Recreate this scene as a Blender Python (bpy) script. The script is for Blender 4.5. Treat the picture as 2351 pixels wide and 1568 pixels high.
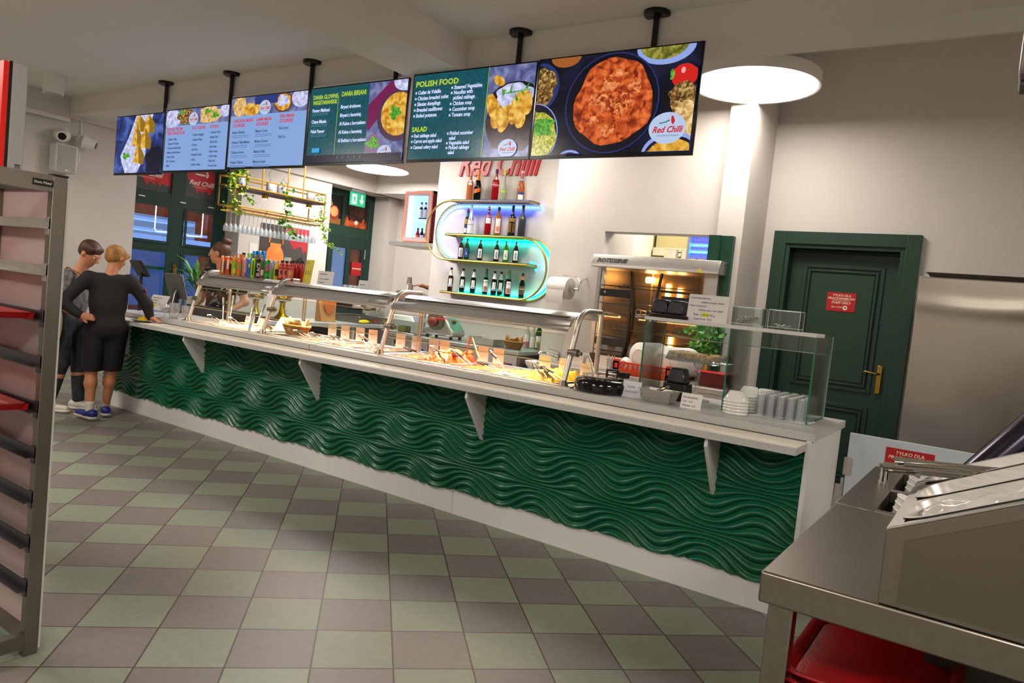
import bpy, math, random
import numpy as np
from mathutils import Vector, Matrix, noise as mnoise
random.seed(7)
PI = math.pi
sc = bpy.context.scene
COL = sc.collection
for o in list(bpy.data.objects): bpy.data.objects.remove(o, do_unlink=True)

# ---------------- camera ----------------
cam_d = bpy.data.cameras.new('camera'); cam = bpy.data.objects.new('camera', cam_d); COL.objects.link(cam)
cam_d.sensor_width = 36.0; cam_d.lens = 1678.09/2351*36.0; cam_d.clip_start = 0.02; cam_d.clip_end = 200
_R = [[0.8227924, 0.5592993, 0.1009804], [0.1166161, 0.0077552, -0.9931468], [-0.5562494, 0.8289296, -0.0588424]]
_right, _down, _fwd = [Vector(r) for r in _R]
cam.matrix_world = Matrix.Translation(Vector((0.7113, -3.721, 1.4253))) @ Matrix((( _right.x, -_down.x, -_fwd.x, 0), (_right.y, -_down.y, -_fwd.y, 0), (_right.z, -_down.z, -_fwd.z, 0), (0,0,0,1)))
sc.camera = cam
# ---------------- world: blue dusk sky outside the windows ----------------
W = bpy.data.worlds.new('world'); sc.world = W; W.use_nodes = True
_b = W.node_tree.nodes['Background']; _b.inputs[0].default_value = (0.20, 0.28, 0.50, 1); _b.inputs[1].default_value = 0.45
sc.view_settings.view_transform = 'Standard'; sc.view_settings.look = 'None'
sc.view_settings.exposure = 1.45; sc.view_settings.gamma = 1.0; sc.view_settings.use_curve_mapping = False
try:
    sc.cycles.max_bounces = 10; sc.cycles.diffuse_bounces = 4; sc.cycles.glossy_bounces = 4; sc.cycles.transmission_bounces = 8; sc.cycles.transparent_max_bounces = 24
    sc.cycles.sample_clamp_indirect = 4.0; sc.cycles.caustics_reflective = False; sc.cycles.caustics_refractive = False
    sc.cycles.use_denoising = True
except Exception: pass
# ---------------- helpers ----------------
def lin(c):
    if isinstance(c, str):
        c = c.lstrip('#'); c = [int(c[i:i+2], 16)/255 for i in (0, 2, 4)]
        c = [x/12.92 if x <= 0.04045 else ((x+0.055)/1.055)**2.4 for x in c]
    return (c[0], c[1], c[2], 1.0)
_mats = {}
def M(name, col='#cccccc', rough=0.5, metal=0.0, emis=None, es=0.0, trans=0.0, ior=1.45, noise=None, bump=None, coat=0.0, alpha=1.0, spec=None, sheen=0.0, stretch=None):
    """noise=(scale, second colour, amount); bump=(scale, strength); stretch=(sx,sy,sz) of the noise space"""
    if name in _mats: return _mats[name]
    m = bpy.data.materials.new(name); m.use_nodes = True; nt = m.node_tree; b = nt.nodes['Principled BSDF']
    I = b.inputs
    I['Base Color'].default_value = lin(col); I['Roughness'].default_value = rough; I['Metallic'].default_value = metal
    I['IOR'].default_value = ior; I['Transmission Weight'].default_value = trans; I['Coat Weight'].default_value = coat; I['Alpha'].default_value = alpha
    if spec is not None: I['Specular IOR Level'].default_value = spec
    if sheen: I['Sheen Weight'].default_value = sheen
    if emis: I['Emission Color'].default_value = lin(emis); I['Emission Strength'].default_value = es
    if noise or bump:
        tc = nt.nodes.new('ShaderNodeTexCoord'); mp = nt.nodes.new('ShaderNodeMapping'); nt.links.new(tc.outputs['Object'], mp.inputs[0])
        if stretch: mp.inputs['Scale'].default_value = stretch
    if noise:
        n = nt.nodes.new('ShaderNodeTexNoise'); n.inputs['Scale'].default_value = noise[0]; n.inputs['Detail'].default_value = 5; nt.links.new(mp.outputs[0], n.inputs['Vector'])
        r = nt.nodes.new('ShaderNodeMapRange'); r.inputs[1].default_value = 0.35; r.inputs[2].default_value = 0.65; nt.links.new(n.outputs['Fac'], r.inputs[0])
        mu = nt.nodes.new('ShaderNodeMath'); mu.operation = 'MULTIPLY'; mu.inputs[1].default_value = noise[2]; nt.links.new(r.outputs[0], mu.inputs[0])
        mx = nt.nodes.new('ShaderNodeMix'); mx.data_type = 'RGBA'; mx.inputs['A'].default_value = lin(col); mx.inputs['B'].default_value = lin(noise[1])
        nt.links.new(mu.outputs[0], mx.inputs['Factor']); nt.links.new(mx.outputs['Result'], I['Base Color'])
        if emis and es: nt.links.new(mx.outputs['Result'], I['Emission Color'])
    if bump:
        n = nt.nodes.new('ShaderNodeTexNoise'); n.inputs['Scale'].default_value = bump[0]; n.inputs['Detail'].default_value = 3; nt.links.new(mp.outputs[0], n.inputs['Vector'])
        bp = nt.nodes.new('ShaderNodeBump'); bp.inputs['Strength'].default_value = bump[1]; bp.inputs['Distance'].default_value = 0.01
        nt.links.new(n.outputs['Fac'], bp.inputs['Height']); nt.links.new(bp.outputs[0], I['Normal'])
    m.diffuse_color = lin(col); _mats[name] = m; return m

class B:
    """collects geometry for ONE mesh"""
    def __init__(s): s.v = []; s.f = []
    def add(s, vs, fs):
        k = len(s.v); s.v += [tuple(v) for v in vs]; s.f += [tuple(i+k for i in f) for f in fs]; return s
    def box(s, x0, x1, y0, y1, z0, z1):
        return s.add([(x0,y0,z0),(x1,y0,z0),(x1,y1,z0),(x0,y1,z0),(x0,y0,z1),(x1,y0,z1),(x1,y1,z1),(x0,y1,z1)],
                     [(0,3,2,1),(4,5,6,7),(0,1,5,4),(1,2,6,5),(2,3,7,6),(3,0,4,7)])
    def obox(s, c, ax, ay, az):
        """oriented box: centre and three half-axis vectors"""
        c = Vector(c); ax, ay, az = Vector(ax), Vector(ay), Vector(az); vs = []
        for k in (-1,1):
            for i, j in ((-1,-1),(1,-1),(1,1),(-1,1)): vs.append(c+ax*i+ay*j+az*k)
        return s.add(vs, [(0,3,2,1),(4,5,6,7),(0,1,5,4),(1,2,6,5),(2,3,7,6),(3,0,4,7)])
    def frust(s, x0,x1,y0,y1,z0, X0,X1,Y0,Y1,z1):
        return s.add([(x0,y0,z0),(x1,y0,z0),(x1,y1,z0),(x0,y1,z0),(X0,Y0,z1),(X1,Y0,z1),(X1,Y1,z1),(X0,Y1,z1)],
                     [(0,3,2,1),(4,5,6,7),(0,1,5,4),(1,2,6,5),(2,3,7,6),(3,0,4,7)])
    def tube(s, pts, r, n=10, closed=False, caps=True, flat=None):
        pts = [Vector(p) for p in pts]; N = len(pts); rs = r if isinstance(r, (list, tuple)) else [r]*N
        ts = []
        for i in range(N):
            a = pts[(i-1) % N] if (closed or i > 0) else pts[i]; b = pts[(i+1) % N] if (closed or i < N-1) else pts[i]
            ts.append((b-a).normalized())
        up = Vector((0,0,1)) if abs(ts[0].z) < 0.9 else Vector((0,1,0))
        u = ts[0].cross(up).normalized(); vs = []
        for i in range(N):
            u = (u - ts[i]*u.dot(ts[i])).normalized(); w = ts[i].cross(u)
            for k in range(n):
                a = 2*PI*k/n; vs.append(pts[i] + (u*math.cos(a) + w*math.sin(a)*(flat or 1))*rs[i])
        fs = []
        for i in range(N if closed else N-1):
            for k in range(n):
                a = i*n+k; b = i*n+(k+1) % n; c = ((i+1) % N)*n+(k+1) % n; d = ((i+1) % N)*n+k; fs.append((a, b, c, d))
        if caps and not closed: fs.append(tuple(range(n-1, -1, -1))); fs.append(tuple((N-1)*n+k for k in range(n)))
        return s.add(vs, fs)
    def cyl(s, p0, p1, r0, r1=None, n=16): return s.tube([p0, p1], [r0, r0 if r1 is None else r1], n)
    def lathe(s, prof, n=20, c=(0,0,0), cap0=True, cap1=True, sx=1, sy=1, ang=0):
        vs = []; fs = []
        for r, z in prof:
            for k in range(n):
                a = 2*PI*k/n+ang; vs.append((c[0]+r*math.cos(a)*sx, c[1]+r*math.sin(a)*sy, c[2]+z))
        for i in range(len(prof)-1):
            for k in range(n): fs.append((i*n+k, i*n+(k+1) % n, (i+1)*n+(k+1) % n, (i+1)*n+k))
        if cap0: fs.append(tuple(range(n-1, -1, -1)))
        if cap1: fs.append(tuple((len(prof)-1)*n+k for k in range(n)))
        return s.add(vs, fs)
    def prism(s, poly, org, u, v, w):
        """poly in (u,v) plane at org, extruded by vector w"""
        org, u, v, w = Vector(org), Vector(u), Vector(v), Vector(w); n = len(poly)
        a = [org+u*p[0]+v*p[1] for p in poly]
        fs = [tuple(range(n-1, -1, -1)), tuple(range(n, 2*n))] + [(i, (i+1) % n, n+(i+1) % n, n+i) for i in range(n)]
        if u.cross(v).dot(w) < 0: fs = [tuple(reversed(f)) for f in fs]
        return s.add(a+[p+w for p in a], fs)
    def grid(s, fn, nu, nv):
        vs = [fn(i/nu, j/nv) for j in range(nv+1) for i in range(nu+1)]
        return s.add(vs, [(j*(nu+1)+i, j*(nu+1)+i+1, (j+1)*(nu+1)+i+1, (j+1)*(nu+1)+i) for j in range(nv) for i in range(nu)])
    def ball(s, c, r, n=12, m=8, sx=1, sy=1, sz=1):
        vs = [(c[0], c[1], c[2]-r*sz)]; fs = []
        for i in range(1, m):
            t = -PI/2+PI*i/m
            for k in range(n):
                a = 2*PI*k/n; vs.append((c[0]+r*math.cos(t)*math.cos(a)*sx, c[1]+r*math.cos(t)*math.sin(a)*sy, c[2]+r*math.sin(t)*sz))
        vs.append((c[0], c[1], c[2]+r*sz)); L = len(vs)-1
        for k in range(n): fs.append((0, 1+(k+1) % n, 1+k)); fs.append((L, L-n+k, L-n+(k+1) % n))
        for i in range(m-2):
            for k in range(n): fs.append((1+i*n+k, 1+i*n+(k+1) % n, 1+(i+1)*n+(k+1) % n, 1+(i+1)*n+k))
        return s.add(vs, fs)
    def xf(s, m): s.v = [tuple(m @ Vector(v)) for v in s.v]; return s

def obj(name, b, mat, parent=None, smooth=None, bevel=0, sub=0, solid=0):
    me = bpy.data.meshes.new(name); me.from_pydata(b.v, [], b.f); me.update()
    if mat: me.materials.append(mat)
    if smooth is None: smooth = bevel > 0
    if smooth:
        me.polygons.foreach_set('use_smooth', [True]*len(me.polygons))
        try: me.set_sharp_from_angle(angle=math.radians(42))
        except Exception: pass
    o = bpy.data.objects.new(name, me); COL.objects.link(o)
    if parent: o.parent = parent
    if bevel:
        mod = o.modifiers.new('bevel', 'BEVEL'); mod.width = bevel; mod.segments = 2; mod.limit_method = 'ANGLE'; mod.harden_normals = False
    if solid:
        mod = o.modifiers.new('solid', 'SOLIDIFY'); mod.thickness = solid; mod.offset = 0
    if sub:
        mod = o.modifiers.new('sub', 'SUBSURF'); mod.levels = sub; mod.render_levels = sub
    return o
def thing(name, label, cat, loc=(0,0,0), rz=0, group=None):
    o = bpy.data.objects.new(name, None); COL.objects.link(o); o.location = loc; o.rotation_euler = (0, 0, rz); o.empty_display_size = 0.05
    return tag(o, label, cat, group)
def tag(o, label, cat, group=None):
    o['label'] = label; o['category'] = cat
    if group: o['group'] = group
    return o
def struct(name, b, m, **k):
    o = obj(name, b, m, **k); o['kind'] = 'structure'; return o
def dup(root, loc, rz=None, label=None, group=None, swap=None):
    r = root.copy(); COL.objects.link(r); r.location = loc
    if rz is not None: r.rotation_euler = (root.rotation_euler[0], root.rotation_euler[1], rz)
    if label: r['label'] = label
    if group: r['group'] = group
    def rec(a, b):
        for ch in list(a.children):
            if ch.name in COL.objects:
                c = ch.copy(); COL.objects.link(c); c.parent = b
                if swap and ch.name.split('.')[0] in swap: c.data = c.data.copy(); c.data.materials[0] = swap[ch.name.split('.')[0]]
                rec(ch, c)
    rec(root, r); return r
def text_b(s, size, org, right, up, depth=0.002, shear=0.0, align='LEFT', bold=0.0, space=1.0, line=1.0, sx=1.0):
    """lettering as extruded polygons standing in the plane (right, up)"""
    cu = bpy.data.curves.new('t', 'FONT'); cu.body = s; cu.size = size; cu.shear = shear; cu.align_x = align; cu.extrude = depth/2
    cu.offset = bold; cu.space_character = space; cu.space_line = line; cu.resolution_u = 2
    o = bpy.data.objects.new('t', cu); me = bpy.data.meshes.new_from_object(o)
    right, up = Vector(right).normalized(), Vector(up).normalized(); w = right.cross(up); org = Vector(org)
    b = B(); b.add([org + right*v.co.x*sx + up*v.co.y + w*(v.co.z+depth/2) for v in me.vertices], [tuple(p.vertices) for p in me.polygons])
    bpy.data.objects.remove(o); bpy.data.curves.remove(cu); bpy.data.meshes.remove(me)
    return b
def ellipse(a, b_, n=28, cx=0, cy=0, a0=0, a1=2*PI):
    return [(cx+a*math.cos(a0+(a1-a0)*i/n), cy+b_*math.sin(a0+(a1-a0)*i/n)) for i in range(n if abs(a1-a0-2*PI) < 1e-6 else n+1)]
# ---------------- lamps of the room ----------------
LAMP = 13.0
lamp_face = M('lamp_face', '#ffffff', emis='#fff5e8', es=LAMP)
white_plastic = M('white_plastic', '#e8e6e2', 0.4)
lamp_bright = M('lamp_face_bright', '#ffffff', emis='#fff8f0', es=17)
lamp_near = M('lamp_face_near', '#ffffff', emis='#fff5ea', es=8)
def disc_lamp(x, y, z, r, label, drop, m=None):
    t = thing('ceiling_lamp', label, 'lamp', (x, y, z), 0, 'round ceiling lamps')
    obj('rim', B().lathe([(r*0.965,0.004),(r,0),(r,0.09),(r*0.97,0.10),(0.05,0.10)], 56, cap0=False), white_plastic, t, smooth=True)
    obj('diffuser', B().lathe([(0.01,0.002),(r*0.965,0.004)], 56, cap1=False), m or lamp_face, t)
    for k in range(3):
        a = 2*PI*k/3+0.4; obj('wire', B().cyl((r*.8*math.cos(a),r*.8*math.sin(a),.095),(r*.8*math.cos(a),r*.8*math.sin(a),drop),0.0025,n=6), white_plastic, t)
    return t
disc_lamp(-1.12, 2.0, 3.24, 0.48, 'large round glowing ceiling lamp right of the last food screen', 0.60, lamp_near)
disc_lamp(-7.85, 4.72, 3.24, 0.5, 'round ceiling lamp peeking out under the teal menu screens', 0.60, lamp_bright)
disc_lamp(-3.35, 2.0, 3.24, 0.48, 'round ceiling lamp above the counter hidden behind the food screens', 0.60, lamp_near)
disc_lamp(-5.6, 2.0, 3.24, 0.48, 'round ceiling lamp above the counter behind the pale menu screens', 0.60, lamp_bright)
# lamps added out of view over the customers' floor to flatten the light
for x, y, s in ((-4.4,-2.6,1), (0.6,-4.6,1), (-7.2,-3.0,1), (3.0,0.9,1), (-2.2,-5.4,1), (2.6,-2.6,1)):
    t = disc_lamp(x, y, 3.12, 0.48, 'round ceiling lamp over the customer floor', 0.18)

# ---------------- the setting ----------------
wall_m = M('wall_paint', '#d0cac4', 0.85, noise=(6,'#c9c3bb',0.3), bump=(180,0.03))
ceil_m = M('ceiling_paint', '#e6e2dc', 0.9)
wave_white = M('white_laminate', '#d9d8d6', 0.35)
def tile_floor():
    m = bpy.data.materials.new('floor_tiles'); m.use_nodes = True; nt = m.node_tree; N = nt.nodes; L = nt.links; b = N['Principled BSDF']
    g = N.new('ShaderNodeNewGeometry'); mp = N.new('ShaderNodeMapping'); L.new(g.outputs['Position'], mp.inputs[0])
    mp.inputs['Rotation'].default_value = (0,0,math.radians(-44.676)); s = 1/0.302; mp.inputs['Scale'].default_value = (s,s,s); mp.inputs['Location'].default_value = (9.372,1.5565,0)
    sx = N.new('ShaderNodeSeparateXYZ')
    def ma(op, a, b_=None, c=None):
        n = N.new('ShaderNodeMath'); n.operation = op
        for i, q in enumerate((a, b_, c)):
            if q is None: continue
            if isinstance(q, (int, float)): n.inputs[i].default_value = q
            else: L.new(q, n.inputs[i])
        return n.outputs[0]
    # scaled position rotated: do the scale first, then the turn
    mp.inputs['Rotation'].default_value = (0,0,0); mp.inputs['Location'].default_value = (0,0,0)
    rt = N.new('ShaderNodeVectorRotate'); rt.rotation_type = 'Z_AXIS'; rt.inputs['Angle'].default_value = math.radians(-44.676); L.new(mp.outputs[0], rt.inputs['Vector'])
    ad = N.new('ShaderNodeVectorMath'); ad.operation = 'ADD'; ad.inputs[1].default_value = (9.372+40, 1.5565+40, 0); L.new(rt.outputs[0], ad.inputs[0]); L.new(ad.outputs[0], sx.inputs[0])
    fx, fy = ma('FLOOR', sx.outputs[0]), ma('FLOOR', sx.outputs[1])
    par = ma('MODULO', ma('ADD', fx, fy), 2.0)
    def edge(o): f = ma('FRACT', o); return ma('MINIMUM', f, ma('SUBTRACT', 1.0, f))
    d = ma('MINIMUM', edge(sx.outputs[0]), edge(sx.outputs[1])); grout = ma('LESS_THAN', d, 0.011)
    wn = N.new('ShaderNodeTexWhiteNoise'); wn.noise_dimensions = '2D'; cv = N.new('ShaderNodeCombineXYZ'); L.new(fx, cv.inputs[0]); L.new(fy, cv.inputs[1]); L.new(cv.outputs[0], wn.inputs['Vector'])
    nz = N.new('ShaderNodeTexNoise'); nz.inputs['Scale'].default_value = 9; nz.inputs['Detail'].default_value = 8; L.new(ad.outputs[0], nz.inputs['Vector'])
    fine = N.new('ShaderNodeTexNoise'); fine.inputs['Scale'].default_value = 260; L.new(g.outputs['Position'], fine.inputs['Vector'])
    mx = N.new('ShaderNodeMix'); mx.data_type = 'RGBA'; mx.inputs['A'].default_value = lin('#818776'); mx.inputs['B'].default_value = lin('#766f6b'); L.new(par, mx.inputs['Factor'])
    br = ma('ADD', ma('MULTIPLY', nz.outputs['Fac'], 0.30), ma('ADD', ma('MULTIPLY', wn.outputs['Value'], 0.10), ma('MULTIPLY', fine.outputs['Fac'], 0.30)))
    hs = N.new('ShaderNodeHueSaturation'); L.new(mx.outputs['Result'], hs.inputs['Color']); L.new(ma('ADD', br, 0.62), hs.inputs['Value'])
    m2 = N.new('ShaderNodeMix'); m2.data_type = 'RGBA'; L.new(grout, m2.inputs['Factor']); L.new(hs.outputs[0], m2.inputs['A']); m2.inputs['B'].default_value = lin('#4c3d36')
    L.new(m2.outputs['Result'], b.inputs['Base Color']); b.inputs['Roughness'].default_value = 0.42; b.inputs['Specular IOR Level'].default_value = 0.35
    bp = N.new('ShaderNodeBump'); bp.inputs['Strength'].default_value = 0.25; bp.inputs['Distance'].default_value = 0.002; L.new(ma('SUBTRACT', 1.0, grout), bp.inputs['Height']); L.new(bp.outputs[0], b.inputs['Normal'])
    return m
struct('floor', B().box(-9.4, 4.3, -7, 6.9, -0.1, 0), tile_floor())
struct('ceiling', B().box(-9.4, 4.3, -7, 0.6, 3.3, 3.42).box(-9.4, 4.3, 0.6, 6.9, 3.84, 3.95), ceil_m)
struct('trim_1', B().box(-9.0, 4.0, 0.6, 0.95, 3.09, 3.84), ceil_m)           # long beam behind the screens
struct('trim_2', B().box(-3.38, -2.84, -7, 0.6, 3.06, 3.3), ceil_m)           # cross beam over the customers' floor
struct('trim_3', B().box(-9.0, -5.3, 5.8, 6.5, 3.05, 3.84), ceil_m)
w = B().box(-9.4,-9.0,-7,1.5,0,3.05).box(-9.4,-9.0,3.1,4.83,0,3.05).box(-9.4,-9.0,6.2,6.9,0,3.05).box(-9.4,-8.93,-7,6.9,3.05,3.9)
struct('wall_left', w, wall_m)
struct('wall_far', B().box(-9.4,-5.2,6.5,6.9,0,3.84), wall_m)
struct('wall_front', B().box(-9.4,4.3,-7.2,-7,0,3.42), wall_m)
struct('wall_right', B().box(4.0,4.3,-7,6.9,0,3.9), wall_m)
# wall with the bottle shelf, the pillar beside it, the kitchen hatch, the white column and the door wall
struct('wall_back', B().box(-5.25,-3.0,3.2,3.5,0,3.84).box(-5.25,-4.95,3.5,6.5,0,3.84).box(-3.15,-2.56,2.55,3.2,0,3.84)
       .box(-2.56,-1.44,2.55,2.75,2.15,3.84).box(-1.44,-1.22,2.45,3.1,0,3.84), wall_m)
struct('wall_door', B().box(-1.44,-1.0,3.1,3.3,0,3.84).box(-0.06,4.0,3.1,3.3,0,3.84).box(-1.0,-0.06,3.1,3.3,2.17,3.84), wall_m)
struct('trim_4', B().box(-8.935,-8.92,-7,0.6,3.0,3.05), ceil_m)
# kitchen behind the hatch
ktile = M('kitchen_tiles', '#c9c2a4', 0.25, noise=(2,'#c2b994',0.4))
kw = B().box(-3.25,-0.4,5.6,5.7,0,3.2).box(-3.25,-3.15,3.2,5.7,0,3.2).box(-0.5,-0.4,3.3,5.7,0,3.2)
struct('wall_kitchen', kw, ktile)
gr = B()
for k in range(5): gr.box(-3.6,-0.5,5.592,5.602,1.3+k*.3,1.306+k*.3)
for k in range(8): gr.box(-3.6+k*.42,-3.594+k*.42,5.592,5.602,1.2,3.0)
struct('trim_5', gr, M('tile_joint','#8d8770',0.8))
struct('ceiling_kitchen', B().box(-3.15,-1.44,2.75,3.3,3.2,3.3).box(-3.25,-0.4,3.3,5.7,3.2,3.3), ceil_m)
struct('floor_kitchen', B().box(-3.6,-0.5,3.5,5.6,0,0.01), M('kitchen_floor','#77736c',0.5))
kl = bpy.data.lights.new('kitchen_light','AREA'); kl.energy = 55; kl.size = 1.2; kl.color = (1,.93,.78)
ko = bpy.data.objects.new('kitchen_light', kl); COL.objects.link(ko); ko.location = (-2.0,4.3,3.15)
green_frame = M('green_wood_paint', '#17432f', 0.4)
green_door_m = M('green_door_paint', '#1f3b2e', 0.42, bump=(60,0.04))
struct('trim_6', B().box(-1.47,-1.37,2.36,2.46,0,2.13).box(-1.37,-1.27,2.39,2.46,0,2.13), green_frame)
# ---------------- staff door ----------------
def frame_ring(b, x0,x1,z0,z1,y0,y1,w, bottom=False):
    b.box(x0,x0+w,y0,y1,z0,z1); b.box(x1-w,x1,y0,y1,z0,z1); b.box(x0+w,x1-w,y0,y1,z1-w,z1)
    if bottom: b.box(x0+w,x1-w,y0,y1,z0,z0+w)
    return b
dr = thing('door_1', 'dark green panelled staff door with wide frame and brass handle', 'door', (0,0,0)); dr['kind'] = 'structure'
fr = frame_ring(B(), -1.12,0.055,0,2.27,3.05,3.1,0.11); frame_ring(fr, -1.02,-0.045,0,2.17,3.07,3.28,0.045)
obj('door_frame', fr, green_door_m, dr, bevel=0.004)
leaf = B().box(-0.975,-0.09,3.20,3.24,0.01,2.10).box(-1.0,-0.06,3.25,3.29,0,2.17)  # second box: added backing that stops kitchen light leaking above the leaf
for (a,b_,c,d) in ((-0.86,-0.20,0.92,2.0),(-0.86,-0.20,0.12,0.80)):
    frame_ring(leaf,a,b_,c,d,3.185,3.2,0.03,True); frame_ring(leaf,a+.045,b_-.045,c+.045,d-.045,3.175,3.2,0.018,True)
    leaf.box(a+.075,b_-.075,3.19,3.2,c+.075,d-.075)
obj('door_leaf', leaf, green_door_m, dr, bevel=0.003)
brass = M('brass', '#b08a3c', 0.28, 1.0)
hd = B().box(-0.165,-0.125,3.178,3.186,0.93,1.17).tube([(-0.145,3.18,1.10),(-0.145,3.13,1.10),(-0.16,3.12,1.10),(-0.20,3.12,1.105),(-0.25,3.122,1.11),(-0.265,3.125,1.10)],[.010,.010,.010,.008,.009,.007],10)
obj('door_handle', hd, brass, dr, bevel=0.003)
red_sign = M('red_sign', '#b3161d', 0.45)
cream = M('cream_ink', '#f2e3c8', 0.5)
def staff_sign(parent, org, r, up, w, h):
    r, up = Vector(r).normalized(), Vector(up).normalized(); n = r.cross(up); org = Vector(org)
    s = obj('staff_sign', B().prism([(0,0),(w,0),(w,h),(0,h)], org, r, up, n*0.002), red_sign, parent)
    o2 = org+n*0.0025; b = B(); k = h/0.155
    for tx, z, sz in (('TYLKO DLA', .122, .026), ('PRACOWNIKÓW', .096, .026), ('STAFF ONLY', .062, .026)):
        t = text_b(tx, sz*k, o2+r*(w/2)+up*(z*k), r, up, 0.001, 0.15, 'CENTER', 0.0004*k); b.add(t.v, t.f)
    t = text_b('Red Chilli', 0.021*k, o2+r*(w*.36)+up*(.028*k), r, up, 0.001, 0.4, 'CENTER'); b.add(t.v, t.f)
    b.prism([(w*.2,h*.56),(w*.8,h*.56),(w*.8,h*.575),(w*.2,h*.575)], o2, r, up, n*0.001)
    b.prism(ellipse(.017*k,.019*k,18,w*.66,h*.20), o2, r, up, n*0.001)
    obj('lettering', b, cream, s)
    obj('emblem', B().prism([(w*.63,h*.2),(w*.66,h*.27),(w*.70,h*.24),(w*.665,h*.13)], o2+n*.001, r, up, n*0.001), green_frame, s)
    return s
staff_sign(dr, (-0.635,3.187,1.60), (1,0,0), (0,0,1), 0.235, 0.165)
# ---------------- long serving counter ----------------
steel = M('brushed_steel', '#c9c6c2', 0.36, 0.88, noise=(14,'#a9a49c',0.5), stretch=(1,12,12))
steel_dark = M('dull_steel', '#8d8880', 0.38, 1.0, noise=(5,'#7d776f',0.6))
chrome = M('chrome', '#d8d5d0', 0.12, 1.0)
granite = M('grey_speckled_stone', '#c2c1bf', 0.35, noise=(160,'#9d9c9a',0.6))
pale_strip = M('pale_rail_strip', '#e8e1d4', 0.4, noise=(30,'#d2cabc',0.4), stretch=(.3,6,1))
green_relief = M('glossy_green_relief', '#06553b', 0.30, spec=0.5)
black_m = M('black_plastic', '#141416', 0.35)
black_gloss = M('black_gloss', '#0c0c0e', 0.12)
ctr = thing('serving_counter', 'long serving counter with green wave relief front and grey stone top', 'counter', (0,0,0))
bd = B().box(-6.52,-0.03,0.02,0.06,0.0,0.885).box(-6.52,-0.03,0.7,0.74,0.0,0.885).box(-6.55,-6.50,0.02,0.74,0,0.885)
obj('body', bd, wave_white, ctr)
def relief(u, v):
    x = -6.54 + u*6.515; z = 0.155 + v*0.70
    th = 2*PI*(z-0.33)/0.52; cw = math.cos(2*PI*(x+0.45)/0.52); w1 = .5+.5*cw; w2 = 1-w1; r_ = 0.60
    K = lambda q: 2*math.atan2(r_*math.sin(q), 1-r_*math.cos(q)); Pk = lambda q: (1-r_*r_)/(1-2*r_*math.cos(q)+r_*r_)
    ph = 2*PI/0.038*(z + 0.52/(2*PI)*0.50*(w1*K(th)+w2*K(th+PI)))
    fr = .50+.50*(w1*Pk(th)+w2*Pk(th+PI))
    fr = max(0.35, fr); amp = 0.021/(0.6+0.75*fr)
    s = math.sqrt(math.sin(ph/2)**2+.03)-.173; h = amp*s*1.15 + 0.006*(1-abs(((x/0.62) % 1)-0.5)*0.0)
    if v < 0.06: z = 0.155 + v*0.70 + (1-v/0.06)*0.010*math.sin(2*PI*(x+.1)/0.52)
    return (x, 0.012 - 0.014 - h, z)
obj('wave_panel', B().grid(relief, 900, 420), green_relief, ctr, smooth=True)
obj('plinth', B().box(-6.55,-2.12,-0.004,0.02,0,0.165).box(-2.117,-0.02,-0.004,0.02,0,0.165), wave_white, ctr)
obj('end_panel', B().box(-0.022,0.0,-0.02,0.765,0,0.885), wave_white, ctr, bevel=0.001)
top = B().box(-6.55,0.012,0.0,0.10,0.885,0.925).box(-6.55,0.012,0.68,0.80,0.885,0.925).box(-1.42,0.012,0.10,0.68,0.885,0.925).box(-6.55,-5.45,0.10,0.68,0.885,0.925)
obj('worktop', top, granite, ctr)
obj('worktop_joint', B().box(-3.62,-3.617,-0.001,0.1,0.884,0.926), black_m, ctr)
obj('tray_ledge', B().box(-6.3,-0.016,-0.24,0.0,0.842,0.876), granite, ctr)
for i in range(3): obj('tray_rail', B().box(-6.3,-0.016,-0.225+i*.076,-0.165+i*.076,0.876,0.8815), pale_strip, ctr)
for x in (-0.44,-1.93,-3.45,-4.91,-6.1):
    obj('bracket', B().prism([(0.0,0.842),(-0.215,0.842),(-0.222,0.80),(-0.03,0.53),(0.0,0.51)], (x-.009,0.0,0), (0,1,0), (0,0,1), (0.018,0,0)), wave_white, ctr, bevel=0.002)
wl = B().box(-5.45,-1.42,0.10,0.12,0.80,0.93).box(-5.45,-1.42,0.66,0.68,0.80,0.93).box(-5.45,-5.43,0.12,0.66,0.80,0.93).box(-1.44,-1.42,0.12,0.66,0.80,0.93).box(-5.45,-1.42,0.10,0.68,0.79,0.80)
wl.box(-5.47,-1.40,0.095,0.14,0.925,0.932).box(-5.47,-1.40,0.64,0.685,0.925,0.932)
for x in (-5.45,-4.38,-3.03,-1.46): wl.box(x-.03,x+.04,.10,.68,.925,.932)
obj('warming_well', wl, steel, ctr)
hg = B().box(0.0,0.03,0.785,0.80,0.42,0.56).cyl((0.034,0.79,0.45),(0.034,0.79,0.60),0.008)
obj('hinge', hg, steel, ctr); 
gt = thing('swing_gate', 'pale blue white swing gate with red staff only sign at the counter end', 'gate', (0.045,0.80,0))
obj('gate_panel', B().box(0.0,0.62,-0.009,0.009,0.10,0.862), M('gate_laminate','#c3ccd6',0.3), gt, bevel=0.002)
obj('hinge', B().cyl((-0.006,-0.012,0.62),(-0.006,-0.012,0.72),0.008).box(0,0.03,-0.014,-0.009,0.62,0.72), steel, gt)
staff_sign(gt, (0.19,-0.0105,0.665), (1,0,0), (0,0,1), 0.235, 0.155)

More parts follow.
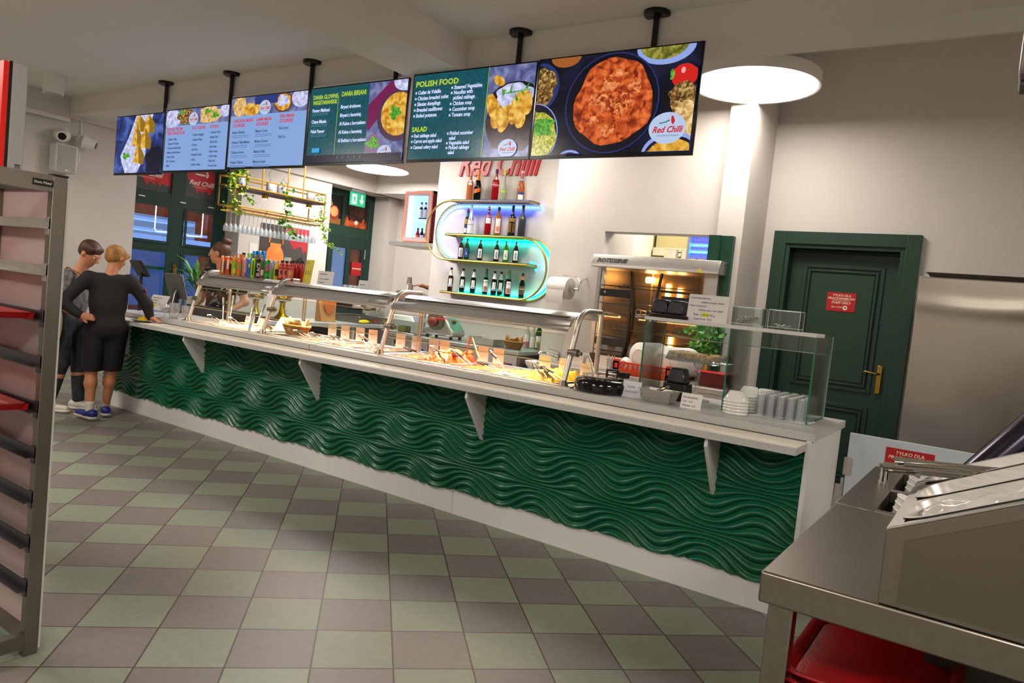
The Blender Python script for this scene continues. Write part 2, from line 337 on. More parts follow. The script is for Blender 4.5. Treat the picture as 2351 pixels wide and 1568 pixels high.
# ---------------- glass and steel food canopy on the counter ----------------
glass = M('clear_glass', '#f4fbf8', 0.02, trans=1.0, ior=1.02)
def thin_glass(name, tint, edge, refl=0.10, whitening=0.0):
    m = bpy.data.materials.new(name); m.use_nodes = True; nt = m.node_tree; N = nt.nodes; L = nt.links
    for n in list(N):
        if n.type != 'OUTPUT_MATERIAL': N.remove(n)
    out = [n for n in N if n.type == 'OUTPUT_MATERIAL'][0]
    t = N.new('ShaderNodeBsdfTransparent'); t.inputs[0].default_value = lin(tint); g = N.new('ShaderNodeBsdfGlossy'); g.inputs['Roughness'].default_value = 0.03
    lw = N.new('ShaderNodeLayerWeight'); lw.inputs[0].default_value = 0.15; mr = N.new('ShaderNodeMapRange'); mr.inputs[3].default_value = refl*.35; mr.inputs[4].default_value = 0.75; L.new(lw.outputs['Fresnel'], mr.inputs[0])
    mx = N.new('ShaderNodeMixShader'); L.new(mr.outputs[0], mx.inputs[0]); L.new(t.outputs[0], mx.inputs[1]); L.new(g.outputs[0], mx.inputs[2]); 
    if whitening:
        df = N.new('ShaderNodeBsdfDiffuse'); df.inputs[0].default_value = (.9,.93,.95,1); m2 = N.new('ShaderNodeMixShader'); m2.inputs[0].default_value = whitening; L.new(mx.outputs[0], m2.inputs[1]); L.new(df.outputs[0], m2.inputs[2]); L.new(m2.outputs[0], out.inputs[0]); return m  # diffuse white mixed in to imitate bright highlights on the glass
    L.new(mx.outputs[0], out.inputs[0]); return m
pane_m = thin_glass('pane_glass', '#f1f7f4', None)
edge_m = M('glass_edge_green', '#2f8d72', 0.15, trans=0.4)
tumbler_m = thin_glass('tumbler_glass', '#fafcfd', None, 0.35, 0.10)
heat_m = M('heat_lamp_glow', '#ffd9a0', emis='#ffc078', es=12)
cn = thing('food_canopy', 'curved stainless steel food canopy with tube posts over the hot dishes', 'food canopy', (0,0,0.932))
def hood_sec():
    p = [(0.175,0.325),(0.172,0.345),(0.20,0.385)]
    for i in range(9):
        a = PI*0.86-(PI*0.86-PI*0.5)*i/8; p.append((0.36+0.17*math.cos(a), 0.29+0.152*math.sin(a)))
    p += [(0.50,0.442),(0.545,0.435),(0.56,0.40)]
    return p
for (a, b_) in ((-5.40,-4.37),(-4.33,-3.04),(-2.98,-1.50)):
    hs = hood_sec()
    h = B(); h.grid(lambda u, v, a=a, b_=b_: (a+(b_-a)*u, *hs[int(round(v*(len(hs)-1)))]), 6, len(hs)-1)
    obj('hood', h, steel, cn, smooth=True, solid=0.003)
    obj('heat_lamp', B().cyl((a+.08,0.30,0.40),(b_-.08,0.30,0.40),0.011,n=10), heat_m, cn)
    al = bpy.data.lights.new('heat_light','AREA'); al.shape = 'RECTANGLE'; al.size = b_-a-.2; al.size_y = .05; al.energy = 6.5*(b_-a); al.color = (1,.76,.50); al.spread = math.radians(95)
    ao = bpy.data.objects.new('heat_light', al); COL.objects.link(ao); ao.parent = cn; ao.location = ((a+b_)/2, .32, .385)
    obj('lamp_reflector', B().box(a+.04,b_-.04,0.24,0.36,0.414,0.418), steel, cn)
    obj('glass_pane', B().obox(((a+b_)/2, 0.165,0.215), ((b_-a)/2-.02,0,0), (0,0.003,-.0009), (0,0.020,0.088)), pane_m, cn)
    obj('pane_edge', B().cyl((a+.02,0.145,0.127),(b_-.02,0.145,0.127),0.0028,n=6), M('lit_glass_edge','#e2c98a',0.3), cn)
    obj('pane_edge', B().cyl((a+.02,0.185,0.303),(b_-.02,0.185,0.303),0.0018,n=6), _mats['lit_glass_edge'], cn)
def fpost(x):
    p = [(x,0.13,0.0),(x,0.165,0.12),(x,0.20,0.24),(x,0.225,0.32)]
    for i in range(7):
        a = PI*0.93-(PI*0.43)*i/6; p.append((x,0.36+0.128*math.cos(a),0.335+0.125*math.sin(a)))
    p += [(x,0.45,0.46),(x,0.52,0.46)]
    return p
for x in (-5.42,-4.35,-3.01,-1.47):
    obj('front_post', B().tube(fpost(x), 0.017, 12), steel, cn, smooth=True)
    obj('post_foot', B().lathe([(0.034,-0.005),(0.03,0.006),(0.02,0.03)],16,(x,0.13,0)), steel_dark, cn, smooth=True)
    obj('back_post', B().cyl((x,0.54,-0.005),(x,0.54,0.45),0.016,n=12), steel, cn, smooth=True)
    obj('glass_clamp', B().cyl((x-.015,0.185,0.20),(x+.05,0.185,0.20),0.024,n=14).cyl((x+.05,0.185,.20),(x+.075,0.185,.20),0.012,n=10), steel_dark, cn, smooth=True)

# ---------------- glass display box at the near end ----------------
gb = thing('glass_display_box', 'clear glass display box with white shelf top at the counter end', 'display case', (0,0,0.926))
for x in (-1.05,-0.545,-0.098):
    obj('side_pane', B().box(x-.004,x+.004,0.30,0.72 if x > -1 else .62,0,0.455), pane_m, gb)
    obj('pane_edge', B().box(x-.004,x+.004,0.295,0.30,0,0.455), edge_m, gb)
    if x > -1: obj('pane_edge', B().box(x-.004,x+.004,0.30,0.72,0,0.004), edge_m, gb)
obj('back_pane', B().box(-1.05,-0.098,0.72,0.728,0.36,0.463), pane_m, gb)
obj('pane_edge', B().box(-1.05,-0.098,0.719,0.729,0.357,0.361), M('pale_edge','#cfe0da',0.2), gb)
obj('pane_edge', B().box(-0.102,-0.094,0.72,0.728,0,0.463), _mats['pale_edge'], gb)
obj('shelf_top', B().box(-1.06,-0.098,0.29,0.50,0.455,0.475), M('white_shelf','#d7d4d2',0.35), gb, bevel=0.001)
obj('glass_top', B().box(-1.06,-0.094,0.50,0.728,0.463,0.471), pane_m, gb)
# ---------------- six menu screens hanging from the ceiling ----------------
def EM(name, col, es=1.0, noise=None):
    es *= 0.42; return M(name, '#000000', 0.25, emis=col, es=es) if not noise else _em_noise(name, col, es, noise)
def _em_noise(name, col, es, nz):
    """picture on a lit screen: emission mottled between colours; nz = (scale, c2, c3, kind)"""
    if name in _mats: return _mats[name]
    m = bpy.data.materials.new(name); m.use_nodes = True; nt = m.node_tree; N = nt.nodes; L = nt.links; b = N['Principled BSDF']
    b.inputs['Base Color'].default_value = (0,0,0,1); b.inputs['Roughness'].default_value = 0.2
    tc = N.new('ShaderNodeTexCoord'); n = N.new('ShaderNodeTexNoise'); n.inputs['Scale'].default_value = nz[0]; n.inputs['Detail'].default_value = 6; n.inputs['Distortion'].default_value = 0.6
    L.new(tc.outputs['Object'], n.inputs['Vector']); cr = N.new('ShaderNodeValToRGB'); L.new(n.outputs['Fac'], cr.inputs[0])
    e = cr.color_ramp.elements; e[0].position = 0.36; e[0].color = lin(nz[1]); e[1].position = 0.66; e[1].color = lin(nz[2]); k = e.new(0.5); k.color = lin(col)
    L.new(cr.outputs[0], b.inputs['Emission Color']); b.inputs['Emission Strength'].default_value = es; _mats[name] = m; return m
tv_black = M('screen_frame_black', '#0d0d0f', 0.25)
TVY = 0.5
def disc_poly(cx, cz, rx, rz, W, H, n=30):
    """ellipse clipped to the screen rectangle"""
    return [(min(max(cx+rx*math.cos(2*PI*i/n), 0.0), W), min(max(cz+rz*math.sin(2*PI*i/n), 0.0), H)) for i in range(n)]
def blob(cx, cz, rx, rz, W, H, seed, amp=0.2, n=36):
    rr = random.Random(seed); ph = [rr.uniform(0, 6.28) for _ in range(4)]
    out = []
    for i in range(n):
        a = 2*PI*i/n; k = 1+amp*(math.sin(3*a+ph[0])*.4+math.sin(5*a+ph[1])*.35+math.sin(9*a+ph[2])*.25)
        out.append((min(max(cx+rx*k*math.cos(a), 0), W), min(max(cz+rz*k*math.sin(a), 0), H)))
    return out
def make_tv(x0, x1, z0, z1, label, polex, pole_top=3.3):
    t = thing('menu_screen', label, 'screen', ((x0+x1)/2, TVY, z0), 0, 'menu screens hanging over the counter')
    W = x1-x0-0.004; H = z1-z0; w2 = W/2
    obj('housing', B().box(-w2,w2,0.0,0.018,0,H).box(-w2*.7,w2*.7,0.018,0.055,H*.12,H*.8), tv_black, t, bevel=0.002)
    px = polex-(x0+x1)/2
    obj('ceiling_pole', B().cyl((px,0.075,H*.4),(px,0.075,pole_top-z0-.01),0.019,n=14).box(px-.12,px+.12,0.055,0.06,H*.25,H*.75).box(px-.03,px+.03,.06,.09,H*.4,H*.6), tv_black, t, smooth=True)
    obj('ceiling_plate', B().lathe([(0.075,-0.03),(0.085,-0.02),(0.085,0)],24,(px,0.075,pole_top-z0)), tv_black, t, smooth=True)
    bz = 0.011; sw, sh = W-2*bz, H-bz-0.022
    return t, -w2+bz, 0.022, sw, sh
class Scr:
    def __init__(s, t, ox, oz, W, H, bg):
        s.t, s.ox, s.oz, s.W, s.H, s.k = t, ox, oz, W, H, 0
        s.poly([(0,0),(W,0),(W,H),(0,H)], bg, 'screen')
    def poly(s, p, mat, name='picture'):
        s.k += 1; y = -0.0006*s.k
        s.last = obj(name, B().prism(p, (s.ox, y, s.oz), (1,0,0), (0,0,1), (0,-0.0006,0)), mat, s.t); return s.last
    def polys(s, ps, mat, name='picture'):
        s.k += 1; y = -0.0006*s.k; b = B()
        for p in ps: b.prism(p, (s.ox, y, s.oz), (1,0,0), (0,0,1), (0,-0.0006,0))
        return obj(name, b, mat, s.t)
    def rect(s, x, z, w, h, mat, name='picture'): return s.poly([(x,z),(x+w,z),(x+w,z+h),(x,z+h)], mat, name)
    def disc(s, cx, cz, rx, rz, mat, name='picture'): return s.poly(disc_poly(cx,cz,rx,rz,s.W,s.H), mat, name)
    def blob(s, cx, cz, rx, rz, mat, seed=1, amp=.2, name='picture'): return s.poly(blob(cx,cz,rx,rz,s.W,s.H,seed,amp), mat, name)
    def text(s, items, mat, name='menu_text', bold=0.0, shear=0.0, sx=1.0):
        """items: (text, x, z, size)"""
        s.k += 1; y = -0.0006*s.k
        for tx, x, z, sz in items:
            o = obj(name, text_b(tx, sz, (s.ox+x, y, s.oz+z), (1,0,0), (0,0,1), 0.0006, shear, 'LEFT', bold, sx=sx), mat, s.t)
        return o
    def logo(s, cx, cz, r):
        s.disc(cx, cz, r, r*.80, EM('logo_white','#b9cbe8',.85), 'logo')
        s.text([('Red Chilli', cx-r*.80, cz-r*.22, r*.44)], EM('logo_red','#d0202c',.8), 'logo_lettering', r*.012, 0.35, 0.92)
        s.text([('KITCHEN RESTAURANT', cx-r*.5, cz-r*.42, r*.11)], EM('logo_grey','#4a6a80',.7), 'logo_lettering')
        s.poly([(cx-r*.45,cz+r*.22),(cx-r*.1,cz+r*.27),(cx+r*.12,cz+r*.36),(cx+r*.1,cz+r*.43),(cx-r*.12,cz+r*.32),(cx-r*.45,cz+r*.27)], EM('logo_teal','#1c7a72',.7), 'emblem')
        s.poly([(cx+r*.32,cz+r*.15),(cx+r*.40,cz+r*.35),(cx+r*.30,cz+r*.58),(cx+r*.2,cz+r*.62),(cx+r*.18,cz+r*.42),(cx+r*.22,cz+r*.25)], EM('logo_red','#d0202c',.8), 'emblem')
navy = EM('pic_navy','#10142c',.5,(5,'#0a0c1a','#20264a'))
blue_white = EM('pic_rim','#8fa2e0',.9); lemon = EM('menu_lime','#b7d334',.9); menu_white = EM('menu_white','#cfd8ff',1.0); teal = EM('menu_teal','#0f5561',.75,(40,'#0c4a56','#11606a'))
curry = EM('pic_curry','#b84a1c',.95,(22,'#6e1f10','#e2743a')); rice = EM('pic_rice','#b9b43c',.9,(60,'#7d8a24','#e6dc7a')); meat = EM('pic_meat','#7d5a2a',.9,(45,'#3a2410','#d2b06a'))
potato = EM('pic_potato','#d29a2e',.95,(18,'#a86a14','#ecc866')); paleb = EM('menu_pale_blue','#7f9fd2',.95); red_t = EM('menu_red','#c93a4a',.9); dark_t = EM('menu_ink','#2d4468',.8); bowl_m = EM('pic_bowl','#3c2530',.6,(30,'#2a1720','#5a3a48'))
green_l = EM('pic_leaf','#4a9a2a',.9,(50,'#2c7a1e','#8cc84a')); greyb = EM('pic_grey','#6a70a0',.8,(12,'#4c5288','#8c92c0')); whitef = EM('pic_white','#c0c4e6',.9,(25,'#9aa0cc','#dfe2ff'))
shade = EM('pic_shadow','#161636',.5); tomato = EM('pic_tomato','#c8201c',.95); cream_p = EM('pic_cream','#d8b070',.9,(30,'#b08440','#f0d8a0')); magenta = EM('pic_magenta','#7a1a52',.8)
# far screen: samosas on a cloth
t, ox, oz, W, H = make_tv(-7.63,-6.68,2.33,2.97,'small far left screen showing golden samosas on white cloth', -6.82)
s = Scr(t, ox, oz, W, H, EM('pic_blue','#2a3f86',.75,(6,'#14204e','#5a78c8')))
s.poly([(W*.24,0),(W*.50,0),(W*.66,H*.30),(W*.70,H*.75),(W*.78,H),(W*.42,H),(W*.28,H*.62),(W*.12,H*.30)], whitef)
for i, (cx, cz) in enumerate(((.50,.88),(.70,.85),(.46,.62),(.64,.58),(.52,.32))):
    s.poly([(W*(cx-.10),H*(cz-.14)),(W*(cx+.12),H*(cz-.18)),(W*(cx+.13),H*(cz-.02)),(W*cx,min(H,H*(cz+.20))),(W*(cx-.06),H*(cz+.10))], potato)
    s.poly([(W*(cx+.02),H*(cz-.16)),(W*(cx+.12),H*(cz-.18)),(W*(cx+.13),H*(cz-.02)),(W*cx,min(H,H*(cz+.20)))], EM('pic_samosa_side','#94701c',.8))
s.disc(W*.27,H*.22,W*.11,H*.11,whitef); s.blob(W*.26,H*.30,W*.08,H*.05,green_l,3,.5)
s.blob(W*.9,H*.15,W*.22,H*.28,shade,4,.2)
# pale menus
def pale_menu(x0,x1,z0,z1,label,polex,kind):
    t, ox, oz, W, H = make_tv(x0,x1,z0,z1,label,polex)
    s = Scr(t, ox, oz, W, H, paleb)
    s.rect(0,H*.74,W,H*.26,greyb)
    if kind == 1:
        s.blob(W*.10,H*.86,W*.14,H*.15,whitef,5,.1); s.blob(W*.32,H*.88,W*.12,H*.13,meat,6,.3); s.blob(W*.72,H*.88,W*.17,H*.14,cream_p,7,.2); s.blob(W*.68,H*.93,W*.05,H*.04,green_l,8,.6); s.blob(W*.80,H*.86,W*.05,H*.05,green_l,9,.6)
        s.blob(W*.26,H*.95,W*.04,H*.03,green_l,9,.6); s.disc(W*.95,H*.92,W*.08,H*.10,whitef)
        s.logo(W*.46,H*.83,W*.075)
        s.text([('DISHES FROM',W*.04,H*.655,.044),('THE TANDOOR',W*.04,H*.59,.044),('HOT DISHES',W*.46,H*.655,.040),('EXTRAS',W*.74,H*.655,.040)], red_t, bold=.0012)
        L = [('- '+q, W*.05, H*(.50-.073*i), .030) for i, q in enumerate(('Chicken Tikka','Tandoori Chicken','Chicken Seekh Kebab','Mutton Seekh Kebab','Paneer tikka','Fish Tandoori','Malai'))]
        L += [('- '+q, W*.46, H*(.55-.08*i), .030) for i, q in enumerate(('Chicken Nuggets','Chicken Wings','Samosa','Fish Fries','Breaded cheese','Onion','Golden cutlets'))]
        L += [('- '+q, W*.74, H*(.57-.075*i), .030) for i, q in enumerate(('Tandoori Roti','Butter Roti','Garlic Nan','Plain Naan','Butter Naan','Garlic Naan','Plain Rice','French Fries'))]
    else:
        s.blob(W*.12,H*.88,W*.09,H*.16,cream_p,5,.1); s.blob(W*.28,H*.82,W*.12,H*.09,potato,6,.12); s.disc(W*.70,H*.88,W*.12,H*.14,EM('pic_bowlrim','#6a4038',.8)); s.blob(W*.70,H*.88,W*.10,H*.115,potato,6,.1); s.blob(W*.70,H*.90,W*.07,H*.08,whitef,16,.3)
        s.disc(W*.92,H*.92,W*.11,H*.13,whitef); s.rect(W*.33,H*.88,W*.3,H*.12,EM('pic_panel','#2c3c84',.7)); s.logo(W*.47,H*.83,W*.075)
        s.text([('CHICKEN MAIN',W*.05,H*.64,.042),('COURSES',W*.05,H*.575,.042),('LAMB MAIN',W*.37,H*.64,.042),('COURSES',W*.37,H*.575,.042),('FISH MAIN',W*.68,H*.66,.042),('COURSES',W*.68,H*.595,.042)], red_t, bold=.0012)
        L = [(q, W*.05, H*(.48-.145*i), .034) for i, q in enumerate(('Butter Chicken','Chicken Tikka Masala','Chicken Korma','Punjabi Chicken'))]
        L += [(q, W*.37, H*(.48-.145*i), .034) for i, q in enumerate(('Mutton Curry','Mutton Korma','Mutton Palak','Mutton Karahi'))] + [(q, W*.68, H*(.50-.12*i), .034) for i, q in enumerate(('Fish Curry','Fish Fry'))]
        s.polys([[(x,z),(x+w,z),(x+w,z+.005),(x,z+.005)] for i in range(4) for x, w in ((W*.05,.24),(W*.37,.24)) for z in (H*(.445-.145*i),H*(.42-.145*i))], EM('menu_grey','#5a78a8',.8), 'menu_text')
    s.text(L, dark_t, bold=.0006, sx=.9)
pale_menu(-6.66,-5.58,2.345,2.985,'pale blue screen listing tandoor dishes with grilled food pictures', -5.7,1)
pale_menu(-5.57,-4.47,2.365,3.035,'pale blue screen listing chicken, lamb and fish main courses', -4.55,2)
# teal menu with biryani list
t, ox, oz, W, H = make_tv(-4.455,-3.31,2.38,3.04,'dark teal screen listing vegetarian and biryani dishes beside a curry bowl', -3.54)
s = Scr(t, ox, oz, W, H, teal)
s.rect(W*.63,0,W*.37,H,greyb); s.poly([(W*.63,H*.42),(W*.66,H*.40),(W*.95,H*.94),(W*.84,H),(W*.63,H*.72)], magenta)
s.disc(W*.93,H*.56,W*.20,H*.32,EM('pic_bowlside','#503450',.8)); s.disc(W*.93,H*.58,W*.165,H*.27,potato); s.blob(W*.90,H*.60,W*.05,H*.08,green_l,3,.5); s.disc(W*.98,H*.98,W*.11,H*.12,whitef)
s.disc(W*.71,H*.20,W*.08,H*.15,EM('pic_gl','#8a6a90',.8)); s.blob(W*.71,H*.23,W*.06,H*.07,green_l,5,.5); s.logo(W*.83,H*.10,W*.07)
s.rect(W*.315,H*.10,W*.003,H*.78,lemon); s.rect(0,0,W,H*.10,shade)
s.text([('DANIA GLOWNE',W*.04,H*.85,.050),('WEGETARIANSKIE',W*.04,H*.78,.046),('DANIA BIRIANI',W*.35,H*.86,.054)], lemon, bold=.0012, sx=.78)
s.text([('Paneer Makhani',W*.04,H*.68,.040),('Chana Masala',W*.04,H*.53,.040),('Palak Paneer',W*.04,H*.40,.040)]+[(q,W*.35,H*(.70-.11*i),.040) for i, q in enumerate(('Biryani drobiowe','Biryani z baranin\u0105','Al Kabsa z kurczakiem','Al Kabsa z baranin\u0105','Al Bukhari z kurczakiem'))], menu_white, bold=.0008, sx=.84)
s.polys([[(W*.04,z),(W*.22,z),(W*.22,z+.004),(W*.04,z+.004)] for z in (H*.655,H*.635,H*.505,H*.485,H*.37,H*.35)], EM('menu_dim','#5a8a9a',.8), 'menu_text')
s.rect(W*.07,H*.135,W*.085,H*.06,EM('menu_button','#2aa0d8',.9),'button')
s.polys([ellipse(.008,.008,10,W*(.36+.06*i),H*.06) for i in range(5)]+[ellipse(.007,.007,10,W*.12,H*.09)], EM('menu_icon','#6a78a8',.7), 'icons')
# polish food menu
t, ox, oz, W, H = make_tv(-3.275,-2.135,2.385,3.055,'teal screen titled POLISH FOOD beside a bowl of potatoes', -2.36)
s = Scr(t, ox, oz, W, H, teal)
s.rect(W*.645,0,W*.355,H,greyb); s.disc(W*.86,H*.38,W*.21,H*.33,bowl_m); s.poly([(W*.66,H*.30),(W*.72,H*.10),(W*.95,H*.06),(W,H*.12),(W,H*.4),(W*.66,H*.4)],bowl_m)
s.disc(W*.86,H*.60,W*.20,H*.22,EM('pic_bowl_in','#24141c',.6))
s.blob(W*.86,H*.66,W*.15,H*.14,whitef,4,.15)
for i, (cx, cz, rx, rz, an) in enumerate(((.73,.84,.05,.05,.5),(.70,.55,.05,.17,-.6),(.74,.44,.05,.13,.2),(.80,.42,.045,.16,.3),(.88,.52,.045,.18,.2),(.95,.58,.05,.14,-.2),(.92,.40,.04,.10,.1),(.68,.62,.035,.08,0))):
    c_, s_ = math.cos(an), math.sin(an); s.poly([(min(W,max(W*.648,W*cx+W*rx*math.cos(a)*c_+H*rz*math.sin(a)*s_)), H*cz-W*rx*math.cos(a)*s_+H*rz*math.sin(a)*c_) for a in [2*PI*k/16 for k in range(16)]], potato)
s.polys([[(W*.76,H*.74),(W*.80,H*.73),(W*.77,H*.66)],[(W*.79,H*.70),(W*.98,H*.72),(W*.98,H*.71),(W*.79,H*.685)],[(W*.86,H*.70),(W*.90,H*.60),(W*.875,H*.60)],[(W*.93,H*.72),(W*.97,H*.80),(W*.955,H*.72)],[(W*.82,H*.70),(W*.84,H*.82),(W*.835,H*.70)],[(W*.90,H*.71),(W*.94,H*.64),(W*.92,H*.71)]], green_l)
s.rect(W*.643,0,W*.003,H,lemon); s.logo(W*.845,H*.09,W*.072)
s.text([('POLISH FOOD',W*.03,H*.855,.058)], lemon, bold=.0016, sx=1.12); s.text([('SALAD',W*.03,H*.325,.050)], lemon, bold=.0016)
s.text([('\u2248 '+q,W*.03,H*(.765-.068*i),.040) for i, q in enumerate(('Cutlet de Volaille','Chicken breaded cutlet','Silesian dumplings','Breaded cauliflower','Boiled potatoes'))]
     + [('\u2248 Steamed Vegetables',W*.345,H*.79,.040),('\u2248 Noodles with',W*.345,H*.73,.040),('   pickled cabbage',W*.345,H*.67,.040),('\u2248 Chicken soup',W*.345,H*.605,.040),('\u2248 Cucomber soup',W*.345,H*.54,.040),('\u2248 Tomato soup',W*.345,H*.475,.040)]
     + [('\u2248 Red cabbage salad',W*.03,H*.255,.038),('\u2248 Carrot and apple salad',W*.03,H*.19,.038),('\u2248 Canned celery salad',W*.03,H*.12,.038)]
     + [('\u2248 Pickled cucumber',W*.345,H*.265,.038),('   salad',W*.345,H*.21,.038),('\u2248 Vegetable salad',W*.345,H*.155,.038),('\u2248 Pickled cabbage',W*.345,H*.10,.038),('   salad',W*.345,H*.045,.038)], menu_white, bold=.0009, sx=.80)
# big curry picture
t, ox, oz, W, H = make_tv(-2.13,-0.965,2.385,3.06,'nearest screen filled with a pan of red chicken curry', -1.33)
s = Scr(t, ox, oz, W, H, navy)
s.disc(0.02,H*.72,W*.13,H*.25,EM('pic_pan_rim','#2c3a78',.7)); s.disc(0.0,H*.72,W*.115,H*.22,shade); s.blob(0.03,H*.72,W*.10,H*.20,meat,2,.15)
s.disc(0.0,H*.22,W*.17,H*.33,blue_white); s.disc(0.0,H*.22,W*.163,H*.32,shade); s.blob(0.03,H*.2,W*.13,H*.27,rice,3,.12); s.blob(W*.05,H*.30,W*.09,H*.09,green_l,6,.4)
s.disc(W*.18,H*1.0,W*.10,H*.10,EM('pic_orange','#a8602a',.8)); s.disc(W*.80,H*1.0,W*.17,H*.17,blue_white); s.disc(W*.79,H*1.02,W*.14,H*.14,EM('pic_green_curry','#7a7a2a',.8,(30,'#4a5018','#b0a850')))
s.disc(W*.50,H*.50,W*.295,H*.50,EM('pic_pan_edge','#27336e',.7)); s.disc(W*.50,H*.50,W*.285,H*.485,EM('pic_pan','#121226',.5)); s.blob(W*.51,H*.51,W*.245,H*.43,curry,11,.08)
for i in range(26):
    rr = random.Random(i+50); a = rr.uniform(0,2*PI); q = rr.uniform(0,.78); s.blob(W*.51+W*.22*q*math.cos(a),H*.51+H*.38*q*math.sin(a),W*rr.uniform(.025,.05),H*rr.uniform(.035,.065),EM('pic_chunk%d'%(i % 3),('#c05a24','#a43c16','#d0703a')[i % 3],.95,(35,'#7a2410','#ee9a62')),i,.35)
s.disc(W*.965,H*.68,W*.10,H*.14,shade); s.blob(W*.93,H*.70,W*.075,H*.11,tomato,4,.05); s.blob(W*.86,H*.72,W*.012,H*.05,green_l,4,.3); s.disc(W*.92,H*.75,W*.012,H*.03,EM('pic_glint','#e8a0a0',.9))
s.blob(W*.95,H*.50,W*.10,H*.14,meat,8,.2); s.blob(W*.96,H*.34,W*.07,H*.12,cream_p,9,.2); s.blob(W*.98,H*.20,W*.05,H*.10,cream_p,19,.2)
s.disc(W*.90,-H*.02,W*.17,H*.20,blue_white); s.disc(W*.90,-H*.04,W*.155,H*.18,navy); s.disc(W*.90,-H*.06,W*.14,H*.175,EM('pic_yellow','#d8a030',.9,(20,'#b87818','#f0c860')))
s.disc(W*.28,-H*.06,W*.08,H*.10,blue_white); s.disc(W*.28,-H*.07,W*.072,H*.085,navy)
s.logo(W*.865,H*.215,W*.105)
# ---------------- windows and street door in the end wall ----------------
EX, EZ, EY = Vector((1,0,0)), Vector((0,0,1)), Vector((0,1,0))
green_win = M('green_window_paint', '#16382c', 0.35)
win_glass = thin_glass('window_glass', '#dfe8ee', None, 0.12)
def winframe(x, ys, zs, d=0.05):
    b = B()
    for (y0,y1,z0,z1) in ys: b.box(x-d/2, x+d/2, y0, y1, z0, z1)
    for (y0,y1,z0,z1) in zs: b.box(x-d/2+.003, x+d/2-.003, y0, y1, z0, z1)
    return b
w1 = thing('window_1','tall green framed double window with red poster panes above','window'); w1['kind'] = 'structure'
obj('window_frame', winframe(-9.37, [(1.5,1.60,0,3.05),(2.20,2.42,0,3.05),(2.90,3.1,0,3.05)], [(1.6,2.9,2.24,2.41),(1.6,2.9,1.60,1.70),(1.6,2.9,0,0.55),(1.6,2.9,2.95,3.05)]), green_win, w1, bevel=0.004)
fr = B()
for (a, b_) in ((1.60,2.20),(2.42,2.90)):
    for (z0,z1) in ((0.55,1.60),(1.70,2.24)): 
        fr.box(-9.335,-9.32,a,a+.035,z0,z1).box(-9.335,-9.32,b_-.035,b_,z0,z1).box(-9.335,-9.322,a+.036,b_-.036,z0,z0+.03).box(-9.335,-9.322,a+.036,b_-.036,z1-.03,z1)
obj('window_bead', fr, green_win, w1)
obj('window_pane', B().box(-9.385,-9.379,1.6,2.9,0.55,2.3), win_glass, w1)
obj('window_handle', B().box(-9.345,-9.33,2.295,2.325,1.27,1.42).tube([(-9.32,2.31,1.38),(-9.29,2.31,1.38),(-9.285,2.31,1.27)],.009,8), brass, w1, smooth=True)
for y in (1.72, 2.33, 2.78): obj('reed_cap', B().box(-9.345,-9.33,y,y+.09,2.31,2.325), white_plastic, w1)
dark_pane = M('poster_charcoal', '#3f4340', 0.4); poster_red = M('poster_red', '#c2222c', 0.45); cream_w = M('poster_cream', '#f3e9da', 0.5)
for (y0,y1) in ((1.62,2.19),(2.43,2.89)):
    p = obj('transom_poster', B().box(-9.385,-9.375,y0,y1,2.41,2.95), dark_pane, w1)
    W_ = y1-y0; pts = [(0,.45),(0,.26),(.03*1,.22),(.16,.17),(.22,.06),(.26,.13),(.33,.09),(.36,.14),(.42,.08),(.44,.12),(W_,.10),(W_,.45)] if y0 < 2 else [(0.01,.45),(0,.30),(.05,.23),(.12,.19),(.18,.07),(.20,.13),(.27,.10),(.31,.13),(.38,.09),(.42,.14),(.45,.30),(.42,.45)]
    obj('red_splash', B().prism(pts, (-9.374,y0,2.41), EY, EZ, EX*.001), poster_red, p)
    b = text_b('Red Chilli', 0.10, (-9.372,y0+.04,2.41+.20), EY, EZ+EY*-.0, 0.001, 0.35, 'LEFT', .0015); t2 = text_b('KITCHEN RESTAURANT', 0.022, (-9.372,y0+.10,2.41+.165), EY, EZ, 0.001); b.add(t2.v,t2.f)
    obj('lettering', b, cream_w, p)
    obj('emblem', B().prism([(.10,.35),(.24,.345),(.28,.36),(.24,.375),(.10,.365)],(-9.373,y0+.03,2.41),EY,EZ,EX*.001).prism([(.27,.33),(.30,.33),(.32,.37),(.29,.43),(.27,.43),(.28,.37)],(-9.373,y0+.03,2.41),EY,EZ,EX*.001), cream_w, p)
d2 = thing('door_2','green street door with two arched glass leaves under food poster transoms','door'); d2['kind'] = 'structure'
obj('door_frame', winframe(-9.37, [(4.83,4.93,0,3.05),(6.08,6.2,0,3.05),(5.43,5.50,2.30,3.05)], [(4.9,6.1,2.22,2.42),(4.9,6.1,2.93,3.05)]), green_win, d2, bevel=0.004)
b = winframe(-9.36, [(4.93,5.0,0,2.22),(5.16,5.27,0,2.22),(5.60,5.70,0,2.22),(5.98,6.08,0,2.22)], [(4.93,6.08,0,1.0),(4.93,6.08,2.02,2.22),(4.93,6.08,1.0,1.08)], 0.04)
obj('door_leaf', b, M('green_dark_leaf','#12302a',0.4), d2, bevel=0.003)
obj('door_pane', B().box(-9.385,-9.379,4.93,6.08,1.0,2.1), win_glass, d2)
obj('door_hinge', B().cyl((-9.32,6.03,1.86),(-9.32,6.03,2.04),0.012), steel, d2)
sg = obj('closed_sign', B().box(-9.335,-9.33,5.74,5.98,1.55,1.79), red_sign, d2)
obj('lettering', text_b('ZAMKNIĘTE', 0.040, (-9.328,5.755,1.66), EY, EZ, 0.001, bold=.0008), cream, sg)
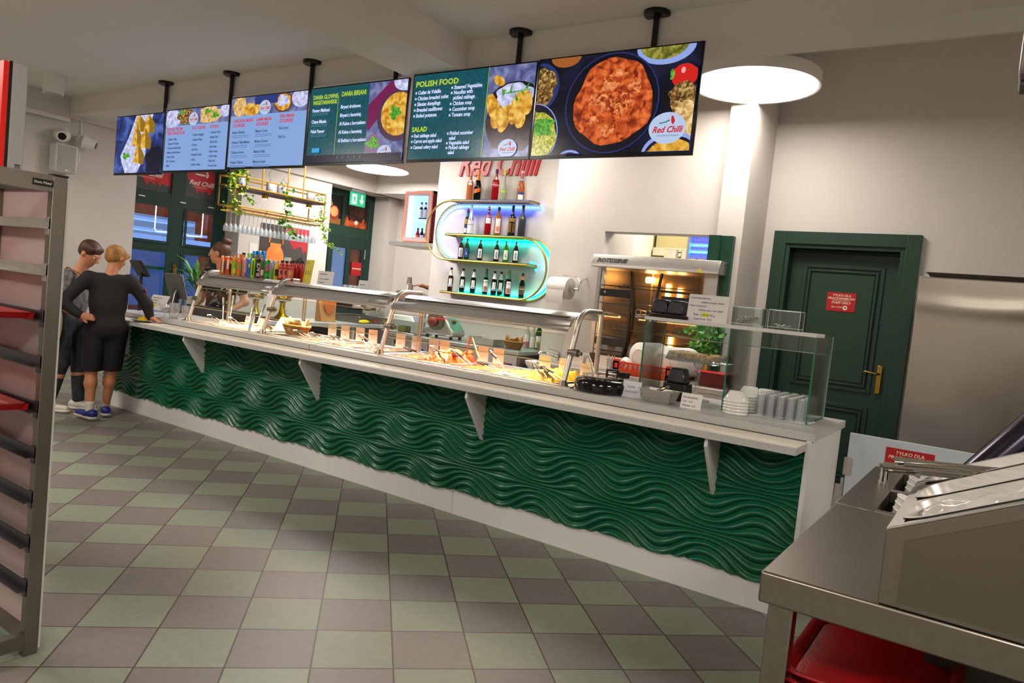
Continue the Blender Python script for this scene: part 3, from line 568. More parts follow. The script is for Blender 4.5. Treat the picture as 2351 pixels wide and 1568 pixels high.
for (y0,y1,kind) in ((4.95,5.42,0),(5.52,6.06,1)):
    p = obj('transom_poster', B().box(-9.385,-9.375,y0,y1,2.42,2.93), M('poster_black','#15110f',0.35), d2)
    Wd = y1-y0
    if kind == 0:
        obj('bread_picture', B().prism(blob(.10,.36,.14,.12,Wd,.5,3,.2),(-9.374,y0,2.42),EY,EZ,EX*.001), M('bread_print','#c9a873',0.5,noise=(20,'#8a6a40',0.8)), p)
        obj('table_picture', B().prism([(0,0),(Wd,0),(Wd,.10),(0,.18)],(-9.374,y0,2.42),EY,EZ,EX*.001), M('wood_print','#8c5a2c',0.5), p)
        obj('bowl_picture', B().prism(ellipse(.12,.13,24,.30,.20),(-9.372,y0,2.42),EY,EZ,EX*.001), M('bowl_print','#8e3420',0.5), p)
        obj('stew_picture', B().prism(ellipse(.09,.09,24,.30,.22),(-9.370,y0,2.42),EY,EZ,EX*.001), M('stew_print','#d88a4a',0.5,noise=(30,'#e8c48a',0.8)), p)
    else:
        obj('flame_picture', B().prism([(0,0),(Wd,0),(Wd,.16),(Wd*.92,.08),(Wd*.85,.20),(Wd*.72,.09),(Wd*.6,.13),(Wd*.45,.08),(Wd*.3,.15),(Wd*.18,.09),(Wd*.08,.22),(0,.12)],(-9.374,y0,2.42),EY,EZ,EX*.001), M('flame_print','#d8622a',0.5,noise=(12,'#7a2210',0.9)), p)
        obj('pot_picture', B().prism([(.10,.14),(.42,.14),(.47,.38),(.40,.46),(.14,.46),(.05,.38)],(-9.372,y0,2.42),EY,EZ,EX*.001), M('pot_print','#2a1a1a',0.4,noise=(15,'#6a2a20',0.7)), p)
    obj('emblem', B().prism(ellipse(.045,.038,18,.08 if not kind else .27,.09),(-9.369,y0,2.42),EY,EZ,EX*.001), cream_w, p)
# exit sign
ex = thing('exit_sign','green emergency exit sign with white running figure and arrow','sign',(-9.0,5.24,2.76))
obj('sign_panel', B().box(0.0,0.02,0,0.36,0,0.235), M('exit_green','#1f8a5e',0.4,emis='#1f8a5e',es=0.35), ex, bevel=0.003)
obj('mount', B().box(-0.01,0.03,0.02,0.32,0.24,0.29), M('mount_grey','#7f7d84',0.5), ex, bevel=0.004)
ew = M('exit_white','#f4f4f0',0.5,emis='#f4f4f0',es=0.3)
obj('pictogram', B().prism([(.04,.03),(.15,.03),(.15,.20),(.04,.20)],(.021,0,0),EY,EZ,EX*.001), ew, ex)
obj('running_figure', B().prism([(.075,.04),(.09,.07),(.105,.09),(.12,.05),(.14,.04),(.125,.10),(.115,.14),(.135,.13),(.135,.14),(.105,.165),(.07,.145),(.05,.16),(.05,.145),(.075,.125),(.085,.09),(.05,.05)],(.022,0,0),EY,EZ,EX*.001).prism(ellipse(.013,.014,10,.105,.18),(.022,0,0),EY,EZ,EX*.001), _mats['exit_green'], ex)
obj('arrow', B().prism([(.25,.20),(.29,.20),(.29,.10),(.325,.12),(.27,.035),(.215,.12),(.25,.10)],(.021,0,0),EY,EZ,EX*.001), ew, ex)
# wall poster with orange jug
ps = thing('wall_poster','dark poster with glowing orange glass jug and red splash on the pillar','poster',(-9.0,3.48,1.25))
obj('board', B().box(0,0.012,0,0.93,0,0.95), M('poster_grey','#4a4744',0.3), ps)
obj('jug_picture', B().prism(ellipse(.17,.20,36,.29,.44),(.013,0,0),EY,EZ,EX*.001).prism([(.20,.58),(.19,.66),(.40,.66),(.38,.58)],(.0128,0,0),EY,EZ,EX*.001).tube([(.014,.29+.13*math.cos(a),.66+.16*math.sin(a)) for a in [PI*k/14 for k in range(15)]],.014,6), M('jug_print','#e2763a',0.3,noise=(5,'#f09a52',0.8)), ps)
obj('red_splash', B().prism([(.46,.95),(.93,.95),(.93,.52),(.88,.60),(.84,.55),(.78,.66),(.64,.60),(.55,.72),(.48,.80)],(.014,0,0),EY,EZ,EX*.001), M('splash_red','#a8343a',0.3), ps)
obj('lettering', text_b('RED CHILLI', .05, (.016,.56,.80), EY, EZ, .001), cream_w, ps)
obj('bottle_picture', B().prism([(.66,0),(.92,0),(.90,.35),(.82,.5),(.72,.45),(.66,.3)],(.013,0,0),EY,EZ,EX*.001), M('bottle_print','#2b3026',0.3), ps)
pn = obj('paper_note', B().box(-8.998,-8.995,3.30,3.44,1.66,1.86), M('paper','#e4e1dc',0.8)); tag(pn,'small white paper note taped to the pillar left of the dark poster','note')
# speaker, cameras, downlight
sp = thing('wall_speaker','white wall loudspeaker under the two ceiling cameras','loudspeaker',(-8.95,0.53,2.38))
obj('cabinet', B().box(0,0.17,-0.13,0.13,0,0.33), M('speaker_white','#cfccc6',0.5), sp, bevel=0.02)
obj('grille', B().box(0.171,0.176,-0.105,0.095,0.02,0.31).prism(ellipse(.075,.075,24,-.005,.12),(.176,0,0),EY,EZ,EX*.003), M('speaker_grille','#a9a59f',0.7), sp)
obj('badge', B().box(.177,.179,-.02,.02,.015,.035), chrome, sp)
def camball(y, z, lab, yaw):
    c = thing('security_camera', lab, 'camera', (-8.93,y,z), 0, 'security cameras above the loudspeaker')
    obj('mount', B().cyl((0,0,0),(0.05,0,0),0.075,n=20), white_plastic, c, smooth=True)
    d = Vector((math.cos(yaw),math.sin(yaw),-.25)).normalized(); p = Vector((0.07,0,0))
    obj('dome', B().cyl(p,p+d*.14,0.085,0.06,20), white_plastic, c, smooth=True)
    obj('lens', B().cyl(p+d*.135,p+d*.145,0.045,0.042,20), black_gloss, c, smooth=True)
camball(0.50,2.82,'white security camera with its dark lens facing the room',-.45)
camball(0.74,2.80,'white security camera turned towards the windows, right of its twin',.95)
dn = thing('ceiling_downlight','white cylinder downlight on the ceiling at the far left','lamp',(-8.0,0.0,3.1))
obj('can', B().lathe([(0.10,0),(0.10,0.2)],28), white_plastic, dn, smooth=True); obj('reflector', B().lathe([(.085,-.002),(.04,-.001)],24,cap0=False), chrome, dn)
cb = obj('wall_cable', B().tube([(-8.99,0.76,3.05),(-8.97,0.76,2.9),(-8.97,0.75,2.55)],0.008,6), white_plastic); tag(cb,'thin white cable duct beside the cameras','cable')
# ---------------- street outside ----------------
struct('floor_street', B().box(-30,-9.4,-12,22,-0.35,-0.05), M('pavement','#5a6478',0.7))
br = thing('brick_building','orange brick arcade building across the street','building',(-17,2,0))
brick_m = M('brick_orange_glow','#8c3d1c',0.8,emis='#6a2a14',es=0.3,noise=(3,'#5a2412',0.8))  # faint glow in the brick colour stands in for street light
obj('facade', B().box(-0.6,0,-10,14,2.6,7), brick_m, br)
for y in (-6,-3,-0.2,2.9,5.6,8.4,11): obj('column', B().box(-0.3,0.1,y,y+.75,-.05,2.6), brick_m, br)
obj('shop_light', B().box(-.5,-.45,-2,3,1.9,2.5), M('shop_glow','#ffffff',emis='#ff6a2a',es=1.5), br)
bus = thing('parked_bus','pale blue and white bus outside the windows','bus',(-13.2,2.2,0))
obj('bus_body', B().box(-1.2,0,-4.5,3.0,0.25,1.75), M('bus_blue_glow','#56698e',0.35,emis='#4a62a0',es=0.28), bus, bevel=0.12)  # glow in body, stripe and rail colours stands in for outside light
for i, z in enumerate((1.82,2.02,2.22)): obj('bus_stripe', B().box(-0.6,0.02,-4.5,3.4-i*.3,z,z+(.05 if i else .12)), M('bus_white_glow','#a9c6f2',0.3,emis='#9fbcff',es=0.38), bus)
obj('bus_rail', B().box(-.02,.03,-4.5,3,1.28,1.34), M('bus_green_glow','#1c5a30',0.4,emis='#1c5a30',es=.15), bus)
obj('bus_window', B().box(-.01,.012,-.9,.35,0.9,1.4), M('bus_window','#22345a',0.2), bus)
obj('wheel', B().cyl((-.1,-1.2,.35),(.05,-1.2,.35),.38,n=24), black_m, bus)
def neon(name, pts, r, mat, par=None): return obj(name, B().tube(pts, r, 6), mat, par)
nw = M('neon_white','#ffffff',emis='#cfe4ff',es=5)
for (y0, y1, lab) in ((2.03,2.22,'white neon outline hanging in the left window pane'),(2.50,2.76,'white neon frame hanging in the right window pane')):
    n_ = thing('neon_sign',lab,'neon sign',(-9.42,0,0),0,'white neon window frames')
    neon('neon_tube',[(0,y0,2.30),(0,y0,1.89),(0,y0+.03,1.86),(0,y1,1.87)]+([(0,y1,2.30)] if y0 > 2.4 else []),0.006,nw,n_)
    obj('neon_hanger', B().cyl((0,y0+.05,2.30),(0,y0+.05,2.9),.001,n=4), black_m, n_)
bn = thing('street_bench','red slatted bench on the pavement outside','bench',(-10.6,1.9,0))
obj('seat', B().box(0,.4,-1,.6,.40,.44).box(0.38,.42,-1,.6,.55,.62).box(0.38,.42,-1,.6,.68,.75), M('bench_red_glow','#7a2a26',0.6,emis='#5a1c1c',es=.3), bn)  # seat colour glows a little in place of light falling on it
for y in (-.9,.5): obj('leg', B().box(.02,.38,y,y+.05,-.05,.42), black_m, bn)
# ---------------- S-shaped lit bottle shelf ----------------
gold = M('gold_paint_metal','#a8842e',0.4,0.6)
glass_shelf = M('green_glass_shelf','#7fb8a8',0.1,trans=0.85)
sh = thing('bottle_shelf','gold framed S shaped bottle shelf with blue and turquoise light strips','shelf',(0,3.0,0))
def arc_pts(cx, cz, r, a0, a1, y, n=22): return [(cx+r*math.cos(a0+(a1-a0)*i/n), y, cz+r*math.sin(a0+(a1-a0)*i/n)) for i in range(n+1)]
ZA, ZB, ZC, ZD = 2.49, 2.095, 1.80, 1.415
rl = (ZA-ZC)/2; rr_ = (ZB-ZD)/2
for y in (0.0, 0.19):
    bar = lambda pts: B().tube(pts, 0.011, 6)
    left = [(-3.76,y,ZA)]+arc_pts(-4.86,(ZA+ZC)/2,rl,PI/2,3*PI/2,y)+[(-3.70,y,ZC)]
    right = [(-4.90,y,ZB)]+arc_pts(-3.79,(ZB+ZD)/2,rr_,PI/2,-PI/2,y)+[(-4.90,y,ZD)]
    obj('frame_bar', bar(left), gold, sh, smooth=True); obj('frame_bar', bar(right), gold, sh, smooth=True)
for z, x0, x1 in ((ZA,-4.86,-3.74),(ZC,-4.86,-3.70),(ZB,-4.90,-3.79),(ZD,-4.90,-3.79)):
    obj('frame_end', B().box(x0,x0+.02,0,.19,z-.01,z+.01).box(x1-.02,x1,0,.19,z-.01,z+.01), gold, sh)
    obj('glass_shelf', B().box(x0,x1,-.005,.19,z+.012,z+.019), glass_shelf, sh)
led_b = M('led_blue','#1020ff',emis='#4a1cff',es=20); led_c = M('led_cyan_dot','#00c8ff',emis='#08b4ff',es=5); led_t = M('led_turquoise','#00ffe0',emis='#00ffe6',es=7)
st = [(-3.72,.17,ZA-.035)]+arc_pts(-4.86,(ZA+ZC)/2,rl-.035,PI/2,3*PI/2,.17)
obj('blue_strip', B().tube(st,0.007,5), led_b, sh)
dots = B()
L_ = []
for i in range(len(st)-1):
    a, c_ = Vector(st[i]), Vector(st[i+1]); n = max(1,int((c_-a).length/0.042))
    for k in range(n): L_.append(a+(c_-a)*k/n)
for p in L_: dots.ball(p, 0.0125, 6, 4)
obj('light_dots', dots, led_c, sh)
st2 = [(-4.75,.175,ZB-.03)]+arc_pts(-3.79,(ZB+ZD)/2,rr_-.03,PI/2,-PI/2,.175)+[(-4.75,.175,ZD+.03)]
obj('turquoise_strip', B().tube(st2,0.009,6), led_t, sh)
obj('light_dots', B().ball((-3.68,.1,ZC+.03),.012).ball((-3.62,.12,ZC+.0),.013).ball((-3.66,.12,ZC-.04),.012).ball((-3.72,.1,ZC+.04),.012), led_c, sh)
# red wall lettering
rc = obj('wall_lettering', text_b('Red Chilli', 0.40, (-4.945,3.198,2.825), EX, EZ, 0.02, 0.32, 'LEFT', 0.007, 1.0, 1.0, 0.72), M('letter_red','#b51520',0.35)); rc.location = (0,-.001,0)
tag(rc,'red slanted Red Chilli wall letters above the bottle shelf','lettering')

# ---------------- bottles ----------------
def GM(name, col, rough=.06): return M(name, col, rough, trans=0.55, ior=1.2, spec=.7)
g_amber = GM('amber_glass','#4a2208'); g_green = GM('green_glass','#1d5a1c'); g_dark = GM('dark_bottle_glass','#141a12'); g_rose = GM('rose_glass','#d2764a'); g_red = GM('red_liqueur','#b81a1c'); g_clear = GM('pale_bottle','#c9cdb0'); g_orange = GM('orange_liqueur','#d07818'); g_black = M('black_bottle','#0f1012',.15); g_lime = GM('lime_glass','#5a9a1c')
lab_w = M('label_white','#e9e6e2',.6); lab_b = M('label_blue','#1c3f8c',.6); lab_o = M('label_orange','#e0661c',.5); lab_r = M('label_red','#b0202a',.5); cap_b = M('cap_blue','#232a60',.4); cap_g = M('cap_green','#1c6a4a',.4); cap_k = M('cap_black','#151515',.4); cap_w = M('cap_white','#dfe0e4',.4); cap_lime = M('cap_lime','#a8d21c',.4); cap_or = M('cap_orange','#d87418',.4); cap_silver = M('foil_silver','#b9bcc4',.3,.8); lab_g = M('label_green','#2c7a3a',.5); lab_gold = M('label_gold','#a8823a',.4); ink_blue = M('ink_blue','#243a9a',.6); ink_red = M('ink_red','#c02028',.6)
PROF = {'beer': [(.030,0),(.032,.006),(.032,.14),(.030,.16),(.020,.19),(.014,.215),(.013,.262)],
        'wine': [(.036,0),(.038,.01),(.038,.17),(.034,.20),(.020,.225),(.0145,.24),(.0140,.31)],
        'champagne': [(.040,0),(.043,.01),(.043,.13),(.038,.17),(.025,.215),(.017,.245),(.0155,.315)],
        'flute': [(.034,0),(.036,.01),(.037,.08),(.033,.14),(.023,.19),(.016,.235),(.014,.31)],
        'spirit': [(.038,0),(.040,.01),(.040,.19),(.036,.212),(.018,.235),(.015,.25),(.015,.31)],
        'syrup': [(.033,0),(.035,.01),(.035,.16),(.030,.19),(.016,.22),(.014,.25),(.014,.30)]}
def at_r(prof, z):
    for (r0,z0),(r1,z1) in zip(prof, prof[1:]):
        if z0 <= z <= z1: return r0+(r1-r0)*(z-z0)/max(1e-6,z1-z0)
    return prof[-1][0]
def wrap(prof, z0, z1, a0, a1, off=.0012, n=10, slant=0):
    b = B()
    def fn(u, v):
        a = a0+(a1-a0)*u; z = z0+(z1-z0)*v+slant*u; r = at_r(prof, z)+off
        return (r*math.cos(a), r*math.sin(a), z)
    return b.grid(fn, n, 3)
FR = -PI/2
def make_bottle(kind, h, glass_m, capm, label, loc, labs=(), neck=None, group='bottles on the wall shelf', letter=None, cap_h=.03, face=0.62, sc=1.0):
    pr0 = PROF[kind]; k = h/pr0[-1][1]; prof = [(r*sc, z*k) for r, z in pr0]
    t = thing('bottle', label, 'bottle', loc, 0, group)
    obj('glass_body', B().lathe(prof, 20), glass_m, t, smooth=True)
    rn = prof[-1][0]
    obj('cap', B().lathe([(rn+.002,0),(rn+.002,cap_h)],14,(0,0,h-cap_h*.6)), capm, t, smooth=True)
    if neck: obj('neck_foil', wrap(prof, h*neck[0], h*neck[1], 0, 2*PI, .0015, 18), neck[2], t, smooth=True)
    c = FR+face
    for (z0, z1, w, m, *sl) in labs:
        obj('paper_label', wrap(prof, h*z0, h*z1, c-w, c+w, .0012, 12, sl[0] if sl else 0), m, t, smooth=True)
    if letter:
        s, z, size, m, vert = letter
        n = Vector((math.cos(c), math.sin(c), 0)); r = Vector((-n.y, n.x, 0)); R_ = at_r(prof, h*z)+.0025
        if vert: o = obj('lettering', text_b(s, size, n*R_+Vector((0,0,h*z))+r*size*.35, EZ, -r, .0008, 0, 'LEFT', .0006), m, t)
        else: o = obj('lettering', text_b(s, size, n*R_+Vector((0,0,h*z)), r, EZ, .0008, 0, 'CENTER', .0004), m, t)
    return t
YS = 3.09
def bt(kind, x, z, h, *a, **k): return make_bottle(kind, h, *a[:3], (x, YS+k.pop('dy',0), z+.0195), *a[3:], **k)
bt('wine',-4.665,ZA,.325,g_rose,M('cap_pink','#c08a84',.4),'rose wine bottle with small pale label, leftmost on the top shelf',((.55,.74,.5,lab_w),),sc=1.05,cap_h=.06)
bt('champagne',-4.555,ZA,.345,g_dark,cap_or,'dark sparkling wine bottle with slanted orange label on the top shelf',((.22,.36,.9,lab_o,.03),),neck=(.68,.97,cap_or))
bt('spirit',-4.30,ZA,.34,g_red,cap_b,'red vermouth bottle with navy cap on the top shelf',((.45,.62,.7,lab_r),(.70,.80,.5,lab_w)),letter=('CINZANO',.50,.018,lab_w,False),cap_h=.05,sc=1.02)
bt('flute',-4.185,ZA,.325,g_clear,cap_lime,'pale wine bottle with lime green cap on the top shelf',((.28,.36,.7,cap_lime),),cap_h=.055)
bt('champagne',-3.945,ZA,.325,g_rose,M('cap_mauve','#b9a9b2',.4),'rose sparkling bottle with dark banded label, rightmost on the top shelf',((.22,.30,.8,lab_b),(.04,.21,.7,lab_w)),neck=(.70,.76,M('foil_blue','#7fa4c4',.4)))
bt('beer',-4.66,ZB,.29,g_dark,lab_r,'dark bottle with busy printed label and green neck, leftmost on the second shelf',((.06,.25,1,lab_w),(.27,.38,1,lab_b),(.40,.62,1,lab_gold)),neck=(.72,.9,cap_g),sc=1.0)
bt('champagne',-4.575,ZB,.33,M('silver_bottle','#aab0b8',.25,.5),cap_silver,'silver necked bottle with white label on the second shelf',((.03,.48,1.2,lab_w),),letter=('BALTICA',.32,.016,ink_blue,False),dy=-.04,sc=.85,neck=(.6,.97,cap_silver))
bt('wine',-4.355,ZB,.32,g_red,M('cap_pale','#d2b8b8',.4),'pink red wine bottle with tall white label on the second shelf',((.42,.70,.8,lab_w),),neck=(.84,.88,M('foil_blue','#7fa4c4',.4)))
bt('spirit',-4.215,ZB,.31,g_orange,cap_k,'orange liqueur bottle with fruit label on the second shelf',((.10,.62,.7,lab_w),(.14,.34,.55,lab_o)),cap_h=.045)
bt('wine',-4.02,ZB,.335,g_black,cap_k,'black glossy bottle with thin gold label edge on the second shelf',((.12,.60,1.1,lab_gold),(.1,.63,.95,g_black)),sc=1.1)
bt('wine',-3.885,ZB,.34,M('matte_black_bottle','#23252a',.4),cap_k,'matte dark grey wine bottle, rightmost on the second shelf',((.58,.64,.35,lab_gold),),sc=1.08)
for x, gm, lm, nm, cm in ((-4.712,g_amber,lab_w,'LECH',cap_w),(-4.625,g_green,lab_b,'L',cap_b),(-4.43,g_amber,lab_w,'LECH',cap_w),(-4.195,g_amber,lab_w,'LECH',cap_w),(-4.065,g_lime,lab_w,'L',cap_w),(-3.93,g_amber,lab_w,'LECH',cap_w)):
    i = {-4.712:'leftmost on the third shelf',-4.625:'',-4.43:'alone left of the third shelf centre',-4.195:'just left of the lime green bottle',-4.065:'',-3.93:'rightmost on the third shelf'}[x]
    lab = {'L': 'green beer bottle with blue label on the third shelf' if lm is lab_b else 'lime green beer bottle with white label on the third shelf'}.get(nm, 'amber beer bottle with upright white label, '+i)
    bt('beer',x,ZC,.242,gm,cm,lab,((.12,.56,.75,lm),),letter=(nm,.16 if nm == 'LECH' else .25,.030 if nm == 'LECH' else .05,ink_blue if lm is lab_w else lab_w,nm == 'LECH'),neck=(.80,.93,cap_silver),cap_h=.012)
for x, kind, lab in ((-4.825,0,'brown beer bottle with white shield label, leftmost on the bottom shelf'),(-4.645,1,'dark beer bottle with white shield label, second on the bottom shelf'),(-4.485,1,'dark beer bottle with white shield label, third on the bottom shelf'),(-4.185,1,'dark beer bottle with white shield label standing before another bottle'),(-4.13,0,'brown beer bottle half hidden behind a shield labelled one')):
    bt('beer',x,ZD,.275,g_amber if kind == 0 else g_dark,cap_b,lab,((.24,.55,.62,lab_w),(.20,.30,.85,lab_w)),neck=(.68,.92,lab_w),letter=('\u017bYWIEC',.22,.018,ink_blue,False),cap_h=.014,dy=(.05 if x == -4.13 else 0))
bt('beer',-4.305,ZD,.285,g_dark,cap_g,'dark bottle with green neck and fruit label on the bottom shelf',((.12,.60,.9,lab_w),(.14,.34,.7,lab_r)),neck=(.70,.97,cap_g),letter=('SOMERSBY',.5,.012,cap_g,False))
bt('beer',-4.00,ZD,.278,g_dark,lab_gold,'dark bottle with coppery label beside a green necked one',((.12,.55,.9,M('label_brown','#6a3a24',.5)),),neck=(.72,.95,lab_gold))
bt('beer',-3.955,ZD,.285,g_dark,cap_g,'dark bottle with pale cider label and green neck, right of the coppery one',((.12,.60,.9,lab_w),(.14,.34,.7,lab_r)),neck=(.70,.97,cap_g),letter=('SOMERSBY',.5,.012,cap_g,False),dy=-.04)
bt('beer',-3.80,ZD,.268,g_dark,cap_k,'dark bottle with brown and orange label, rightmost on the bottom shelf',((.14,.50,.9,M('label_brown','#6a3a24',.5)),),neck=(.76,.92,lab_o),letter=('KSI\u0104\u017b\u0118CE',.36,.012,cream,False))

# ---------------- paper towel roll on the pillar ----------------
tr = thing('paper_towel_roll','big white paper towel roll on a chrome wall holder','paper towel',(-3.0,2.40,1.57))
obj('roll', B().lathe([(.028,0),(.105,0),(.105,.21),(.028,.21)],32,cap0=False,cap1=False).xf(Matrix.Rotation(PI/2,4,'Y')), M('towel_paper','#e6e0d8',.9), tr, smooth=True)
obj('loose_sheet', B().grid(lambda u,v:(.01+.19*u, -.105-.004*math.sin(v*3), -.02-.13*v),6,8), _mats['towel_paper'], tr, solid=.001)
obj('holder', B().cyl((-.01,0,0),(.30,0,0),.012).tube([(.29,.0,0),(.30,.0,.02),(.30,.05,.09),(.30,.15,.12)],.006,8).tube([(.30,0,-.02),(.30,.02,.08),(.22,.10,.125),(.05,.12,.13)],.004,8).cyl((.21,0,0),(.235,0,0),.03), chrome, tr, smooth=True)

# ---------------- bar fridge with neon frame ----------------
nf = thing('bar_fridge','white glass door drinks fridge outlined in red neon on a high shelf','fridge',(-7.07,4.6,2.11))
fw, fh = .55, .78
bf = B().box(0,fw,0.03,.45,0,fh)
obj('cabinet', B().box(0,.02,0.0,.45,0,fh).box(fw-.02,fw,0.0,.45,0,fh).box(0,fw,0,.45,0,.03).box(0,fw,0,.45,fh-.03,fh).box(0,fw,.43,.45,0,fh), M('fridge_red_side','#8c1c1e',.4), nf)
obj('door_frame', frame_ring(B(),0.01,fw-.01,0.01,fh-.01,-.03,0,.07,True), M('fridge_white','#e4e6e8',.35), nf, bevel=.004)
obj('inner_lining', B().box(.02,fw-.02,.42,.43,.03,fh-.03).box(.021,.026,.01,.42,.03,fh-.03).box(fw-.026,fw-.021,.01,.42,.03,fh-.03).box(.02,fw-.02,.01,.42,fh-.036,fh-.031).box(.02,fw-.02,.01,.42,.0305,.033).box(.02,fw-.02,.05,.42,.36,.366), M('fridge_inner_glow','#cfdcf0',.4,emis='#9fc0ff',es=.22), nf)  # lining glows faintly to imitate the light of the tubes
obj('light_tube', B().cyl((.10,.03,.08),(.10,.03,fh-.08),.02), M('cool_tube','#ffffff',emis='#dfeaff',es=3), nf)
obj('light_tube', B().cyl((-.03,.10,.06),(-.03,.10,fh-.04),.015), _mats['cool_tube'], nf)
neon('neon_outline',[(.02,-.034,.02),(fw-.02,-.034,.02),(fw-.02,-.034,fh-.02),(.02,-.034,fh-.02),(.02,-.034,.02)],.006,M('neon_red','#ff5a3a',emis='#ff3a1c',es=2.0),nf)
for i in range(3):
    make_bottle('beer',.25,g_dark,cap_b,'white labelled bottle on the upper shelf of the bar fridge',(-7.07+.20+i*.085,4.6+.14,2.11+.3665),((.1,.6,1.2,lab_w),(.75,.95,1.5,lab_w)),group='bottles inside the bar fridge, upper shelf')
for i in range(4):
    make_bottle('beer',.19,(g_red,g_dark,g_dark,g_green)[i],cap_k,('short red bottle','short dark bottle, left one,','short dark bottle, right one,','short green bottle')[i]+' on the lower shelf of the bar fridge',(-7.07+.18+i*.085,4.6+.13,2.11+.033),((.15,.5,1.0,(lab_o,lab_w,lab_r,lab_w)[i]),),group='bottles inside the bar fridge, lower shelf')
tag(obj('wall_shelf', B().box(-7.25,-6.25,4.5,5.15,2.05,2.108), wave_white),'white wall shelf under the neon framed fridge','shelf')

# ---------------- steel fridge counter ----------------
fc = thing('fridge_counter','long stainless fridge counter with drawers below the bottle shelf','counter',(0,0,0))
obj('worktop', B().box(-5.10,-3.28,2.36,3.18,.86,.90).box(-3.28,-3.16,2.75,3.18,.86,.90), steel, fc, bevel=.004)
obj('cabinet', B().box(-5.08,-3.30,2.42,3.15,.10,.86), steel_dark, fc)
obj('splash_back', B().box(-5.10,-3.16,3.17,3.195,.9,1.30), M('splash_white','#dcd8d2',.3), fc)
for i, (a, b_) in enumerate(((-5.06,-4.50),(-4.48,-3.90),(-3.88,-3.32))):
    dd = obj('drawer', B().box(a,b_,2.405,2.42,.40,.70), steel_dark, fc, bevel=.003); obj('handle', B().box(a+.02,b_-.02,2.395,2.406,.68,.695), steel, dd)
    cp = obj('control_strip', B().box(a,b_,2.405,2.42,.715,.85), steel, fc)
    if i < 3: obj('display', B().box(a+.06,a+.16,2.40,2.406,.78,.83), black_m, cp); obj('digits', B().box(a+.10,a+.125,2.398,2.401,.79,.82), M('digit_blue','#1020ff',emis='#1c30ff',es=3), cp)
    obj('badge', B().box(b_-.15,b_-.10,2.402,2.406,.74,.765), lab_r, cp); obj('badge', B().box(b_-.10,b_-.05,2.402,2.406,.74,.765), lab_b, cp)
obj('drawer_plinth', B().box(-5.08,-3.3,2.5,3.1,0,.1), black_m, fc)
for x in (): obj('leg', B().cyl((x,2.5,0),(x,2.5,.1),.02), steel, fc)
# things on it
tg = thing('steel_container','rectangular steel food container on the fridge counter','container',(-3.86,2.62,.902))
def gn(b, w, d, h, t=.004, lip=.012):
    b.frust(-w/2+.02,w/2-.02,-d/2+.02,d/2-.02,0,-w/2+.018,w/2-.018,-d/2+.018,d/2-.018,.004)
    for (x0,x1,y0,y1) in ((-w/2,w/2,-d/2,-d/2+t),(-w/2,w/2,d/2-t,d/2),(-w/2,-w/2+t,-d/2,d/2),(w/2-t,w/2,-d/2,d/2)):
        sx = .018 if abs(x1-x0) < .01 else 0
        cx = -1 if x0 > 0 else 1; cy = -1 if y0 > 0 else 1
        if abs(x1-x0) > .01: b.frust(x0+.018,x1-.018,y0+.018*cy,y1+.018*cy,0, x0,x1,y0,y1,h)
        else: b.frust(x0+.018*cx,x1+.018*cx,y0+.018,y1-.018,0, x0,x1,y0,y1,h)
    b.box(-w/2-lip,w/2+lip,-d/2-lip,-d/2+t,h-.003,h).box(-w/2-lip,w/2+lip,d/2-t,d/2+lip,h-.003,h).box(-w/2-lip,-w/2+t,-d/2,d/2,h-.003,h).box(w/2-t,w/2+lip,-d/2,d/2,h-.003,h)
    return b
obj('pan', gn(B(),.34,.24,.075), steel, tg)
wick = M('wicker','#b98a48',.7,noise=(60,'#7f5a28',.8),bump=(120,.5)); paper_br = M('kraft_paper','#b9854e',.8,noise=(12,'#a06f3c',.5),bump=(20,.3)); wax = M('basket_paper','#e8b862',.8,bump=(14,.5))
def basket(loc, r, h, label, liner, group=None, sx=1.3, fill=None):
    t = thing('bread_basket', label, 'basket', loc, 0, group)
    b = B()
    for k in range(7): b.lathe([(r*(.72+.28*k/6)+.004,h*k/7),(r*(.74+.28*k/6)+.009,h*(k+.45)/7),(r*(.76+.28*k/6)+.004,h*(k+.9)/7)],32,cap0=k == 0,cap1=False,sx=sx,sy=.85)
    obj('basket_weave', b, wick, t, smooth=True)
    obj('basket_rim', B().tube([(r*1.04*sx*math.cos(a),r*1.04*.85*math.sin(a),h) for a in [2*PI*i/32 for i in range(32)]],.009,8,closed=True), wick, t, smooth=True)
    rn = random.Random(int(r*1000))
    def lf(u, v):
        a = 2*PI*u; q = r*.93*(1-.55*v); zz = h*.96+(.055*abs(math.sin(a*2.5+1))+.02*math.sin(a*7))*(1-v)-v*h*.3
        return (q*sx*math.cos(a), q*.85*math.sin(a), zz)
    obj('paper_liner', B().grid(lf, 48, 4), liner, t, smooth=True, solid=.0015)
    return t
basket((-3.52,2.62,.902), .085, .075, 'small wicker basket with kraft paper beside the syrup bottles', paper_br, sx=1.25)
bw = thing('wooden_bowl','pale wooden bowl at the end of the fridge counter','bowl',(-3.30,2.86,.902)); obj('bowl', B().lathe([(.04,0),(.065,.02),(.085,.085),(.08,.085),(.06,.03),(.0,.02)],28,cap1=False), M('pale_wood','#b9a57c',.6,noise=(20,'#a08a5c',.6)), bw, smooth=True)
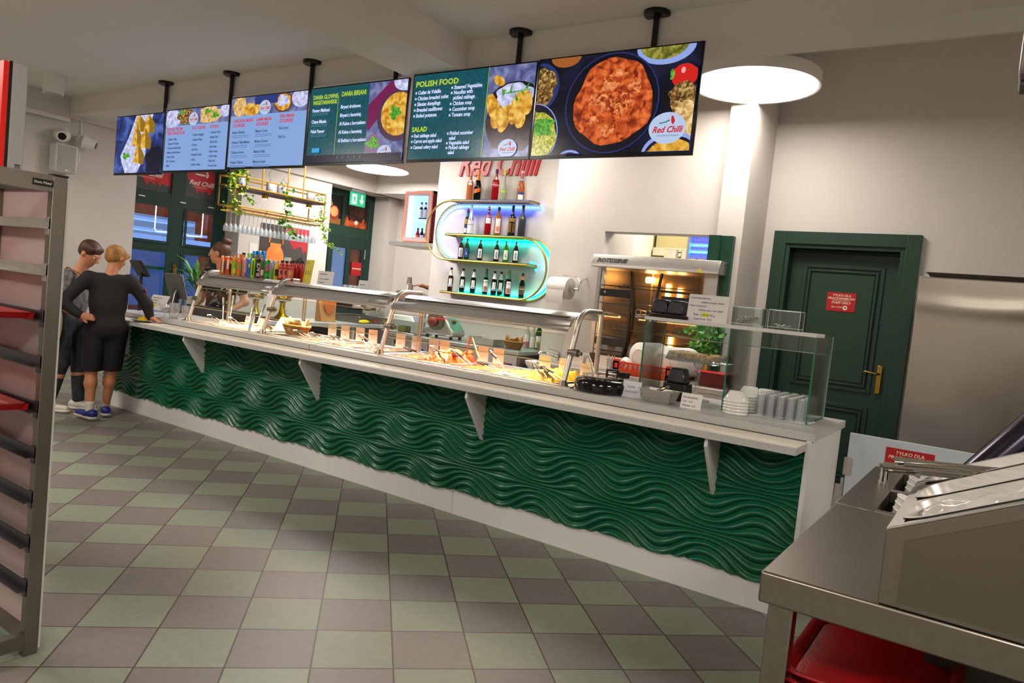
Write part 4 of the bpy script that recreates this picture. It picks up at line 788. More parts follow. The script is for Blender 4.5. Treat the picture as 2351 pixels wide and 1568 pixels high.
for x, gm, cm, lb, lt, h in ((-3.62,g_clear,cap_g,((.05,.55,1,lab_w),(.06,.25,.8,lab_r)),'syrup bottle with green cap and strawberry label, leftmost behind the basket',.27),(-3.54,g_clear,cap_g,((.05,.5,1,lab_w),),'slim syrup bottle with white label and dark green cap, second from left',.26),
    (-3.47,g_green,cap_g,((.05,.45,1,lab_w),(.08,.28,.6,cap_lime)),'green lime syrup bottle, tallest behind the basket',.32),(-3.385,g_clear,cap_k,((.05,.45,1,lab_w),(.05,.2,.9,lab_r)),'clear syrup bottle with black cap and red band',.30),(-3.315,g_clear,cap_k,((.05,.45,1,lab_w),(.3,.42,.6,ink_blue)),'clear syrup bottle with black cap and blue print, rightmost',.30)):
    make_bottle('syrup',h,gm,cm,lt,(x,3.02,.902),lb,group='syrup bottles on the fridge counter',cap_h=.04)
# meat slicer
sl = thing('meat_slicer','steel meat slicer with round blade guard on the fridge counter','slicer',(-4.50,2.66,.902))
obj('slicer_base', B().prism([(-.20,0.03),(.20,0.03),(.22,.08),(.12,.20),(.06,.25),(-.02,.16),(-.22,.10)],(0,-.12,0),EX,EZ,(0,.24,0)), steel, sl, bevel=.02)
obj('foot', B().cyl((-.17,-.08,-.001),(-.17,-.08,.035),.018).cyl((.17,-.08,-.001),(.17,-.08,.035),.018).cyl((-.17,.08,-.001),(-.17,.08,.035),.018).cyl((.17,.08,-.001),(.17,.08,.035),.018), black_m, sl)
obj('blade_guard', B().cyl((-.02,-.15,.20),(-.02,-.13,.20),.11,n=32), steel_dark, sl, smooth=True)
obj('meat_piece', B().ball((-.04,-.17,.18),.055,12,8,1.2,.5,.9), M('red_meat','#7a2a22',.5,noise=(30,'#b8463a',.6)), sl, smooth=True)
obj('knob', B().ball((.21,-.10,.20),.028), M('knob_olive','#4a4a20',.4), sl, smooth=True); obj('red_mark', B().box(.0,.12,-.155,-.15,.2,.235), lab_r, sl)
# weighing and glass cabinet behind it
ds = thing('glass_cake_dome','square glass cake cover with steel top beside the slicer','food cover',(-5.02,2.62,.902))
obj('cover_top', B().frust(-.24,.24,-.15,.15,.14,-.16,.16,-.10,.10,.20), steel, ds, bevel=.01); obj('cover_glass', B().box(-.24,.24,-.15,-.146,.01,.14).box(.236,.24,-.15,.15,.01,.14), pane_m, ds)
obj('cover_tray', B().box(-.25,.25,-.16,.16,0,.012), steel, ds, bevel=.004); obj('cheese_block', B().box(-.10,.02,-.05,.05,.012,.08), M('cheese','#e8cf7a',.6), ds, bevel=.008)
po = thing('till_scale','grey till scale with bowed arm on the back counter','scale',(-5.72,3.75,1.2805))
obj('scale_body', B().box(-.22,.20,-.16,.16,0,.06), black_m, po, bevel=.01); obj('scale_arm', B().tube([(.08,0,.085),(.17,0,.08),(.24,0,.02),(.28,0,-.08)],.022,8,flat=.5), M('scale_grey','#7d8a80',.5), po, smooth=True); obj('scale_plate', B().box(-.16,.10,-.13,.13,.075,.085), steel, po, bevel=.004)

# ---------------- wash basin ----------------
sk = thing('wash_basin','white ceramic wash basin with chrome mixer tap on the pillar','basin',(-2.92,2.40,.80))
obj('basin', B().lathe([(.10,-.12),(.18,-.08),(.24,.0),(.245,.03),(.22,.035),(.20,.0),(.12,-.06),(.0,-.07)],32,cap1=False,sx=1.15,sy=.65), M('ceramic','#e9e5df',.15), sk, smooth=True)
obj('basin_shelf', B().box(-.24,.26,.04,.145,.0,.032), _mats['ceramic'], sk, bevel=.01)
obj('mixer_tap', B().cyl((.04,.08,.03),(.04,.08,.13),.024).tube([(.04,.08,.08),(-.04,.0,.12),(-.10,-.05,.13),(-.11,-.055,.115)],[.018,.014,.013,.012],10).tube([(.04,.08,.13),(.02,.06,.15),(-.05,.0,.17)],[.02,.012,.006],8), chrome, sk, smooth=True)
sb = thing('soap_bottle','white soap bottle with green pump beside the tap','bottle',(-2.74,2.46,.834)); obj('bottle_body', B().lathe([(.03,0),(.032,.01),(.032,.12),(.012,.15)],16), lab_w, sb, smooth=True); obj('pump', B().lathe([(.014,.15),(.014,.18),(.005,.20)],12), M('pump_green','#1c9a3a',.4), sb, smooth=True); obj('red_label', B().box(-.02,.02,-.034,-.032,.05,.09), lab_r, sb)
sc2 = M('splash_steel','#b9b5ae',.3,1); tag(obj('steel_corner_post', B().box(-2.565,-2.53,2.50,2.55,0,1.9), sc2),'brushed steel corner strip left of the rotisserie','strip')
# ---------------- high black bar cabinet and what stands on it ----------------
bc = thing('bar_cabinet','tall dark bar cabinet with black top behind the canopy','cabinet',(-6.0,3.8,0))
obj('cabinet_body', B().box(-.6,.45,-.28,.3,0,1.235), M('cabinet_grey','#b7b4b0',.5), bc); obj('cabinet_top', B().box(-.62,.47,-.3,.32,1.235,1.28), black_m, bc, bevel=.003)
def cup(x, y, z, col, label, n=1, h=.095, band=None):
    t = thing('paper_cup', label, 'cup', (x,y,z), 0, 'paper cups on the bar cabinet')
    obj('cup_body', B().lathe([(.040,0),(.038,.004),(.028,h),(.0,h)],20,cap1=False), M('cup_'+col[1:],col,.6), t, smooth=True)
    obj('cup_rim', B().tube([(.040*math.cos(a),.040*math.sin(a),.004) for a in [2*PI*i/20 for i in range(20)]],.0025,6,closed=True), lab_w, t, smooth=True)
    if band: obj('cup_sleeve', B().lathe([(.0385,.02),(.033,.07)],20,cap0=False,cap1=False), M('cup_sleeve_'+band[1:],band,.7), t, smooth=True)
for x, y, z, c_, l, bnd in ((-6.12,3.6,1.281,'#7a6a60','brown upturned paper cup at the left front of the cup pile',None),(-6.03,3.6,1.281,'#e9e4da','white upturned cup with orange sleeve in the cup pile','#d89a5a'),(-5.93,3.6,1.281,'#e6e2da','plain white upturned cup at the right of the cup pile',None),
    (-6.05,3.72,1.281,'#d8d3cb','white upturned cup behind the sleeved one',None),(-6.05,3.72,1.377,'#d8d3cb','white upturned cup in the middle of the tall stack',None),(-6.05,3.72,1.473,'#7c6a60','dark brown upturned cup topping the tall stack',None),(-5.92,3.61,1.377,'#7c6a60','dark brown upturned cup topping the right stack',None)):
    cup(x,y,z,c_,l,band=bnd)
for i in range(5):
    pc = thing('saucer_plate',('white plate at the bottom of the small pile on the bar cabinet','white plate second in the small pile','white plate in the middle of the small pile','white plate fourth in the small pile','white top plate of the small pile')[i],'plate',(-6.30,3.62,1.281+i*.012),0,'small plates on the bar cabinet')
    obj('plate', B().lathe([(.04,0),(.085,.010),(.082,.011),(.0,.004)],24,cap1=False), M('porcelain','#eceae6',.15), pc, smooth=True)
# ---------------- grey side counter with coffee things ----------------
gc = thing('side_counter','grey topped side counter with open white shelves behind the cashier','counter',(0,0,0))
obj('worktop', B().box(-6.55,-5.86,1.32,3.42,.875,.915), granite, gc)
cbm = M('cabinet_white','#d9d6d0',.45)
obj('cabinet_body', B().box(-6.55,-6.50,1.35,3.40,0,.875).box(-6.5,-5.90,1.35,1.38,0,.875).box(-6.5,-5.90,1.86,1.89,0,.875).box(-6.5,-5.90,2.62,2.65,0,.875).box(-6.5,-5.9,3.37,3.40,0,.875).box(-6.5,-5.9,1.38,1.86,0,.875), cbm, gc)
obj('shelf', B().box(-6.5,-5.92,1.89,2.62,.70,.72).box(-6.5,-5.92,2.65,3.37,.45,.47), cbm, gc)
obj('shelf_edge', B().box(-5.925,-5.91,1.89,2.62,.695,.722), steel, gc)
dk = thing('storage_box','dark storage box on the open shelf under the grey counter','box',(-6.2,2.2,.72)); obj('box_body', B().box(-.15,.2,-.25,.05,0,.06), M('box_brown','#8a6a44',.7), dk, bevel=.004); obj('box_lid', B().box(-.15,.2,-.25,.05,.06,.07), M('box_dark','#2a2220',.6), dk)
ck = obj('power_cable', B().tube([(-6.0,2.9,.87),(-6.02,2.92,.75),(-6.0,2.98,.66),(-6.02,3.05,.50)],.006,6), black_m); tag(ck,'black power cable hanging under the grey counter','cable')
pb = thing('paper_bag','brown paper bag standing folded on the grey side counter','bag',(-6.12,2.36,.916))
obj('bag', B().frust(-.06,.06,-.11,.11,0,-.02,.02,-.14,.14,.27), M('bag_brown','#c08a52',.8,noise=(6,'#a8703c',.6),bump=(12,.4)), pb, bevel=.004)
obj('bag_fold', B().prism([(-.12,.27),(.12,.27),(.03,.10),(-.03,.10)],(.058,0,0),EY,EZ,EX*.004), M('bag_orange','#c8682c',.8), pb)
em = thing('coffee_machine','steel and black espresso machine on the grey side counter','coffee machine',(-6.2,3.05,.916))
obj('machine_body', B().box(-.25,.05,-.26,.28,.16,.38), black_m, em, bevel=.02); obj('drip_tray', B().box(-.25,.22,-.26,.28,0,.09), steel_dark, em, bevel=.01); obj('front_panel', B().box(.05,.07,-.24,.26,.18,.24), steel, em); obj('badge', B().box(.221,.224,-.02,.08,.03,.05), lab_r, em)
for y in (-.12,.10): obj('group_head', B().cyl((.05,y,.20),(.16,y,.20),.03,n=14).cyl((.14,y,.2),(.14,y,.13),.02), chrome, em, smooth=True)
obj('cup_rail', B().tube([(-.2,-.24,.42),(.04,-.24,.42),(.04,.26,.42),(-.2,.26,.42)],.006,6), chrome, em)
for i in range(7):
    wg = thing('water_glass','clear glass standing on top of the coffee machine','glass',(-6.36+.07*(i%2),2.86+.065*(i//2)+.03*(i%2),1.297),0,'glasses on the coffee machine')
    obj('glass_body', B().lathe([(.024,0),(.026,.005),(.032,.085),(.030,.085),(.024,.008),(0,.006)],16,cap1=False), tumbler_m, wg, smooth=True)
yb = obj('banana_bag', B().ball((-5.98,2.87,.942),.055,12,8,.8,1.6,.45), M('yellow_thing','#e6d21e',.4,bump=(30,.4))); tag(yb,'bright yellow wrapped item lying before the coffee machine','package')
tray_b = thing('black_tray','black tray with dark items on the grey counter by the cashier','tray',(-6.15,1.62,.916)); obj('tray_base', B().box(-.2,.2,-.12,.30,0,.015), black_m, tray_b, bevel=.006)
gstand = M('gold_foil','#c8a21c',.18,1,bump=(60,.6))
for x, y, lab in ((-6.18,1.40,'gold foil drinks dispenser stand behind the cashier, left one'),(-6.05,1.66,'gold foil drinks dispenser stand behind the left canopy post')):
    d_ = thing('drink_dispenser',lab,'drink dispenser',(x,y,.932),0,'gold based drink dispensers')
    obj('stand', B().lathe([(.085,0),(.075,.02),(.04,.06),(.028,.12),(.030,.18),(.05,.20)],24), gstand, d_, smooth=True)
    obj('glass_tank', B().lathe([(.07,.20),(.085,.22),(.085,.38),(.05,.40)],24,cap0=False), pane_m, d_, smooth=True); obj('tank_ring', B().lathe([(.086,.215),(.088,.225),(.088,.245),(.086,.25)],24,cap0=False,cap1=False), M('gold_ring','#c89a2c',.25,1), d_, smooth=True)
    obj('tap', B().cyl((.08,0,.26),(.17,0,.26),.012).cyl((.13,0,.21),(.13,0,.31),.010), chrome, d_, smooth=True)
# ---------------- rotisserie oven ----------------
ro = thing('rotisserie_oven','large stainless rotisserie oven with curved glass doors in the hatch','oven',(-1.90,2.30,.93))
X0, X1 = -.53, .56
obj('side_wall', B().box(X0,X0+.04,0.03,.66,-.05,.86).box(X1-.12,X1,0.03,.66,-.05,.86).box(X0,X1,.62,.66,-.05,.95), steel, ro)
obj('hood_top', B().prism([(-.10,.86),(-.10,.89),(-.06,.975),(.66,.98),(.66,.86)],(X0-.06,0,0),EY,EZ,(X1-X0+.10,0,0)), steel, ro, bevel=.004)
obj('oven_floor', B().box(X0,X1,.0,.62,-.05,-.0), steel_dark, ro); obj('oven_base', B().box(X0,X1,.02,.66,-.93,-.05), steel, ro)
warm_int = M('oven_interior','#c8b484',.3,.5,noise=(4,'#8a784c',.6))
obj('interior_back', B().box(X0+.04,X1-.12,.60,.615,0,.86), warm_int, ro)
obj('oven_lamp', B().cyl((-.30,.52,.80),(-.22,.52,.80),.03).cyl((.02,.58,.6),(.02,.58,.75),.02).cyl((-.1,.58,.6),(-.1,.58,.78),.02).cyl((-.02,.58,.16),(-.02,.58,.28),.018), M('oven_glow','#ffb060',emis='#ffbe78',es=9), ro)
for z in (.14,.30,.42,.55,.70): obj('spit_bar', B().cyl((X0+.05,.30,z),(X1-.13,.30,z),.008,n=8).cyl((X0+.05,.38,z+.03),(X1-.13,.38,z+.03),.005,n=6), steel, ro, smooth=True)
oven_gl = thin_glass('oven_glass','#d8d0bc',None,.25)
def curve_bar(x, s): return [(x+s*.05*math.sin(PI*k/10), -.02-.02*math.sin(PI*k/10), .02+.82*k/10) for k in range(11)]
obj('door_glass', B().box(X0+.05,-.02,-.005,-.0,.02,.84).box(.0,X1-.13,-.005,0,.02,.84), oven_gl, ro)
obj('curved_bar', B().tube(curve_bar(-.22,1),.014,6,flat=.8), black_m, ro); obj('curved_bar', B().tube(curve_bar(.08,-.6),.014,6,flat=.8), black_m, ro)
for z in (.16,.60,): 
    obj('door_band', B().box(X0+.03,-.20,-.03,-.012,z,z+.07), black_m, ro, bevel=.004); obj('door_band', B().box(.10,X1-.13,-.03,-.012,z-.03,z+.045), black_m, ro, bevel=.004)
    obj('band_screw', B().cyl((X0+.08,-.032,z+.04),(X0+.08,-.028,z+.04),.012).cyl((X1-.18,-.032,z+.01),(X1-.18,-.028,z+.01),.012), chrome, ro)
for z in (.11,.25,.54,.70): obj('thin_rail', B().cyl((X0+.03,-.02,z),(-.19,-.02,z),.005,n=6).cyl((.09,-.02,z-.02),(X1-.13,-.02,z-.02),.005,n=6), black_m, ro)
obj('door_knob', B().cyl((-.06,-.12,.485),(-.06,.0,.485),.024,n=18).cyl((.035,-.12,.485),(.035,.0,.485),.024,n=18), chrome, ro, smooth=True)
obj('knob_face', B().cyl((-.06,-.124,.485),(-.06,-.12,.485),.019,n=18).cyl((.035,-.124,.485),(.035,-.12,.485),.019,n=18), black_m, ro)
b_ = text_b('ROTISSERIE', .055, (X0-.0,-.0945,.905), EX, Vector((0,.43,.90)), .002, .15, 'LEFT', .002, 1.0, sx=1.05); obj('lettering', b_, black_m, ro)
obj('warning_triangle', B().prism([(0,0),(.045,0),(.0225,.04)],(.42,-.101,.865),EX,EZ,(0,-.001,0)), M('warn_yellow','#e8d21a',.5), ro)
for i, x in enumerate((-.38,-.30,-.05,.02,.10,.18)):
    q = thing('metal_bowl','upturned metal bowl on the oven roof','bowl',(-1.95+x,2.62+.04*(i%2),1.906),0,'metal bowls on the oven roof'); obj('bowl_shell', B().lathe([(.05,0),(.045,.015),(.02,.024)],18), (steel,_mats['porcelain'])[i%2], q, smooth=True)
ik = thing('insect_killer','electric insect killer with two glowing blue tubes above the hatch','insect killer',(-2.12,3.55,2.0))
obj('housing', frame_ring(B(),0,.36,0,.27,0,.08,.025,True).box(0,.36,.075,.08,0,.27), M('killer_grey','#b9b8c8',.5), ik, bevel=.004)
obj('backlight', B().box(.03,.33,.06,.07,.03,.24), M('killer_violet','#3a36d8',.5,emis='#4a46e8',es=1.2), ik)
for z in (.09,.16): obj('blue_tube', B().cyl((.04,.03,z),(.32,.03,z),.010,n=10), M('killer_tube','#40a0ff',emis='#20a0ff',es=12), ik)
g = B()
for k in range(16): g.box(.03+k*.02,.032+k*.02,.004,.008,.025,.245)
for z in (.06,.125,.19): g.box(.025,.335,.003,.009,z,z+.004)
obj('guard_grid', g, M('killer_wire','#2a2a60',.4), ik); obj('power_cord', B().tube([(.12,.0,.02),(.14,0,-.05),(.13,0,-.2)],.004,5), black_m, ik); obj('bracket', B().box(.16,.20,.08,.62,.20,.24).box(.0,.36,.62,.64,.1,.3), steel_dark, ik)
ikp = struct('trim_7', B().box(-2.14,-1.70,4.19,4.26,0,3.2), ktile)
for x, r, lab in ((-2.67,.085,'large steel cooking pot on the kitchen shelf'),(-2.49,.06,'smaller steel pot right of the large pot')):
    pp = thing('cooking_pot',lab,'pot',(x,4.5,2.075)); obj('pot_body', B().lathe([(r,0),(r,.11),(r+.004,.112),(r-.004,.112),(r-.004,.01),(0,.01)],24,cap1=False), steel, pp, smooth=True); obj('pot_handle', B().tube([(r,0,.08),(r+.03,.02,.085),(r+.03,-.02,.085),(r,-.01,.08)],.005,6), black_m, pp)
ks = thing('kitchen_shelf','steel kitchen shelf carrying the cooking pots','shelf',(0,0,0)); obj('shelf_board', B().box(-3.1,-2.25,4.3,4.8,2.05,2.075), steel, ks); obj('shelf_leg', B().box(-3.1,-3.07,4.3,4.33,0,2.05).box(-2.28,-2.25,4.3,4.33,0,2.05).box(-3.1,-3.07,4.77,4.8,0,2.05).box(-2.28,-2.25,4.77,4.8,0,2.05), steel, ks)
hd_ = thing('extractor_hood','sloping steel extractor hood in the kitchen','hood',(0,0,0)); obj('hood_shell', B().prism([(5.0,2.55),(5.59,2.9),(5.59,2.2),(5.0,2.2)],(-3.1,0,0),EY,EZ,(1.2,0,0)), M('hood_steel','#b0a98c',.35,1), hd_, bevel=.005); obj('hood_lip', B().box(-3.12,-1.88,4.98,5.0,2.15,2.25), steel, hd_)
# ---------------- steel dish bench with the orange rack ----------------
db = thing('dish_bench','steel dish bench in front of the oven','bench',(0,0,0))
obj('bench_top', B().box(-2.60,-.92,1.55,2.15,.87,.91).box(-2.60,-.92,1.55,1.57,.80,.87), steel, db, bevel=.003); obj('bench_body', B().box(-2.56,-.95,1.60,2.12,.08,.87), steel_dark, db); obj('back_splash', B().box(-2.6,-1.4,2.15,2.165,.91,1.0), steel, db)
for i in range(3): obj('drawer_front', B().box(-1.5+i*.18,-1.34+i*.18,1.59,1.60,.72,.79), steel, db)
for x in (-2.5,-1.0): obj('bench_leg', B().box(x,x+.04,1.62,1.66,0,.08), steel, db)
rk = thing('dish_rack','orange plastic dish rack full of white plates','dish rack',(-1.62,1.86,.911))
orange_p = M('orange_plastic','#d8431a',.4)
b = B(); s_ = .25; 
for (x0,x1,y0,y1) in ((-s_,s_,-s_,-s_+.012),(-s_,s_,s_-.012,s_),(-s_,-s_+.012,-s_,s_),(s_-.012,s_,-s_,s_)):
    b.box(x0,x1,y0,y1,0,.045).box(x0,x1,y0,y1,.085,.10)
for k in range(13):
    q = -s_+k*(2*s_-.012)/12
    for (x0,x1,y0,y1) in ((q,q+.012,-s_,-s_+.012),(q,q+.012,s_-.012,s_),(-s_,-s_+.012,q,q+.012),(s_-.012,s_,q,q+.012)): b.box(x0,x1,y0,y1,.045,.085)
b.box(-s_,-s_+.05,-s_,-s_+.012,0,.115).box(s_-.05,s_,-s_,-s_+.012,0,.115)
obj('rack_wall', b, orange_p, rk)
b = B()
for k in range(10): b.box(-s_,s_,-s_+.05*k+.01,-s_+.05*k+.018,.004,.014).box(-s_+.05*k+.01,-s_+.05*k+.018,-s_,s_,0,.008)
obj('rack_floor', b, orange_p, rk)
porc = _mats['porcelain']
def plate_prof(r): return [(0,0),(r*.55,0),(r*.60,.006),(r*.97,.022),(r,.026),(r*.97,.028),(r*.62,.012),(r*.55,.008),(0,.008)]
def rackplate(x, y, r, label, tilt=.12, rz=-.25):
    t = thing('dinner_plate', label, 'plate', (x,y,.911+.016+r*.99), rz, 'white plates standing in the orange rack')
    pb_ = B().lathe(plate_prof(r),36,cap0=False,cap1=False); pb_.xf(Matrix.Rotation(-(PI/2-tilt),4,'X'))
    obj('plate', pb_, porc, t, smooth=True); rg = B().lathe([(r*.54,-.001),(r*.56,-.002),(r*.57,-.001)],36,cap0=False,cap1=False).xf(Matrix.Rotation(-(PI/2-tilt),4,'X')); obj('foot_ring', rg, M('plate_foot','#b9b3ab',.5), t, smooth=True)
    return t
for i in range(6): rackplate(-1.70+.008*i,1.72+.055*i,.125,('front plate','second plate','third plate','fourth plate','fifth plate','rearmost plate')[i]+' of the left row in the orange rack')
for i in range(8): rackplate(-1.475+.012*i,1.67+.045*i,.120,('front plate','second plate','third plate','fourth plate','fifth plate','sixth plate','seventh plate','rearmost plate')[i]+' of the right row in the orange rack')
rackplate(-1.79,1.645,.06,'small saucer standing at the left corner of the orange rack')
mg = thing('cutlery_cup','brown mug with small red and blue emblem holding nothing, left of the rack','mug',(-2.10,1.72,.911)); obj('mug_body', B().lathe([(.035,0),(.045,.13),(.042,.13),(.033,.005),(0,.005)],20,cap1=False), M('mug_brown','#4a3a30',.5), mg, smooth=True); obj('emblem', B().box(-.012,.0,-.047,-.044,.07,.08).box(.002,.014,-.047,-.044,.07,.08), lab_r, mg)
cc = thing('cutlery_glass','small glass holding cutlery left of the orange rack','cutlery holder',(-1.96,1.75,.911)); obj('glass_body', B().lathe([(.03,0),(.033,.10),(.031,.10),(.028,.005),(0,.005)],18,cap1=False), tumbler_m, cc, smooth=True)
for k in range(7): a = k*.9; obj('cutlery', B().tube([(.01*math.cos(a),.01*math.sin(a),.01),(.03*math.cos(a),.03*math.sin(a),.13)],.004,6), chrome, cc)
yb2 = thing('yellow_bottle','yellow cleaning bottle behind the plates','bottle',(-1.27,2.02,.911)); obj('bottle_body', B().frust(-.03,.03,-.02,.02,0,-.027,.027,-.018,.018,.17), M('yellow_plastic','#d8a51a',.4), yb2, bevel=.008); obj('bottle_cap', B().cyl((0,0,.17),(0,0,.19),.012), black_m, yb2)
rb = thing('red_tub','dark red translucent tub on the dish bench','tub',(-1.09,1.85,.911)); obj('tub_body', gn(B(),.24,.30,.10), M('tub_red','#6a1c20',.3), rb); obj('tub_lid', B().box(-.13,.13,-.17,-.0,.101,.11), M('lid_red','#b0171d',.35), rb, bevel=.004)
tq = obj('turquoise_cloth', B().ball((-1.36,1.66,.935),.05,12,8,1.2,.6,.5), M('turquoise','#5ac8a8',.7,bump=(25,.5))); tag(tq,'turquoise cleaning cloth beside the red tub','cloth')
# ---------------- drinks and signs standing on the canopy ----------------
TZ = 1.3775
def can(x, y, z, r, h, col, label, decos=(), band=None):
    t = thing('drink_can', label, 'can', (x,y,z), 0, 'cans on the food canopy')
    m = M('can_'+col[1:], col, .25, .4)
    pr = [(r*.8,0),(r,.008),(r,h-.014),(r*.86,h-.002)]
    obj('can_body', B().lathe(pr,20), m, t, smooth=True); obj('can_lid', B().lathe([(r*.86,0),(r*.84,.003),(r*.78,.001)],18,(0,0,h-.002)), chrome, t, smooth=True)
    for (z0,z1,a0,a1,cc_) in decos: obj('can_print', wrap(pr, h*z0, h*z1, FR+.85+a0, FR+.85+a1, .0008, 8), M('print_'+cc_[1:],cc_,.4), t, smooth=True)
    return t
def drinkb(x, y, z, h, liquid, capc, label, decos=(), r=.031):
    t = thing('drink_bottle', label, 'bottle', (x,y,z), 0, 'juice bottles on the food canopy'); pr = [(r*.9,0),(r,.01),(r,h*.62),(r*.8,h*.75),(r*.45,h*.86),(r*.45,h*.92)]
    obj('bottle_body', B().lathe(pr,20), M('juice_'+liquid[1:],liquid,.2,trans=.2), t, smooth=True); obj('cap', B().lathe([(r*.5,0),(r*.5,h*.09)],16,(0,0,h*.91)), M('dcap_'+capc[1:],capc,.4), t, smooth=True)
    for (z0,z1,a0,a1,cc_) in decos: obj('paper_label', wrap(pr, h*z0, h*z1, FR+.85+a0, FR+.85+a1, .0008, 8), M('print_'+cc_[1:],cc_,.4), t, smooth=True)
    return t
yF, yB = .37, .48
can(-5.30,yF,TZ,.033,.165,'#d8692a','orange and blue striped drink can, leftmost on the canopy',((.1,.9,-.3,.0,'#e9e6e0'),(.2,.7,.2,.5,'#2a4a8a')))
can(-5.215,yF,TZ,.033,.165,'#c85a28','orange can with white swirl and dark figure, second from the left',((.3,.95,-.5,-.1,'#f2efe8'),(.1,.6,.1,.5,'#20242c'),(.6,.8,.3,.6,'#d8e04a')))
drinkb(-5.13,yF,TZ,.205,'#e08a1a','#8a8f9a','orange juice bottle with green label and grey cap',((.05,.6,-.8,.8,'#7ab82c'),(.1,.3,-.4,.3,'#e8c83a')))
drinkb(-5.055,yF,TZ,.195,'#e8641a','#e06a1a','bright orange juice bottle beside the pink can',((.05,.6,-.7,.7,'#c8762a'),(.3,.5,-.4,.4,'#6aa82c')))
can(-4.975,yF,TZ,.031,.165,'#c08088','slim pink drink can',((.2,.8,-.5,.3,'#d89aa0'),))
can(-4.905,yF,TZ,.033,.165,'#2a72c8','blue drink can in the front row',((.5,.7,-.5,-.1,'#e8b82a'),))
can(-4.845,yF-.01,TZ,.026,.165,'#a8d82a','slim lime green drink can',((.1,.9,-.4,-.1,'#1a2a10'),))
bl = can(-4.79,yF,TZ,.027,.17,'#1c1418','slim black and red drink can with white upright letters',((.05,.95,.2,.9,'#7a1a1c'),))
obj('lettering', text_b('BLACK', .040, (.0285*math.cos(FR+.85)+.013*math.sin(FR+.85)*-1, .0285*math.sin(FR+.85)+.013*math.cos(FR+.85),.012), EZ, Vector((math.sin(FR+.85),-math.cos(FR+.85),0)), .001, 0, 'LEFT', .001), lab_w, bl)
can(-4.73,yF,TZ,.027,.165,'#8a4038','slim reddish green drink can',((.55,.95,-.8,.8,'#2a6a3a'),(.15,.45,-.6,.4,'#e0c8b8')))
can(-4.665,yF,TZ,.033,.165,'#2a8a3a','green drink can with pink print',((.4,.75,-.5,.4,'#c85a7a'),(.1,.3,-.6,.6,'#3ab03a')))
can(-4.60,yF,TZ,.028,.16,'#9a9aa8','slim silver lilac drink can',((.05,.5,-.8,.8,'#5aa02c'),))
drinkb(-4.535,yF,TZ,.165,'#e0b81a','#c8c8c0','yellow drink bottle with black label',((.2,.55,-.7,.7,'#1c1c1c'),),r=.028)
for i, x in enumerate((-4.475,-4.42,-4.36)):
    drinkb(x,yF,TZ,.17,'#b8281c','#1c1c1c',('red tea bottle with black cap, left of three','red tea bottle with black cap, middle of three','red tea bottle with black cap, right of three')[i],((.12,.7,-.8,.8,'#e07868'),(.3,.5,-.3,.1,'#1c1c20' if i < 2 else '#e8b82a')),r=.028)
    drinkb(x+.01,yB,TZ,.18,'#b8281c','#1c1c1c',('red tea bottle in the second row, left','red tea bottle in the second row, middle','red tea bottle in the second row, right')[i],(),r=.027)
for x, lab in ((-4.985,'tall blue can with round yellow print in the second row, left one'),(-4.905,'tall blue can with round yellow print in the second row, right one')):
    can(x,yB,TZ+.0,.036,.24,'#1a7ac8',lab,((.66,.86,-.35,.25,'#e8b01a'),(.72,.80,-.2,.1,'#c83a2a'),(.45,.58,-.5,.4,'#dfe8f0')))
for i, x in enumerate((-5.10,-5.06)): drinkb(x,yB,TZ,.215,'#e0901a','#6ad01c',('orange drink bottle with lime cap in the second row, left','orange drink bottle with lime cap in the second row, right')[i],((.6,.9,-1,1,'#8ad02c'),),r=.020)
drinkb(-5.17,yB,TZ,.215,'#d88a1a','#20242a','tall orange bottle with black cap in the second row')
# standing cards
card_m = M('white_card','#e8e4e2',.6)
ink = M('ink_grey','#55525a',.6)
def card(name, loc, w, h, rz, tilt, label, lines, group=None, mat=None, col=None, foot=True, yellow=None):
    """small card leaning back; rz turns it, tilt leans it"""
    t = thing(name, label, 'card', loc, rz, group)
    up = Vector((0, math.sin(tilt), math.cos(tilt))); n = EX.cross(up)
    obj('card_face', B().prism([(-w/2,0),(w/2,0),(w/2,h),(-w/2,h)], n*0, EX, up, -n*.002), mat or card_m, t)
    if foot: obj('card_foot', B().prism([(-w/2,0),(w/2,0),(w/2,h*.5),(-w/2,h*.5)], n*0-n*.004, EX, Vector((0,.6,.0)), -n*.002), mat or card_m, t)
    b = B()
    for (s, x, z, sz) in lines:
        q = text_b(s, sz, n*.0008+EX*(x-w/2)+up*z, EX, up, .0005, 0, 'LEFT'); b.add(q.v,q.f)
    if lines: obj('lettering', b, col or ink, t)
    if yellow: x, z, ww, hh = yellow; obj('yellow_mark', B().prism([(x-w/2,z),(x+ww-w/2,z),(x+ww-w/2,z+hh),(x-w/2,z+hh)], n*.0004, EX, up, n*.0004), M('mark_yellow','#e6e61a',.6), t)
    return t
card('menu_card',(-4.235,.44,TZ),.10,.20,.0,.15,'yellow card with black bottle pictures at the right end of the drinks',[('2+1',.01,.165,.022),('l l l',.015,.07,.055)],mat=M('card_yellow','#d8cc4a',.6),col=black_m)
card('price_card',(-4.03,.46,TZ),.19,.115,0,.1,'white printed card standing right of the drinks on the canopy',[('Szanowni Klienci',.02,.085,.014),('prosimy o cierpliwość',.02,.045,.013),('Dziękujemy!',.02,.015,.013)])
t = card('price_card',(-4.49,.225,1.315),.21,.10,0,.9,'white printed notice taped on the canopy front beside the second post',[('Prosimy nie dotykać',.02,.065,.013),('Please do not touch',.02,.03,.013)],foot=False)
card('price_card',(-3.62,.50,TZ),.11,.07,0,.1,'small white card on the canopy above the second hood',[('Smacznego',.02,.03,.012)])
card('price_card',(-5.36,.46,TZ),.10,.13,.0,.2,'white card standing beside the leftmost can',[('PLN',.02,.08,.02)])
